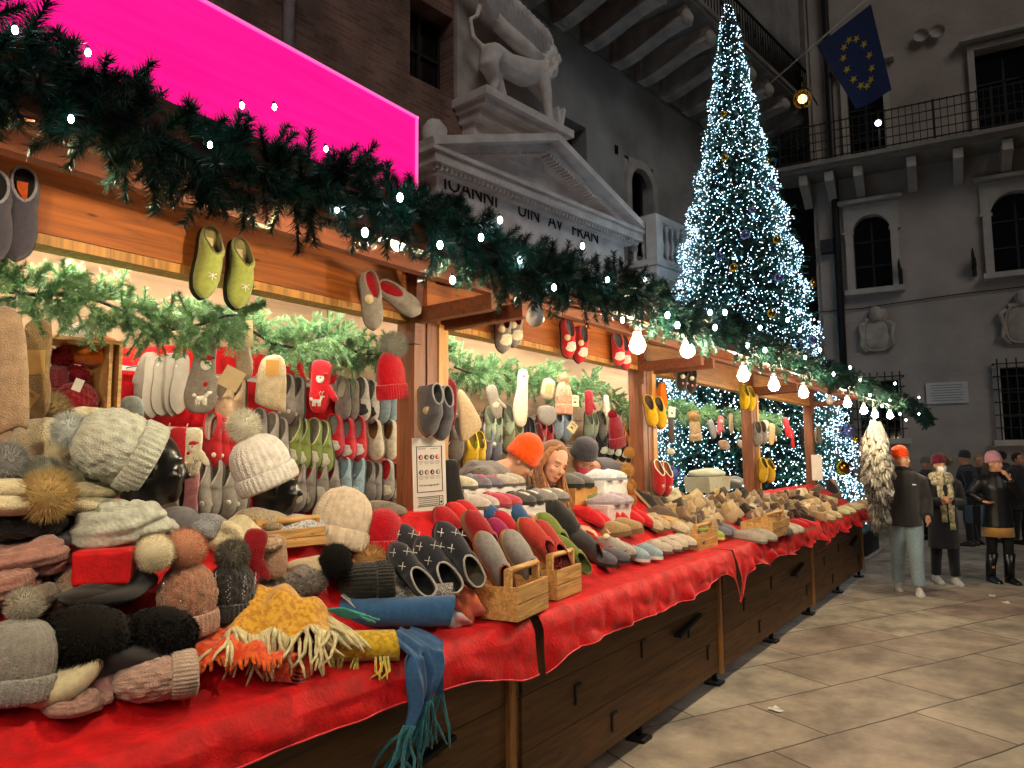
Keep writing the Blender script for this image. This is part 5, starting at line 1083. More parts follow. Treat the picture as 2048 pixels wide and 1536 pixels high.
# red beanie with a grey fur bobble by the first post
beanie(Matrix.Translation(PY(786, 797, BY-.06)) @ Matrix.Rotation(R_(-8), 4, 'Y'), 'red beanie with big grey fur bobble hung beside the first post', 'b8071d', 'smooth', '8f8f84', .078, squash=(.82, .5, 1.02), pomX=(.035, -.02, .25))
def hm(px, py, y, label, col, outline=LONGM, yaw=38, lean=0, s=1.0, name='mitten', cat='mitten', deco=(), th=.03, mat=None, group=None): return flatgood(name, upright(px, py, y, yaw, lean), label, cat, outline, col, th, mat, group, s, deco)
IY = 2.76
hm(405, 752, IY, 'long grey felt mitten with red cap face, red dot and sequin deer', '877f74', LONGM, 45, 4, .98, mat=felt('877f74'), deco=(('face', '8b2a22', .012, .055), ('dot', 'b3171c', .02, -.035), ('deer', 'd9cfae', .01, -.095)))
hm(640, 772, IY, 'red felt mitten with bearded face patch and sequin deer', 'bb0f1c', MIT, 40, 3, .88, mat=felt('bb0f1c'), deco=(('face', '8b2a22', -.002, .045), ('deer', 'd9cfae', -.012, -.085)))
hm(487, 705, IY, 'brown and grey sock behind two kraft cards near the green slippers', '8c7d66', SOCK, 40, -4, .8, 'sock', 'sock', mat=felt('8c7d66'))
card(upright(483, 668, IY-.04, 45, -4), 'kraft card with a small bear print hung below the green slippers', .095, .115, 'cdb98f')
card(upright(463, 757, IY-.05, 45, 28), 'blank folded kraft card turned askew beside the grey mitten', .085, .09, 'bfa981', False)
hm(543, 768, IY, 'striped beige wrist warmer with an ochre card', 'b9a988', [(-.05, .11), (.05, .12), (.07, -.11), (.05, -.13), (-.05, -.10), (-.07, -.06)], 38, 2, .95, 'wrist_warmer', 'wrist warmer', deco=(('band', '8f8268', 0, .0), ('band', '8f8268', 0, -.06), ('card', 'b88a45', .0, .075)))
# second stall, hung goods
hm(898, 808, IY-.05, 'flat burgundy knitted scarf piece hung beside the first post', '7a0a1c', [(-.04, .13), (.04, .12), (.04, -.13), (-.045, -.13)], 28, 3, .95, 'hanging_scarf', 'scarf', th=.014)
hm(935, 832, IY-.05, 'beige felt cone hat with turned-up brim, hung tilted', 'cbb28d', [(-.045, .14), (.0, .14), (.085, -.05), (.03, -.11), (-.06, -.14), (-.055, 0)], 28, -8, 1.0, 'cone_hat', 'hat', th=.035, mat=felt('cbb28d'))
hm(988, 803, IY, 'heather grey mitten with cream cloud patch', '8d867c', MIT, 28, -16, .75, mat=felt('8d867c'), deco=(('cloud', 'cfc0a0', 0, -.03),))
hm(1042, 795, IY, 'tall cream sock with dark letters and a pink toe at its top', 'ded6b8', [(-.03, .17), (.03, .17), (.042, .05), (.055, -.10), (.045, -.17), (.0, -.185), (-.035, -.15), (-.05, -.05), (-.035, .05)], 28, 6, 1.05, 'sock', 'sock', mat=felt('ded6b8'), deco=(('dot', 'c98a92', 0, .14),))
hm(1096, 778, IY+.05, 'taupe knitted headband with kraft paper band', 'b39f80', [(-.05, .07), (.05, .07), (.06, -.07), (-.055, -.07)], 28, 12, .9, 'headband', 'headband', deco=(('card', 'a98d5d', 0, 0),))
hm(1095, 830, IY+.02, 'grey headband with cream lettering under the peach beanie', '77726c', [(-.07, .06), (.06, .06), (.07, -.03), (.0, -.08), (-.08, -.03)], 28, 0, .95, 'headband', 'headband', mat=tweed('77726c', '9a948a'))
beanie(Matrix.Translation(PY(1128, 828, IY-.02)), 'peach cable knit beanie with a knitted bobble, hung in the second stall', 'cf9a7c', 'cable', 'd3a184', .05, squash=(.72, .5, 1.05), pomX=(-.0, 0, .245))
hm(1178, 805, IY, 'small burgundy mitten hung by its thumb', '8d0f1e', MIT, 28, 0, .68)
beanie(Matrix.Translation(PY(1236, 893, IY-.03)) @ Matrix.Rotation(R_(-12), 4, 'Y'), 'burgundy beanie with embossed letters and a bobble, largest in the second stall', '7c0c1c', 'smooth', '8a1020', .042, squash=(.98, .5, 1.2), pomX=(-.035, 0, .225))
hm(1214, 815, IY+.05, 'pair of small white socks with round card under the garland', 'ddd6c0', SOCK, 28, -4, .62, 'sock', 'sock', deco=(('dot', 'd9c48e', -.02, .06),))
card(upright(1145, 854, IY+.05, 28, 38), 'square picture card hung cornerwise above the grey beanie', .075, .075, 'c9b98c')
card(upright(1150, 802, IY+.1, 28, 0), 'kraft card with animal print behind the peach beanie', .07, .085, 'd2bd96')
# third and fourth stall, hung goods
beanie(Matrix.Translation(PY(1392, 880, IY)) @ Matrix.Rotation(R_(-8), 4, 'Y'), 'tan felt beanie with a brown fur bobble seen against the tree', 'b59872', 'smooth', 'a98a5c', .075, squash=(.95, .5, 1.0), pomX=(-.02, 0, .24))
card(upright(1344, 824, IY, 28, 4), 'white card tag above the brown sock in the third stall', .08, .10, 'e0d9c2'); hm(1342, 862, IY+.02, 'dark brown sock under a white card', '4b3a30', SOCK, 28, 0, .8, 'sock', 'sock')
hm(1424, 858, IY, 'grey felt mitten beside the tan beanie', '7d7b7c', MIT, 28, -18, .72, mat=felt('7d7b7c')); hm(1440, 850, IY+.02, 'dusty red mitten with pale cuff patch', 'a84a50', MIT, 28, 14, .75, mat=felt('a84a50'), deco=(('cloud', 'd8b9a8', .0, .06),))
hm(1462, 848, IY+.05, 'beige sock hung beside the dusty red mitten', 'a9957a', SOCK, 28, 0, .75, 'sock', 'sock')
hm(1448, 890, IY+.05, 'grey and orange tweed cap low behind the third post', '7c7268', [(-.09, .03), (.03, .06), (.09, .0), (.06, -.05), (-.05, -.05)], 28, 10, .95, 'flat_cap', 'cap', mat=tweed('7c7268', 'a8805a', 60)); hm(1482, 888, IY+.05, 'pale grey cap at the third post', 'b0a896', [(-.09, .03), (.03, .06), (.09, .0), (.06, -.05), (-.05, -.05)], 28, 24, .8, 'flat_cap', 'cap', mat=felt('b0a896'))
hm(1341, 903, IY+.1, 'small white felt owl ornament hung against the tree', 'cfc9a8', [(-.05, .02), (0, .04), (.05, .02), (.04, -.03), (-.04, -.03)], 28, 8, .9, 'owl_ornament', 'ornament', mat=felt('c9c6a4'))
hm(1574, 855, IY, 'bright red mitten with cream cuff hung in the farthest stall', 'cc1019', MIT, 28, -14, 1.0, mat=felt('cc1019')); hm(1585, 880, IY-.02, 'red and cream sock over the red mitten', 'cb141d', SOCK, 28, 0, .8, 'sock', 'sock', mat=felt('cb141d'), deco=(('band', 'ddd3bd', 0, .08), ('band', 'ddd3bd', 0, .05)))
hm(1543, 868, IY, 'beige leather mitten beside the red one', 'b99d70', MIT, 28, 8, 1.0, mat=felt('b99d70')); hm(1528, 860, IY+.05, 'cream knitted mitten behind the beige one', 'cfc2a0', MIT, 28, 20, .95)
hm(1603, 875, IY+.02, 'black glove cuff at the last post', '1b1a1c', SOCK, 28, 0, 1.0, 'sock', 'sock'); hm(1612, 845, IY-.02, 'narrow red sock edge on at the last post', 'b81a24', SOCK, 70, 0, .9, 'sock', 'sock')
card(upright(1634, 935, BY-.06, 75, 0), 'long white paper strip hung on the last post', .14, .36, 'ded6c8', False)
# rows of slippers on the back wall rails
def rail(a, b, z, label):
    mb = M(); mb.box(((a+b)/2, 3.22, z), (b-a, .012, .02)); k = a+.03
    while k < b: mb.tube([(k, 3.215, z), (k, 3.12, z+.004), (k, 3.11, z+.02)], .003, 4); k += .085
    o = put('hook_rail', mb, plain('cfc9c2', .4), None); return tag(o, label, 'hook rail', 'hook rails on the back wall')
WY = 3.12
def row(items, y, label, yaw=60, group='slippers', **k):
    k['s'] = k.get('s', 1)*1.16
    for i, (px, py) in enumerate(items): slipper(hang(px, py, y, yaw+6*math.sin(i*2.1), 3*math.sin(i*1.7)), label, group=group+': '+label, **k)
rail(1.65, 3.5, 2.12, 'upper white hook rail on the red backcloth'); rail(1.8, 3.5, 1.86, 'middle white hook rail on the red backcloth'); rail(1.8, 3.5, 1.61, 'lower white hook rail on the red backcloth')
row([(305, 770), (325, 772), (345, 769), (362, 766)], WY, 'grey slipper sole in the row of four left of the long grey mitten', 166, style='mule', up='938c80', lin_='5d574f', sole='968f80', s=.86)
row([(455, 800), (478, 805)], WY, 'beige felt slipper hung under the kraft cards', style='mule', up='b79b77', lin_='77664f', sole='4b4035', s=.8)
row([(578, 800), (596, 805)], WY, 'grey slipper with small white dots left of the red mitten', style='mule', up='8a847c', lin_='57514b', sole='4b4540', deco=('eye:d9d4c8',), s=.8)
row([(688, 798), (706, 802)], WY, 'grey slipper with furry lining right of the red mitten', style='mocc', up='87827c', lin_='c9c0ae', sole='4b4540', s=.8)
row([(727, 800), (747, 805)], WY, 'white slipper with black motif under the red beanie', style='mocc', up='c9c5bb', lin_='8b867e', sole='4b4540', deco=('patch:3b3838',), s=.82)
row([(768, 803), (783, 806), (797, 806)], WY, 'light blue felt slipper under the red beanie', style='mule', up='8fa7b0', lin_='55636a', sole='4b5055', s=.82)
row([(432, 882), (450, 886), (466, 888), (486, 880)], WY, 'red slipper with cream lining and white dots in the middle row', style='mocc', up='b9151d', lin_='d6ccb4', sole='3b3531', deco=('eye:ddd3bd',), s=.85)
row([(522, 872), (545, 880), (562, 888)], WY, 'pale grey slipper between the red and green ones in the middle row', style='mule', up='9b948a', lin_='7a7167', sole='4b4540', deco=('tag:d9c9a0',), s=.82)
row([(590, 885), (607, 890), (628, 890), (650, 895)], WY, 'green slipper with white sheep patch in the middle row', style='mule', up='7f9142', lin_='8c8a72', sole='55602e', rim='c4c79a', deco=('patch:d4d2bd', 'tag:d6cba6'), s=.88)
row([(672, 872), (697, 880), (718, 878)], WY, 'red slipper with white bow in the middle row', style='mocc', up='c01424', lin_='8a8783', sole='d1465a', deco=('patch:d9d3cc',), s=.82)
row([(752, 880), (783, 880)], WY, 'beige moccasin with bow beside the dark pair in the middle row', style='mocc', up='c9bda3', lin_='9a6a35', sole='8b7d68', s=.85)
row([(803, 878)], WY, 'dark slipper at the post end of the middle row', style='mocc', up='3a3a42', lin_='222226', sole='55504a', s=.8)
row([(408, 975), (430, 976), (455, 975), (478, 978)], WY, 'grey slipper with owl eyes in the bottom row', style='mule', up='8f8a80', lin_='6b665e', sole='57524c', rim='a9a394', deco=('eye:d4cdb8', 'tag:d3c999'), s=.88)
row([(598, 966), (618, 968), (642, 960), (666, 964)], WY, 'grey slipper with red lining and cream sheep in the bottom row', style='mule', up='8c857b', lin_='b3202a', sole='57524c', deco=('patch:d3cbb5',), s=.88)
row([(690, 958), (716, 960)], WY, 'light blue slipper with white motif in the bottom row', style='mule', up='8fa9b2', lin_='71878f', sole='5a6a70', deco=('patch:c9ced0',), s=.82)
row([(738, 965), (752, 968)], WY, 'plain dark grey slipper in the bottom row', style='mule', up='76706a', lin_='55504a', sole='403b37', s=.82)
row([(775, 960), (793, 966)], WY, 'grey slipper with red lining at the post end of the bottom row', style='mocc', up='8c857b', lin_='b3202a', sole='57524c', deco=('patch:d0c8b2',), s=.85)
hm(385, 903, WY-.1, 'cream mitten with red cap face and sequin deer in front of the red slippers', 'd3cbac', MIT, 42, 2, .74, mat=felt('d3cbac'), deco=(('face', 'b3171c', .0, .03), ('dot', 'b3171c', -.02, -.01), ('deer', 'cfc7a6', 0, -.08)))
hm(357, 902, WY-.06, 'red mitten just behind the cream one', 'b3121b', MIT, 42, 0, .74, mat=felt('b3121b'))
hm(381, 995, WY-.06, 'pair of pink socks with white dots in the bottom row', 'c98a90', SOCK, 42, 3, .78, 'sock', 'sock'); hm(340, 998, WY-.06, 'grey green wool sock next to the pink socks', '8f907c', SOCK, 42, 3, 1.0, 'sock', 'sock'); hm(362, 990, WY-.03, 'black sock between the pink and grey socks', '151517', SOCK, 42, 3, .8, 'sock', 'sock')
hm(222, 828, WY-.1, 'grey sock with white label hung left of the soles', '77786e', SOCK, 42, 0, .8, 'sock', 'sock', deco=(('dot', 'd9d4c8', .0, .0),)); hm(262, 830, WY-.1, 'pale blue grey sock hung left of the soles', '8c9590', [(-.05, .08), (.05, .08), (.05, -.08), (-.05, -.08)], 42, 0, .8, 'sock', 'sock')
# second stall wall
rail(3.4, 5.6, 2.02, 'white hook rail on the plywood of the second stall'); rail(3.4, 5.6, 1.80, 'lower white hook rail on the plywood of the second stall')
row([(975, 850), (990, 853), (1012, 846)], WY, 'mint green slipper under the cloud mitten', 30, style='mule', up='9aa88c', lin_='6b7462', sole='4b5045', s=.8)
row([(936, 906), (952, 905)], WY, 'yellow slipper beside the hanging cone hat', 30, style='clog', up='d0a80e', lin_='7b6a1e', sole='6b5a1e', s=.9)
row([(985, 890), (968, 886)], WY, 'slate slipper with white tag behind the orange beanie', 30, style='mule', up='5b5c66', lin_='c9c4b6', sole='3b3b40', deco=('tag:dcd6c8',), s=.9)
row([(1012, 872), (1030, 868)], WY, 'olive slipper behind the orange beanie', 30, style='mule', up='6f6d4c', lin_='55533a', sole='3b3a2c', s=.85)
row([(1108, 846), (1128, 846)], WY, 'blue grey slipper under the peach beanie', 30, style='mule', up='6f7c86', lin_='46505a', sole='3b4046', s=.95)
row([(1174, 850), (1184, 852)], WY, 'mint slipper beside the picture card', 30, style='mule', up='a5b499', lin_='7b866f', sole='5b6152', s=.75)
row([(1200, 852)], WY, 'grey mottled slipper under the white socks', 30, style='mule', up='6d6a62', lin_='4b4843', sole='3b3834', s=.8)
row([(1078, 862), (1092, 868)], WY, 'dark red slipper in the shade above the long haired woman', 30, style='mule', up='8d1620', lin_='55121a', sole='2b2523', s=.8)
row([(1056, 870), (1046, 868)], WY, 'black slipper above the long haired woman', 30, style='mule', up='222226', lin_='3b3b40', sole='1b1b1d', s=.8)
row([(1238, 872), (1250, 874), (1226, 870)], WY, 'ochre slipper behind the burgundy beanie', 30, style='mule', up='b9701f', lin_='7b4a18', sole='4b3018', s=.75)
row([(1200, 888), (1215, 890), (1228, 893), (1243, 896), (1256, 898)], WY, 'black slipper with white pompom motif behind the bent person in charcoal', 30, style='mule', up='1b1c1e', lin_='2b2c2e', sole='0f1011', deco=('patch:cfd2c0',), s=.8)
row([(910, 880), (1100, 900), (1070, 885)], WY, 'brown grey slipper in the dim back row', 30, style='mule', up='6b6258', lin_='3b3630', sole='2b2622', s=.9)
# ------------------------------------------------------------------ crate shelf and stacked hats at the near end
SH = thing('crate_shelf', 'standing open wooden crate used as a shelf under the inner garland', 'crate', frame((1, -.15, 0), (0, 0, 1), PY(160, 856, 2.95)))
for nm, c, d in (('side_board', (.10, 0, .16), (.012, .2, .33)), ('side_board', (.065, .0, .16), (.012, .2, .33)), ('top_board', (-.10, 0, .325), (.42, .2, .014)), ('bottom_board', (-.24, 0, -.006), (.72, .22, .014)), ('back_slat', (-.03, .09, .16), (.05, .01, .32)), ('back_slat', (-.14, .09, .16), (.05, .01, .32)), ('back_slat', (.045, .09, .16), (.05, .01, .32))):
    put(nm, M().box(c, d), TAPW, SH)
bX = lambda px, py, y, lean=0, yaw=0: Matrix.Translation(PY(px, py, y)) @ Matrix.Rotation(R_(-yaw), 4, 'Z') @ Matrix.Rotation(R_(lean), 4, 'Y')
beanie(bX(150, 838, 2.93, 0), 'burgundy beanie with white price tag standing in the crate shelf', '7d0816', 'cable', '6b0714', .05, squash=(.75, .6, .62)); card(upright(156, 770, 2.80, 40, 20), 'small white price tag on the burgundy beanie in the crate', .03, .045, 'd5cfc2', False)
beanie(bX(118, 800, 2.97, 0), 'dark burgundy sequined beanie at the back of the crate shelf', '5d0612', 'smooth', '6b0714', .05, squash=(.6, .5, .6), beads='b08a8a')
hm(72, 745, 2.62, 'brown wool sock with kraft paper band at the near end', '8b7550', SOCK, 45, 0, 1.05, 'sock', 'sock', deco=(('card', 'b8965a', 0, .03),)); hm(52, 780, 2.66, 'dark brown sock with small white tag behind the kraft band', '40332a', SOCK, 45, 3, .9, 'sock', 'sock')
hm(8, 745, 2.45, 'beige knitted scarf end hung at the left picture edge', 'a58d72', [(-.05, .17), (.05, .17), (.07, -.15), (.04, -.17), (-.06, -.17)], 45, -3, .95, 'hanging_scarf', 'scarf', th=.03)
card(upright(54, 795, 2.60, 45, 35), 'small kraft card hung cornerwise under the brown socks', .055, .055, 'b39258')
hm(182, 700, 2.98, 'orange felt cap on top of the crate shelf', 'c4610f', [(-.09, .03), (0, .06), (.09, .04), (.08, -.05), (-.08, -.05)], 40, 6, 1.05, 'felt_cap', 'hat', th=.1, mat=felt('c4610f')); hm(160, 668, 2.9, 'white felt cap tucked under the garland over the orange cap', 'd8d2c2', [(-.06, .0), (0, .05), (.06, .0), (.04, -.04), (-.04, -.04)], 40, 0, .9, 'felt_cap', 'hat', th=.08, mat=felt('d8d2c2'))
CR_ = 'cdc39a'
for i, (px, py, y, l) in enumerate([(72, 838, 2.80, 'crumpled cream scarf lying along the crate shelf board'), (150, 838, 2.82, 'folded cream wool cloth at the end of the crate shelf board'), (20, 828, 2.76, 'cream scarf bundle at the left end of the crate shelf board')]): lump('folded_scarf', Matrix.Translation(PY(px, py+14, y)), l, 'scarf', (.13, .08, .045), knit(CR_, 120), 6, .16, i)
# stack of cream hats with fur bobbles
beanie(bX(82, 946, 2.62, 4, 20), 'cream smooth beanie standing upright on the stack, brown fur bobble behind it', 'cfc4a0', 'smooth', '8b7a55', .085, squash=(.98, .7, .82), pomX=(.0, .06, .24))
for i, (px, py, y, l, c) in enumerate([(165, 990, 2.46, 'upper folded cream beanie beside the tan fur bobble', 'd8cda8'), (163, 1015, 2.44, 'lower folded cream beanie beside the tan fur bobble', 'dcd2ae'), (28, 985, 2.44, 'upper folded cream beanie at the left edge', 'd6cba6'), (22, 1012, 2.42, 'lower folded cream beanie at the left edge', 'd9cfab')]): lump('folded_beanie', Matrix.Translation(PY(px, py+8, y)), l, 'knit hat', (.105, .10, .035), knit(c, 200), 2, .05, i)
for i, (px, py, y, r, c, l) in enumerate([(10, 925, 2.46, .075, '8d9090', 'grey white fur bobble at the left edge'), (85, 950, 2.42, .065, '7f8278', 'grey fur bobble between the folded cream hats'), (163, 948, 2.48, .085, '8d8a7a', 'grey green fur bobble above the folded cream hats'), (95, 990, 2.34, .09, 'b39a66', 'tan fur bobble over the folded cream hats'), (130, 905, 2.62, .07, 'a39468', 'sand fur bobble behind the upright cream beanie'), (190, 960, 2.52, .05, '5f5f4a', 'small olive fur bobble by the grey knit hood')]):
    T = thing('fur_bobble', l, 'bobble', Matrix.Translation(PY(px, py, y)), 'fur bobbles on the stacked hats'); put('fur', pom_mesh(1100, i % 4, .028), fur(c), T, Matrix.Diagonal((r, r, r, 1)))
# ------------------------------------------------------------------ heads wearing hats
DUMMY = plain('0a0a0b', .28, .5, .02)
def dummy_head(p, az, label, s=1.0, nod=0):
    T = thing('mannequin_head', label, 'mannequin', Matrix.Translation(p) @ Matrix.Rotation(R_(az), 4, 'Z') @ Matrix.Rotation(R_(nod), 4, 'Y') @ Matrix.Diagonal((s, s, s, 1))); mb = M(); head_into(mb, Matrix.Identity(4)); mb.tube([(-.02, 0, -.05), (-.03, 0, -.16), (-.03, 0, -.22)], [.055, .055, .066], 14)
    solid('head', mb, DUMMY, T, .008, 3); return T
h1 = PY(300, 935, 2.32); dummy_head(h1, -22, 'glossy black mannequin head under the pale cable knit hat, face towards the post', 1.08)
X = Matrix.Translation(h1) @ Matrix.Rotation(R_(-22), 4, 'Z') @ Matrix.Translation((-.03, 0, .035)) @ Matrix.Rotation(R_(-64), 4, 'Y') @ Matrix.Translation((0, 0, -.035))
beanie(X, 'pale grey cable knit hat with bobble on the black mannequin head', 'b7bcae', 'cable', 'b9c2c0', .06, s=1.06, pomX=(-.01, 0, .235))
h2 = PY(546, 975, 2.42); dummy_head(h2, -30, 'black mannequin head under the white fur bobble hat', 1.0)
X = Matrix.Translation(h2) @ Matrix.Rotation(R_(-30), 4, 'Z') @ Matrix.Translation((-.02, 0, .03)) @ Matrix.Rotation(R_(-24), 4, 'Y') @ Matrix.Translation((0, 0, -.025))
beanie(X, 'white knit hat with cream fur bobble on the black mannequin head', 'e6e2da', 'rib', 'e6dcc6', .072, s=1.06, squash=(1, 1, .9))
coil('knit_snood', Matrix.Translation(PY(258, 1098, 2.30)) @ Matrix.Rotation(R_(-30), 4, 'Z'), 'pale grey cable knit snood lying below the first mannequin head', 'snood', .085, .062, knit('b3b8ab', 70), 2.6, 4, 7, .85)
o = put('display_block', M().box((0, 0, -.05), (.15, .13, .10)), RED, None, Matrix.Translation(PY(212, 1096, 2.25)) @ Matrix.Rotation(R_(-38), 4, 'Z')); tag(o, 'red velvet covered display block under the pale snood', 'display block'); bv = o.modifiers.new('b', 'BEVEL'); bv.width = .012; bv.segments = 3
# ------------------------------------------------------------------ nearest counter, back to front
def B(px, py, lean=0, yaw=0, up=0): return Matrix.Translation(PS(px, py, up=up)) @ Matrix.Rotation(R_(yaw), 4, 'Z') @ Matrix.Rotation(R_(lean), 4, 'Y')
def LB(px, py, az, up=.0, z0=None, pitch=0):
    "a beanie lying on its side with its top pointing to azimuth az"
    p = PS(px, py, up=up) if z0 is None else PZ(px, py, z0); return Matrix.Translation(p+Vector((0, 0, .045 if z0 is None else 0))) @ Matrix.Rotation(R_(az), 4, 'Z') @ Matrix.Rotation(R_(90-pitch), 4, 'Y') @ Matrix.Translation((0, 0, -.11))
beanie(Matrix.Translation(PY(672, 1098, 2.40)) @ Matrix.Rotation(R_(16), 4, 'Y'), 'large cream coarse knit hat tilted on a stand, behind the black fur bobble', 'd5c3aa', 'rib', None, s=1.25, squash=(1, .9, .95))
lump('knit_brim', Matrix.Translation(PS(640, 1110, up=.08)), 'cream felt brim of a hat lying below the large cream knit hat', 'knit hat', (.15, .10, .035), felt('cdbb94'), 3, .06, 3)
lump('folded_scarf', Matrix.Translation(PS(590, 1052, up=.06)), 'grey and white herringbone knit folded beside the wooden tray', 'scarf', (.15, .09, .055), tweed('c8c8c6', '8d8d90', 140), 3, .07, 6)
lump('folded_hat', Matrix.Translation(PS(520, 1040, up=.06)), 'beige speckled knit cap below the second mannequin head', 'knit hat', (.12, .09, .06), tweed('b5a58a', '8f8064', 170), 3, .05, 8)
lump('folded_scarf', Matrix.Translation(PS(470, 1075, up=.05)), 'cream scarf folded in a cross beside the tray', 'scarf', (.09, .08, .07), knit('cfc39f', 80), 5, .12, 9)
lump('sequined_mitten', Matrix.Translation(PS(405, 1060, up=.03)), 'grey sequined mitten lying behind the rose bobble hat', 'mitten', (.10, .07, .05), tweed('73777c', '9a9da0', 200), 4, .1, 10)
lump('felt_cap', Matrix.Translation(PS(352, 1038, up=.05)), 'grey felt cap lying behind the cream bobble', 'cap', (.08, .07, .05), felt('77767a'), 2, .06, 12)
o = crate(Matrix.Translation(PS(560, 1092, up=.0)) @ Matrix.Rotation(R_(-4), 4, 'Z'), 'shallow wooden tray holding folded scarves behind the brown wrist warmer', .30, .16, .07); 
beanie(B(765, 1088, 0, 0, .05), 'red knit hat standing by the foot of the first post', 'b90d20', 'smooth', None, squash=(.9, .8, .85))
T = thing('fur_bobble', 'tan fur bobble in front of the red hat', 'bobble', Matrix.Translation(PS(742, 1088, up=.10)), 'fur bobbles on the stacked hats'); put('fur', pom_mesh(1300, 2, .026), fur('b98f5c'), T, Matrix.Diagonal((.085, .085, .08, 1)))
hm(775, 1018, 2.42, 'grey wool glove lying over the top of the red hat', '8d8578', [(-.10, .02), (-.02, .035), (.08, .02), (.10, -.01), (.02, -.03), (-.09, -.02)], 20, 10, 1.0, 'wool_glove', 'glove')
beanie(LB(728, 1165, 140, .06), 'dark olive knit hat lying beside the black fur bobble, white tag on it', '23241f', 'rib', None, s=1.0, squash=(.7, 1, 1))
T = thing('fur_bobble', 'large black fur bobble in front of the cream knit hat', 'bobble', Matrix.Translation(PY(672, 1122, 2.17)), 'fur bobbles on the stacked hats'); put('fur', pom_mesh(1500, 1, .022), fur('0b0b0a'), T, Matrix.Diagonal((.072, .072, .075, 1)))
card(Matrix.Translation(PS(702, 1158, up=.12)) @ Matrix.Rotation(R_(35), 4, 'Z') @ Matrix.Rotation(R_(-50), 4, 'X'), 'blank white swing tag on the dark hat with the black bobble', .05, .085, 'c9c4ba', False)
lump('folded_scarf', Matrix.Translation(PS(760, 1145, up=.05)), 'grey and black striped knit folded beside the navy slippers', 'scarf', (.13, .10, .055), tweed('99948a', '5a5650', 110), 4, .08, 14)
lump('crumpled_scarf', Matrix.Translation(PS(790, 1165, up=.04)), 'grey beige scarf crumpled in front of the navy slippers', 'scarf', (.14, .09, .06), felt('a89c8b'), 8, .16, 15)
hm(545, 1114, 2.2, 'brown ribbed wrist warmer with fur cuff standing behind the fur collars', '9a7a62', [(-.05, .075), (.05, .085), (.055, -.08), (-.055, -.08)], 30, -3, .78, 'wrist_warmer', 'wrist warmer', th=.06, mat=knit('a0806a', 60)); furlump('fur_cuff', Matrix.Translation(PY(545, 1092, 2.19)), 'beige fur cuff topping the brown wrist warmer', 'fur cuff', (.046, .034, .02), 'b39a80', 700, 3)
hm(503, 1120, 2.2, 'dark red knitted mitten squeezed behind the grey bobble', '8a0f1a', MIT, 30, 10, .75)
# three bobble hats standing in a row
rose = '9d6f58'
beanie(Matrix.Translation(PS(378, 1252, up=.035)) @ Matrix.Rotation(R_(-4), 4, 'Y'), 'rose brown pearl studded hat with peach bobble standing upright', rose, 'cable', 'b98468', .068, cuff='b28a74', squash=(.80, .62, .92), s=1.08, beads='d8c3a8', pomX=(-.005, 0, .265), pomw=.02, pomn=1700)
T = thing('fur_bobble', 'cream fluffy bobble half behind the peach one', 'bobble', Matrix.Translation(PY(310, 1106, 2.17)), 'fur bobbles on the stacked hats'); put('fur', pom_mesh(1500, 3, .022), fur('cfc6a6'), T, Matrix.Diagonal((.062, .062, .062, 1)))
beanie(Matrix.Translation(PS(458, 1225, up=.03)) @ Matrix.Rotation(R_(2), 4, 'Y'), 'charcoal beaded hat with grey fur bobble standing beside the rose one', '2b2a2a', 'cable', '6d695e', .066, squash=(.80, .62, .82), beads='b9b9bd', pomX=(0, 0, .25), pomn=1400)
furlump('fur_collar', Matrix.Translation(PS(560, 1180, up=.03)), 'grey brown fur collar lying behind the mustard scarf', 'fur collar', (.12, .07, .055), '7b736c', 2200, 5); furlump('fur_collar', Matrix.Translation(PS(610, 1160, up=.04)), 'paler grey fur collar next to the black bobble', 'fur collar', (.09, .07, .06), '8d857f', 1800, 6)
# the near left heap
Z_ = lambda px, py, up=.05, rz=0: Matrix.Translation(PS(px, py, up=up)) @ Matrix.Rotation(R_(rz), 4, 'Z')
for i, (X, R0, r, c, l, nm, cat, rb) in enumerate([
    (Z_(60, 1125, .06, -30), .10, .05, '9c7266', 'rose knitted snood with folds at the left edge', 'knit_snood', 'snood', 9), (Z_(5, 1175, .05, 10), .10, .042, '94695c', 'rose knitted scarf below the snood at the left edge', 'knit_scarf', 'scarf', 8),
    (Z_(112, 1068, .05, 0), .05, .032, '8d8f98', 'blue grey rolled knit scarf behind the rose snood', 'knit_scarf', 'scarf', 7), (Z_(150, 1052, .05, 40), .045, .03, '8f5f60', 'old rose rolled knit scarf behind the rose snood', 'knit_scarf', 'scarf', 7),
    (Z_(75, 1195, .05, 20), .06, .034, '6f655a', 'grey brown bouclé bundle above the black fur hat', 'boucle_scarf', 'scarf', 5), (Z_(160, 1418, .02, -30), .06, .026, '8b6a60', 'brown pink knitted mitten curled at the counter edge', 'knitted_mitten', 'mitten', 8),
    (Z_(30, 1060, .06, 0), .10, .05, '141618', 'black wool shawl heaped at the left edge', 'wool_shawl', 'shawl', 3)]):
    coil(nm, X, l, cat, R0, r, knit(c, 90), 2.4, i+3, rb)
lump('wrist_warmer', Z_(165, 1140, .04, 25), 'glittery beige wrist warmer lying on the red block', 'wrist warmer', (.10, .045, .035), tweed('a98d76', '7a5f4c', 210), 3, .08, 1)
lump('folded_cloth', Z_(60, 1032, .08), 'pale blue grey cloth on the black shawl', 'cloth', (.06, .04, .025), felt('77838a'), 5, .2, 9)
furlump('fur_trim', Z_(145, 1178, .05), 'grey beige fur trim between the rose knit and the black fur hat', 'fur trim', (.085, .05, .04), '8d7f6c', 1800, 8)
furlump('fur_hat', Z_(160, 1255, .13, -20), 'large black fur hat lying nearest the grey ribbed hat', 'fur hat', (.145, .10, .10), '0c0a08', 2600, 9); furlump('fur_hat', Z_(312, 1255, .11, -20), 'black fur hat with white tag beside the orange scarf', 'fur hat', (.125, .095, .09), '0d0b09', 2400, 10)
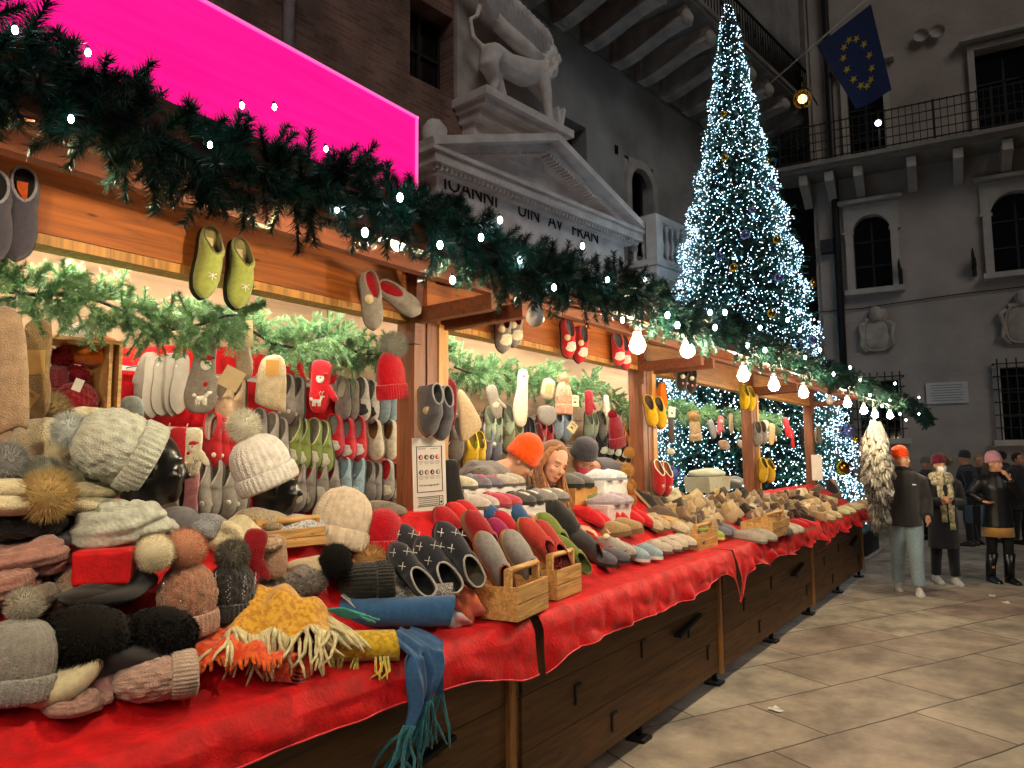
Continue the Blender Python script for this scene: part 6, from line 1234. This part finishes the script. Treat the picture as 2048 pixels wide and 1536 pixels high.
coil('wool_shawl', Z_(225, 1165, .10, 15), 'black folded wool shawl behind the black fur hats', 'shawl', .105, .045, felt('12100f'), 2.2, 31, 4)
lump('wool_blanket', Z_(200, 1320, .03, -15), 'charcoal wool blanket folded under the black fur hats', 'blanket', (.22, .09, .05), felt('1a1715'), 5, .1, 12)
card(Matrix.Translation(PS(335, 1212, up=.15)) @ Matrix.Rotation(R_(-40), 4, 'Z') @ Matrix.Rotation(R_(-60), 4, 'X'), 'rounded white tag on the black fur hat', .05, .03, 'c9c4ba', False)
beanie(Matrix.Translation(PS(18, 1398)) @ Matrix.Rotation(R_(6), 4, 'Y'), 'grey ribbed hat with pale bobble cut by the left edge, nearest the camera', '8a8880', 'rib', 'a8a493', .055, cuff='8b8a84', s=.95, squash=(1, .85, .95))
T = thing('ear_flap_hat', 'cream felt ear flap hat lying beside the grey ribbed hat', 'hat', Z_(118, 1355, .06, -35)); mb = M(); mb.X = Matrix.Translation((0, 0, .035)) @ Matrix.Rotation(R_(-48), 4, 'X'); mb.pillow(smooth_outline([(-.08, -.055), (.03, -.06), (.11, .05), (.09, .07), (.0, .055), (-.07, .05)], 5), .07); put('felt_body', mb, felt('c3b893'), T)
beanie(LB(305, 1362, 153, up=.05), 'dusty pink cable knit hat with fluffy pink bobble lying on its side', 'a98a7b', 'cable', 'b98a84', .062, cuff='b39c8a', s=.98, squash=(.58, 1, 1), pomX=(.01, 0, .245), pomw=.02, pomn=1700)
lump('glitter_mitten', Z_(268, 1290, .06), 'sequined beige mitten behind the pink hat', 'mitten', (.06, .04, .03), tweed('a28974', '6f5846', 210), 3, .08, 41)
# scarves at the front edge
def drape(name, X, label, W, Dp, fn, mat, fringe=None, cat='scarf', nf=26, flen=.12):
    T = thing(name, label, cat, X); nu, nv = 40, 24; P = lambda u, v: Vector(fn(u, v)); mb = M(); mb.grid([[P(i/nu, j/nv) for j in range(nv+1)] for i in range(nu+1)]); mb.grid([[P(i/nu, j/nv)-Vector((0, 0, .006)) for j in range(nv+1)] for i in range(nu+1)][::-1]); put('cloth', mb, mat, T)
    if fringe:
        mb = M(); rs = random.Random(len(label))
        for i in range(nf):
            p = P((i+.5)/nf, 1.0); q = P((i+.5)/nf, .93); d = (p-q).normalized(); pts = [p]; d = d*1.0
            for k in range(5): d = (d+Vector((rs.gauss(0, .28), rs.gauss(0, .28), -.22))).normalized(); pts.append(pts[-1]+d*flen/5)
            pts = [Vector((a.x, a.y, max(a.z, fringe[1]))) for a in pts]; mb.tube(pts, [.006, .0065, .006, .006, .005, .003], 6)
        put('fringe', mb, knit(fringe[0], 90), T)
    return T
OR_ = tweed('cf3a17', 'e0641e', 60)
roll(Matrix.Translation(PZ(540, 1362, 1.0)) @ Matrix.Rotation(R_(-75), 4, 'Z'), 'rolled orange red mohair scarf with dark core facing out', .24, .056, 'd8431a', OR_, 4, 2)
drape('mohair_scarf', Z_(468, 1312, .0, -38), 'orange red mohair scarf end spread beside the roll', .3, .3, lambda u, v: (.30*(u-.5), .13-.26*v, .012+.075*math.sin(PI*min(1, .15+.85*u))*math.sin(PI*(.12+.8*v))+.010*math.sin(21*u+6*v)+.008*math.sin(17*v)), OR_, ('e0641e', -.2), nf=18, flen=.03)
drape('mohair_scarf', Z_(545, 1280, .0, -34), 'mustard mohair scarf heaped with long cream fringe', .3, .3, lambda u, v: (.36*(u-.5), .17-.30*v, .03+.15*math.sin(PI*min(1, v*1.02)*.90+.1)*math.sin(PI*(.12+.78*u))+.014*math.sin(19*u+5*v)+.012*math.sin(13*v+7*u)), tweed('b9801d', 'd6a436', 60), ('cfc393', -.2), nf=38, flen=.16)
drape('mohair_scarf', Z_(600, 1215, .07, -40), 'ochre scarf end folded over the top of the cream fringe', .2, .2, lambda u, v: (.24*(u-.5), .09-.2*v, .055*math.sin(PI*v)*math.sin(PI*u)+.012*math.sin(23*u+4*v)), tweed('b9721f', '8b5a2a', 60))
T = thing('scarf_fringe', 'braided cream fringe spread over the mustard scarf', 'scarf fringe'); mb = M(); rs = random.Random(12)
for i in range(26):
    a = PS(545+4.2*i, 1200+1.2*i, up=.15)+Vector((0, 0, .10)); p = a; d = Vector((.45, -.8, -.22)); pts = [a]
    for q in range(7): d = (d+Vector((rs.gauss(0, .16), rs.gauss(0, .10), -.10))).normalized(); p = p+d*.03; pts.append(p)
    mb.tube(pts, [.007, .0075, .0065, .0075, .0065, .007, .006, .004], 6)
put('fringe', mb, knit('cfc393', 90), T)
roll(Matrix.Translation(PZ(716, 1325, 1.0)) @ Matrix.Rotation(R_(-48), 4, 'Z'), 'rolled yellow mohair scarf with its spiral end towards the camera', .27, .062, 'b8960f', tweed('b08c0c', 'cfae2a', 60), 6, 4, 'cbb64a')
BL = felt('2b5580')
roll(Z_(770, 1238, .05, -50), 'rolled blue wool scarf reaching over the counter edge', .52, .070, '1f4468', BL, 4, 6)
pe = PY(850, 1285, 1.84)
def hangfn(u, v):
    x = pe.x-.10+.19*u+.01*math.sin(9*v+5*u); w = .018*math.sin(13*u+3*v)+.008*math.sin(31*u)
    if v < .3: t = v/.3; return (x, 1.98-.15*t, 1.075-.02*t-.03*t*t+.5*w)
    t = (v-.3)/.7; return (x-.02*t, 1.83-.025*math.sin(PI*t)+w, 1.025-.17*t-.06*t*(u < .55))
drape('scarf_end', Matrix.Identity(4), 'blue scarf end with teal fringe hanging over the counter edge', .2, .2, hangfn, BL, ('2f6f78', .5), nf=30, flen=.20)
roll(Z_(805, 1205, .05, -40), 'rolled grey salt and pepper tweed scarf behind the blue one', .42, .060, '77706a', tweed('4b4744', 'b3aca3', 190), 4, 8)
mb = M(); rs = random.Random(3)
for i in range(9): p = PS(655+4*i, 1225+2*i, up=.10)+Vector((0, 0, .08)); mb.tube([p, p+Vector((.03, -.05, .005)), p+Vector((.06+rs.random()*.05, -.09, -.02))], .005, 5)
o = put('teal_fringe', mb, knit('3f9c94')); tag(o, 'teal fringe strands lying on the blue scarf by the yellow roll', 'scarf fringe')
lump('peach_scarf', Z_(925, 1210, .07, -30), 'coral peach scarf bunched against the wooden crate', 'scarf', (.09, .07, .08), tweed('d8693a', 'c9604a', 20), 5, .13, 60); lump('pastel_scarf', Z_(905, 1240, .03, -30), 'pale blue and pink scarf end below the coral one', 'scarf', (.085, .05, .04), tweed('a9b4bb', 'c48f86', 14), 5, .13, 61)
lump('coral_fringe', Z_(868, 1180, .05), 'coral yarn fringe between the tweed roll and the navy slippers', 'scarf fringe', (.07, .05, .03), tweed('d8693a', 'e39a78', 50), 14, .2, 62)
# ------------------------------------------------------------------ second counter: crates, slippers, shoe boxes
def slp(pts, label, az=-100, nose=-22, lift=.0, roll_=0, jit=6, **k):
    for i, q in enumerate(pts):
        px, py = q[:2]; slipper(lay(px, py, az+jit*math.sin(i*2.3), nose, roll_, lift), label, group='on the counter: '+label, **k)
def stand(px, py, label, az, lean=62, lift=.03, y=None, face=0, **k):
    "a slipper standing on its heel, toe up, leaning back"
    p = PY(px, py, y) if y else PS(px, py, up=lift); a = R_(az); x = Vector((math.cos(a)*math.cos(R_(lean)), math.sin(a)*math.cos(R_(lean)), math.sin(R_(lean)))); n = Vector((-math.sin(R_(face)), -math.cos(R_(face)), .25)); slipper(frame(x, n, p), label, group='stood up: '+label, **k)
cpt = PZ(1052, 1238, 1.0); c1X = Matrix.Translation(cpt+Vector((0, .13, 0))) @ Matrix.Rotation(R_(12), 4, 'Z')
crate(Matrix.Translation(Vector((2.84, 1.985, 1.008))) @ Matrix.Rotation(R_(9), 4, 'Z'), 'slatted wooden crate holding grey clogs, overhanging the gap between two red covers', .34, .22, .15)
crate(Matrix.Translation(Vector((3.33, 2.07, 1.008))) @ Matrix.Rotation(R_(6), 4, 'Z'), 'slatted wooden crate with a knot in its front slat, behind the nearest crate', .30, .20, .15)
stand(985, 1128, 'grey felt clog with beige sole standing in the nearest crate', 150, 68, y=2.06, face=35, style='clog', up='84807c', lin_='3a3634', sole='a87c48', rim='8b2a30', s=1.12)
stand(1035, 1118, 'grey felt clog leaning on its twin inside the nearest crate', 150, 64, y=2.08, face=25, style='clog', up='88847f', lin_='3a3634', sole='b59a5a', rim='6b6864', s=1.12)
for i, (px, py, yy) in enumerate([(828, 1108, 2.22), (872, 1130, 2.10), (915, 1110, 2.06)]): stand(px, py, ['rearmost navy felt slipper with white cross stitches and pale piping', 'middle navy felt slipper with white cross stitches, nearest the tweed roll', 'largest navy felt slipper with open heel beside the grey clogs'][i], 140, 58, y=yy, face=38, style='clog' if i == 2 else 'mocc', up='23242e', lin_='14141a' if i < 2 else '4a4438', sole='2c2a2c', rim='b9b3a6', deco=('cross:d8d4cc',), s=1.15)
stand(820, 1140, 'low navy felt slipper with cross stitches in front of the rearmost one', 140, 52, y=2.08, face=38, style='mocc', up='20212b', lin_='14141a', sole='2c2a2c', rim='b9b3a6', deco=('cross:d8d4cc',), s=1.05)
stand(1075, 1085, 'rust red felt slipper with yellow sole edge standing behind the grey clogs', 140, 56, y=2.13, face=30, style='mule', up='a83226', lin_='5a2018', sole='b59a42', s=1.1); stand(1100, 1092, 'second rust red felt slipper standing behind the grey clogs', 140, 56, y=2.10, face=30, style='mule', up='a02c22', lin_='5a2018', sole='b59a42', s=1.1)
stand(1105, 1070, 'olive green felt slipper with yellow edge standing behind the second crate', 140, 54, y=2.22, face=30, style='mule', up='6f7d36', lin_='4a5222', sole='b5a75a', s=1.1); stand(1140, 1110, 'olive green felt slipper inside the second crate', 140, 50, y=2.10, face=30, style='mule', up='66752f', lin_='4a5222', sole='b5a75a', s=1.0)
stand(1112, 1052, 'black clog with open heel towards the camera, on top of the green slippers', 120, 30, y=2.26, face=-10, style='clog', up='222122', lin_='8b8780', sole='2b2a2a', s=1.2); stand(1160, 1090, 'dark grey clog behind the handle of the second crate', 130, 40, y=2.16, face=20, style='clog', up='3b3a3a', lin_='57534e', sole='2b2a2a', s=1.05)
for i, (px, py, c) in enumerate([(905, 1062, 'a80f1c'), (930, 1055, 'c01a14'), (950, 1050, 'b3121c')]): stand(px, py, ['crimson slipper standing behind the navy ones, nearest the post', 'scarlet slipper standing in the row behind the navy ones', 'red slipper next to the blue embroidered one'][i], 140, 50, y=2.36, face=30, style='mule', up=c, lin_='5a1016', sole='8b2a24', s=1.1)
stand(955, 1070, 'dark red slipper with beige sole turned to the camera', 150, 60, y=2.22, face=20, style='clog', up='8f1520', lin_='6a5040', sole='8b7258', s=1.0); stand(995, 1052, 'blue slipper with light embroidery standing behind the grey clogs', 140, 56, y=2.36, face=30, style='mule', up='27507f', lin_='1c3350', sole='a39b8c', deco=('star:7f9cc0',), s=1.05); stand(1040, 1042, 'blue slipper with cream edge behind the olive ones', 140, 56, y=2.38, face=30, style='mule', up='2a4f78', lin_='1c3350', sole='c9c0ac', s=1.0)
stand(1005, 1078, 'magenta slipper toe peeping between the grey clogs', 140, 56, y=2.2, face=30, style='mule', up='8b1550', lin_='4a1030', sole='6a2040', s=.95); stand(1018, 1062, 'crimson slipper toe between the blue pair', 140, 56, y=2.28, face=30, style='mule', up='b0122a', lin_='5a1016', sole='8b2a24', s=.95)
# tiers of white shoe boxes with slippers on the lids
def shoebox(px0, px1, py_top, y, label, z, d=.17, col='d9d6d0', h=.11):
    a, b = PY(px0, py_top, y), PY(px1, py_top, y); T = thing('shoe_box', label, 'shoe box', Matrix.Translation(((a.x+b.x)/2, y+d/2, z)), 'shoe boxes on the second counter'); w = b.x-a.x
    put('box', M().box((0, 0, -h/2-.016), (w, d, h)), plain(col, .7), T); put('lid', M().box((0, 0, -.014), (w+.008, d+.008, .028)), plain(col, .7), T); return T
zt = lambda px, py, y: PY(px, py, y).z
shoebox(935, 1110, 1010, 2.38, 'white shoe boxes under the pink and grey slippers', zt(1020, 1014, 2.38)); shoebox(928, 1050, 975, 2.54, 'white shoe box under the lilac grey slippers, before the tweed coat', zt(990, 975, 2.54), .14)
shoebox(1150, 1215, 974, 2.56, 'orange tan cardboard box beside the long haired woman', zt(1180, 974, 2.56), .16, 'c48f4c', .18); shoebox(1208, 1255, 960, 2.50, 'overlit white shoe box behind the tan fur bobbles', zt(1230, 960, 2.5), .16, 'e6e4e0', .18); shoebox(1215, 1262, 1015, 2.36, 'pinkish white shoe box in front of the tan fur bobbles', zt(1240, 1008, 2.36), .15, 'd0b9b4', .14)
def onbox(pts, y, z, label, az=-75, **k):
    for i, (px, py) in enumerate(pts):
        p = PY(px, py, y); slipper(lay(0, 0, az, 0, base=Vector((p.x, y+.07, z))), label, group='on the boxes: '+label, **k)
z1, z2 = zt(1020, 1014, 2.38), zt(990, 975, 2.54)
onbox([(955, 1000), (975, 1000)], 2.38, z1, 'pale grey slipper at the post end of the lower box row', -40, style='mule', up='b8b0a6', lin_='8b8378', sole='5b5650', s=.95); onbox([(1000, 1000), (1020, 1000)], 2.38, z1, 'raspberry pink slipper on the lower shoe boxes', -40, style='mule', up='b04050', lin_='7b2a38', sole='7b3a40', s=.95)
onbox([(1048, 1000), (1068, 1000)], 2.38, z1, 'dark grey slipper with white motif on the lower shoe boxes', -40, style='mule', up='4d4a48', lin_='33302e', sole='2b2a28', deco=('patch:c9c6c0',), s=.95); onbox([(1095, 1000), (1118, 1000)], 2.38, z1, 'grey slipper with cream sheep patch below the long hair', -40, style='mule', up='8b8782', lin_='5b5752', sole='4b4845', deco=('patch:d6cdb6',), s=.95)
onbox([(930, 968)], 2.54, z2, 'cream slipper at the post end of the upper box', -40, style='mule', up='cfc7ae', lin_='8b8378', sole='5b5650', s=.9); onbox([(962, 965), (985, 965)], 2.54, z2, 'lilac grey slipper with pink bow on the upper box', -40, style='mule', up='77737f', lin_='57545c', sole='4b4a50', deco=('patch:b04060',), s=.9); onbox([(1015, 965), (1032, 965)], 2.54, z2, 'beige grey slipper before the dark jacket of the long haired woman', -40, style='mule', up='b0a898', lin_='8b8378', sole='5b5650', s=.9)
zb = zt(1180, 974, 2.56); onbox([(1152, 966), (1172, 964)], 2.56, zb, 'grey clog on the tan box under the pink mask', -60, style='clog', up='6a6866', lin_='3b3a39', sole='2b2a2a', s=.9); onbox([(1212, 940), (1235, 938)], 2.50, zt(1230, 960, 2.5), 'white felt slipper on the overlit box', -60, style='mule', up='d3d6da', lin_='a9adb2', sole='8b9096', s=.95); onbox([(1228, 998), (1246, 1000)], 2.36, zt(1240, 1008, 2.36), 'pale lilac slipper on the pinkish box', -60, style='mule', up='b0a4ac', lin_='8b8088', sole='8b8286', s=.95)
for i, (px, py, r) in enumerate([(1258, 905, .05), (1255, 940, .062), (1258, 972, .066), (1262, 1000, .055)]):
    T = thing('fur_bobble', ['top tan fur bobble of the four hung on the second post', 'second tan fur bobble from the top on the second post', 'third tan fur bobble from the top on the second post', 'lowest tan fur bobble on the second post'][i], 'bobble', Matrix.Translation(PY(px, py, 2.50)), 'tan bobbles on the second post'); put('fur', pom_mesh(1000, i % 4, .035), fur('bd8f4f'), T, Matrix.Diagonal((r*.8, r, r, 1)))
# slippers along the second counter, edge row first
E_ = dict(az=-100, nose=-4)
slp([(1197, 1128), (1222, 1120)], 'slate grey slipper toe at the counter edge beside the second crate', **E_, style='mule', up='55565e', lin_='3b3a3e', sole='2b2a2c', rim='8b2f38'); slp([(1238, 1108), (1218, 1100)], 'pale grey slipper with fur bow behind the slate pair', **E_, style='mocc', up='9b948a', lin_='c9bfa6', sole='4b4743', deco=('tag:d0c294',))
slp([(1265, 1118), (1290, 1113)], 'light blue slipper toe at the counter edge', **E_, style='mule', up='8199a0', lin_='55686e', sole='c9c6be'); slp([(1222, 1075), (1248, 1070)], 'tan clog with brown lining behind the light blue pair', az=-70, nose=8, style='clog', up='9a7f58', lin_='5a4630', sole='6b5438', s=1.05)
slp([(1310, 1102), (1328, 1098)], 'light grey slipper with red flower in the edge row', **E_, style='mule', up='b3a998', lin_='8b8172', sole='57514a', deco=('star:a8202a',)); slp([(1344, 1094), (1360, 1090)], 'cream grey slipper in the edge row next to the flowered pair', **E_, style='mule', up='b8ad9a', lin_='8b8172', sole='57514a'); slp([(1376, 1084), (1390, 1081)], 'pink grey slipper in the edge row', **E_, style='mule', up='b5a394', lin_='8b7b6e', sole='57514a'); slp([(1404, 1078), (1418, 1075)], 'lime green slipper with yellow sole in the edge row', **E_, style='mule', up='93a245', lin_='6b7632', sole='c9bd5a'); slp([(1432, 1070), (1446, 1067)], 'blue grey slipper at the end of the edge row by the small crate', **E_, style='mule', up='6a6b75', lin_='4b4b52', sole='3b3a3e')
slp([(1170, 1040), (1190, 1046)], 'red slipper with cream insole lying behind the black clog', az=-60, nose=-25, style='mule', up='c0151c', lin_='d6c8a6', sole='8b1a1e'); slp([(1205, 1032), (1222, 1036)], 'red slipper with white star in the second row', az=-60, nose=-25, style='mule', up='bd1018', lin_='d6c8a6', sole='8b1a1e', deco=('star:e0d8c6',)); slp([(1192, 1012), (1212, 1016)], 'olive slipper in front of the pinkish box', az=-60, nose=-20, style='mule', up='7f8a48', lin_='55602e', sole='4b5030'); slp([(1250, 1038), (1268, 1042)], 'bright red slipper behind the tan clogs', az=-70, nose=-20, style='mule', up='c0131a', lin_='7b1016', sole='8b1a1e')
slp([(1290, 1052), (1305, 1050)], 'beige embroidered slipper in the second row', az=-80, nose=-20, style='mule', up='b5a080', lin_='8b7858', sole='6b5c48', deco=('star:7b2a2a',)); slp([(1320, 1040), (1335, 1044)], 'tan sandal clog with pale sole turned up in the second row', az=-60, nose=-10, roll_=20, style='clog', up='57483a', lin_='3b3028', sole='c9a66a'); slp([(1345, 1058), (1362, 1056)], 'oatmeal slipper in the second row', az=-85, nose=-20, style='mule', up='bfae90', lin_='8b7e66', sole='6b6252'); slp([(1380, 1052), (1395, 1050)], 'green grey slipper in the second row before the small crate', az=-85, nose=-20, style='mule', up='8b9068', lin_='666a4c', sole='4b4c38')
for i in range(7): slp([(1292+13*i, 1010+2*i)], ['black felt sole slipper first in the upright stack by the second post', 'brown slipper second in the upright stack', 'dark olive slipper third in the upright stack', 'grey black slipper fourth in the upright stack', 'dark brown slipper fifth in the upright stack', 'charcoal slipper sixth in the upright stack', 'umber slipper last in the upright stack'][i], az=-60, nose=-48, style='mule', up=['2b2826', '5a4430', '3b3a28', '33322f', '3b2a1e', '38373a', '4b3626'][i], lin_='6b5a45', sole='a08c6a')
crate(Matrix.Translation(PZ(1425, 1098, 1.0)+Vector((0, .12, 0))) @ Matrix.Rotation(R_(2), 4, 'Z'), 'narrow wooden crate with a pale bar handle where the second and third covers meet', .42, .18, .13)
crate(Matrix.Translation(PZ(1560, 1072, 1.0)+Vector((0, .12, 0))) @ Matrix.Rotation(R_(2), 4, 'Z'), 'wooden crate heaped with brown gloves on the third counter', .62, .26, .14)
# third and fourth counter
slp([(1500, 1082), (1522, 1078)], 'grey white moccasin at the edge of the third counter', **E_, style='mocc', up='a29a8c', lin_='cfc6b2', sole='6b655c', s=1.1); slp([(1545, 1068), (1558, 1066)], 'dark grey moccasin behind the white ones on the third counter', **E_, style='mocc', up='5f5a54', lin_='b5ab98', sole='4b4742'); slp([(1568, 1064), (1580, 1062)], 'cream moccasin at the edge beside the red slipper', **E_, style='mocc', up='c0b69e', lin_='d8cfb8', sole='8b8474'); slp([(1590, 1056), (1602, 1054)], 'red slipper at the edge of the third counter before the glove crate', **E_, style='mule', up='b8141e', lin_='7b1016', sole='8b6a50')
slp([(1645, 1040), (1660, 1036)], 'beige felt slipper first in the row on the farthest counter', **E_, style='mule', up='b5a27c', lin_='8b7c5e', sole='6b5f48'); slp([(1676, 1028), (1688, 1025)], 'pale green slipper in the row on the farthest counter', **E_, style='mule', up='b0b084', lin_='8b8a66', sole='6b6a50'); slp([(1700, 1020), (1711, 1017)], 'cream slipper in the row on the farthest counter', **E_, style='mule', up='c6ba98', lin_='8b8268', sole='6b6450'); slp([(1722, 1012), (1730, 1010)], 'tan slipper last on the farthest counter, by the grey gloves', **E_, style='mule', up='a38f70', lin_='77684f', sole='57503f')
# heaps of gloves with kraft bands
def glove_mesh():
    if 'glove' in _mesh: return _mesh['glove']
    mb = M(); mb.tube([(0, 0, .10), (0, 0, .02), (0, 0, -.05)], [.036, .04, .045], 10, flat=.4)
    for k, (x, l) in enumerate(((-.034, .07), (-.012, .085), (.011, .08), (.032, .062))): mb.tube([(x, 0, -.045), (x*1.08, .004, -.045-l*.6), (x*1.1, .012, -.045-l)], [.0125, .012, .007], 7)
    mb.tube([(.038, 0, .0), (.062, .004, -.035), (.066, .008, -.065)], [.013, .012, .008], 7); _mesh['glove'] = mb.mesh('glove'); return _mesh['glove']
rs = random.Random(21); cols = ['8b7355', '6b5138', 'a58a62', '4b3a2c', 'b39c76', '7b6b57', '57483a', '9a8468', '33291f', 'c0a980']
gl_lab = ['brown leather', 'dark brown', 'tan', 'espresso', 'sand', 'taupe', 'umber', 'camel', 'black brown', 'beige']
for i in range(130):
    px = 1335+330*rs.random(); t = rs.random(); py = 985-.02*(px-1400)+62*t-10*abs((px-1530)/110); up = .09*(1-t)+.04
    if px < 1425: py += 18
    k = i % 10; p = PS(px, py, up=up); X = Matrix.Translation(p+Vector((0, 0, .03))) @ Euler((R_(rs.uniform(40, 110)), R_(rs.uniform(-30, 30)), R_(rs.uniform(-60, 60)))).to_matrix().to_4x4() @ Matrix.Diagonal((1.3, 1.3, 1.3, 1))
    T = thing('glove', gl_lab[k]+' glove in the heap of banded gloves on the third counter', 'glove', X, gl_lab[k]+' gloves in the heap'); put('glove_body', glove_mesh(), felt(cols[k]), T)
    if i % 2: put('paper_band', M().tube([(0, 0, .005), (0, 0, .058)], [.046, .043], 12, False, flat=.46), plain(['c9b389', 'd8cdb0', 'b89c6a'][i % 3], .8), T)
for i, (px, py, r, c, l) in enumerate([(1418, 985, .07, '4b3f3a', 'dark brown fur bobble at the back of the third counter'), (1440, 975, .05, '2b2422', 'near black fur bobble at the back of the third counter'), (1362, 972, .05, 'b39a78', 'beige fur bobble before the white storage box'), (1630, 1008, .05, '6b5a55', 'mauve brown fur bobble beside the glove crate')]):
    T = thing('fur_bobble', l, 'bobble', Matrix.Translation(PS(px, py, up=.14)), 'fur bobbles on the third counter'); put('fur', pom_mesh(700, i % 4, .04), fur(c), T, Matrix.Diagonal((r, r, r*.9, 1)))
lump('knit_hat', Matrix.Translation(PS(1345, 1000, up=.1)), 'pale cream cardigan sleeve bundle rising before the tree', 'knitwear', (.10, .08, .11), knit('cfc3a0', 80), 5, .16, 70); lump('folded_hat', Matrix.Translation(PS(1425, 1000, up=.1)), 'lime green knitted hat lying on the gloves', 'knit hat', (.11, .08, .05), knit('8f9c4c', 90), 4, .08, 71); lump('folded_shawl', Matrix.Translation(PS(1425, 1045, up=.05)), 'brown speckled shawl in front of the gloves', 'shawl', (.16, .09, .05), tweed('5f4a3c', '8b7664', 120), 5, .12, 72)
lump('folded_cloth', Matrix.Translation(PS(1340, 990, up=.08)), 'white paper wrap with pink and yellow print beside the red slipper', 'wrapping paper', (.15, .09, .03), tweed('dcd8cc', 'd04a6a', 9), 4, .15, 73)
T = thing('storage_box', 'pale plastic storage box with a rumpled cloth lid, seen against the tree', 'box', Matrix.Translation(PY(1415, 962, 2.95)) @ Matrix.Rotation(R_(-6), 4, 'Z')); mb = M(); mb.prism([(-.24, -.12), (.24, -.12), (.27, .05), (-.27, .05)], -.15, .15, axis='y'); put('box', mb, plain('c6c2a6', .5), T); mb = M(); mb.ball((0, 0, .08), (.29, .17, .06), 12, 24, fn=lambda d: 1+.08*math.sin(7*d.x)+.1*mnoise.noise(d*3)); put('cloth_lid', mb, felt('b9bca0'), T)
lump('white_bag', Matrix.Translation(PY(1470, 972, 2.9)), 'grey white bag slumped behind the third post', 'bag', (.15, .1, .07), felt('a9a9a4'), 4, .14, 74)
T = thing('draped_coat', 'dark coat with pale collar slung over the end of the farthest counter', 'coat', Matrix.Translation(PY(1658, 975, 2.45))); mb = M(); mb.tube([(-.05, .0, .10), (.05, -.02, .02), (.14, -.04, -.1), (.30, -.05, -.14)], [.03, .07, .08, .05], 10); put('coat_body', mb, felt('2a2729'), T); mb = M(); mb.tube([(-.05, -.05, .12), (.05, -.08, .06), (.13, -.1, -.06)], [.02, .035, .02], 8); put('collar', mb, felt('b99f83'), T)
# bunch of grey gloves hanging from the eave end
gp = PY(1748, 840, 1.50); T0 = thing('hanging_rope', 'white cord holding the hanging bunch of grey gloves', 'cord', Matrix.Translation(gp)); put('cord', M().tube([(0, 0, .22), (0, 0, -1.1)], .014, 8), plain('d6d0c0', .7), T0)
rs = random.Random(5)
for i in range(78):
    t = i/77; z = -.10-1.02*t; a = 2.4*i; R0 = .03+.07*math.sin(PI*min(1, t*1.2+.15))**.7
    c = ['b9b4a2', 'aaa594', '9c978a', '8b877d'][i % 4] if t < .55 else ['77736b', '5f5c57', '8b867b', '3b3937'][i % 4]
    X = Matrix.Translation(gp+Vector((R0*math.cos(a), R0*math.sin(a), z-.04))) @ Matrix.Rotation(a, 4, 'Z') @ Matrix.Rotation(R_(-24+rs.uniform(-12, 12)), 4, 'Y') @ Matrix.Rotation(R_(90+rs.uniform(-40, 40)), 4, 'Z') @ Matrix.Diagonal((1.35, 1.35, 1.5, 1))
    T = thing('glove', ('pale grey knitted glove in the upper part of the hanging bunch' if t < .55 else 'dark grey knitted glove in the lower part of the hanging bunch'), 'glove', X, 'pale gloves of the hanging bunch' if t < .55 else 'dark gloves of the hanging bunch'); put('glove_body', glove_mesh(), knit(c, 260), T)
card(Matrix.Translation(gp+Vector((-.05, -.14, -.86))) @ Matrix.Rotation(R_(-40), 4, 'Z') @ Matrix.Rotation(R_(30), 4, 'Y'), 'white price card at the bottom of the hanging glove bunch', .10, .07, 'e0ddd4', False)
hm(906, 985, 2.44, 'long black glove hung beside the notice on the first post', '0c0c0e', LONGM, 25, -6, 1.0, 'long_glove', 'glove', mat=felt('0d0d0f'))
# notice on the first post
nX = Matrix.Translation(PY(859, 952, 2.47)) @ Matrix.Rotation(R_(-14), 4, 'Z') @ Matrix.Rotation(R_(-2), 4, 'Y'); nt_ = thing('notice', 'white paper notice with two rows of round pictograms pinned to the first post', 'notice', nX); W_, H_ = .20, .385
put('sheet', M().box((0, 0, 0), (W_, .003, H_)), plain('d3ccc4', .6, .3, .03), nt_)
mb = M(); y = -.0035
for x in (-.076, .076): mb.box((x, y, .035), (.003, .002, .225))
for z in (.1475, -.0775): mb.box((0, y, z), (.155, .002, .003))
for z in (-.102, -.148): mb.box((0, y, z), (.155, .002, .0025))
mb.box((.054, y, -.125), (.002, .002, .044)); mb.box((.077, y, -.125), (.002, .002, .046)); mb.ball((.066, y, -.115), (.003, .001, .003), 4, 6); mb.ball((.066, y, -.132), (.006, .001, .006), 4, 8); put('border', mb, plain('1d1a1a', .7), nt_)
for r_ in range(2):
    for c_ in range(4):
        ctr = Vector((-.052+.034*c_, y, .095-.075*r_)); col = (['a33a3c', '4a3536', '2f2c30', 'c2605c'] if r_ == 0 else ['4b4648', '8b5a54', '37383c', '77706c'])[c_]
        mb = M(); mb.X = Matrix.Translation(ctr) @ Matrix.Rotation(R_(90), 4, 'X'); mb.lathe([(.0001, .0015), (.0125, .0015), (.0125, 0)], 20); po = put('pictogram', mb, plain(col, .7), nt_); mb = M(); mb.X = Matrix.Translation(ctr+Vector((0, -.002, 0))); mb.ball((0, 0, .003), (.0035, .001, .004), 5, 8); mb.box((0, 0, -.004), (.009, .001, .006)); put('figure', mb, plain('d8cfc8', .7), po)
        mb = M(); mb.box(ctr+Vector((0, 0, -.02)), (.024, .0015, .0025)); mb.box(ctr+Vector((0, 0, -.027)), (.026, .0015, .002)); mb.box(ctr+Vector((0, 0, -.033)), (.018, .0015, .002)); put('caption', mb, plain('8b817c', .8), nt_)
mb = M(); mb.box((-.045, y, .137), (.045, .0015, .003)); mb.box((.03, y, .137), (.05, .0015, .0025))
for k in range(4): mb.box((-.012, y, -.110-.010*k), (.115, .0015, .0032))
put('small_print', mb, plain('6b645f', .8), nt_)
write('Tutti al protegge gli altri', .0125, TR((-.066, -.0032, -.048), (90, 0, 0)), plain('3a3535', .8), nt_, 'slogan', .0004)
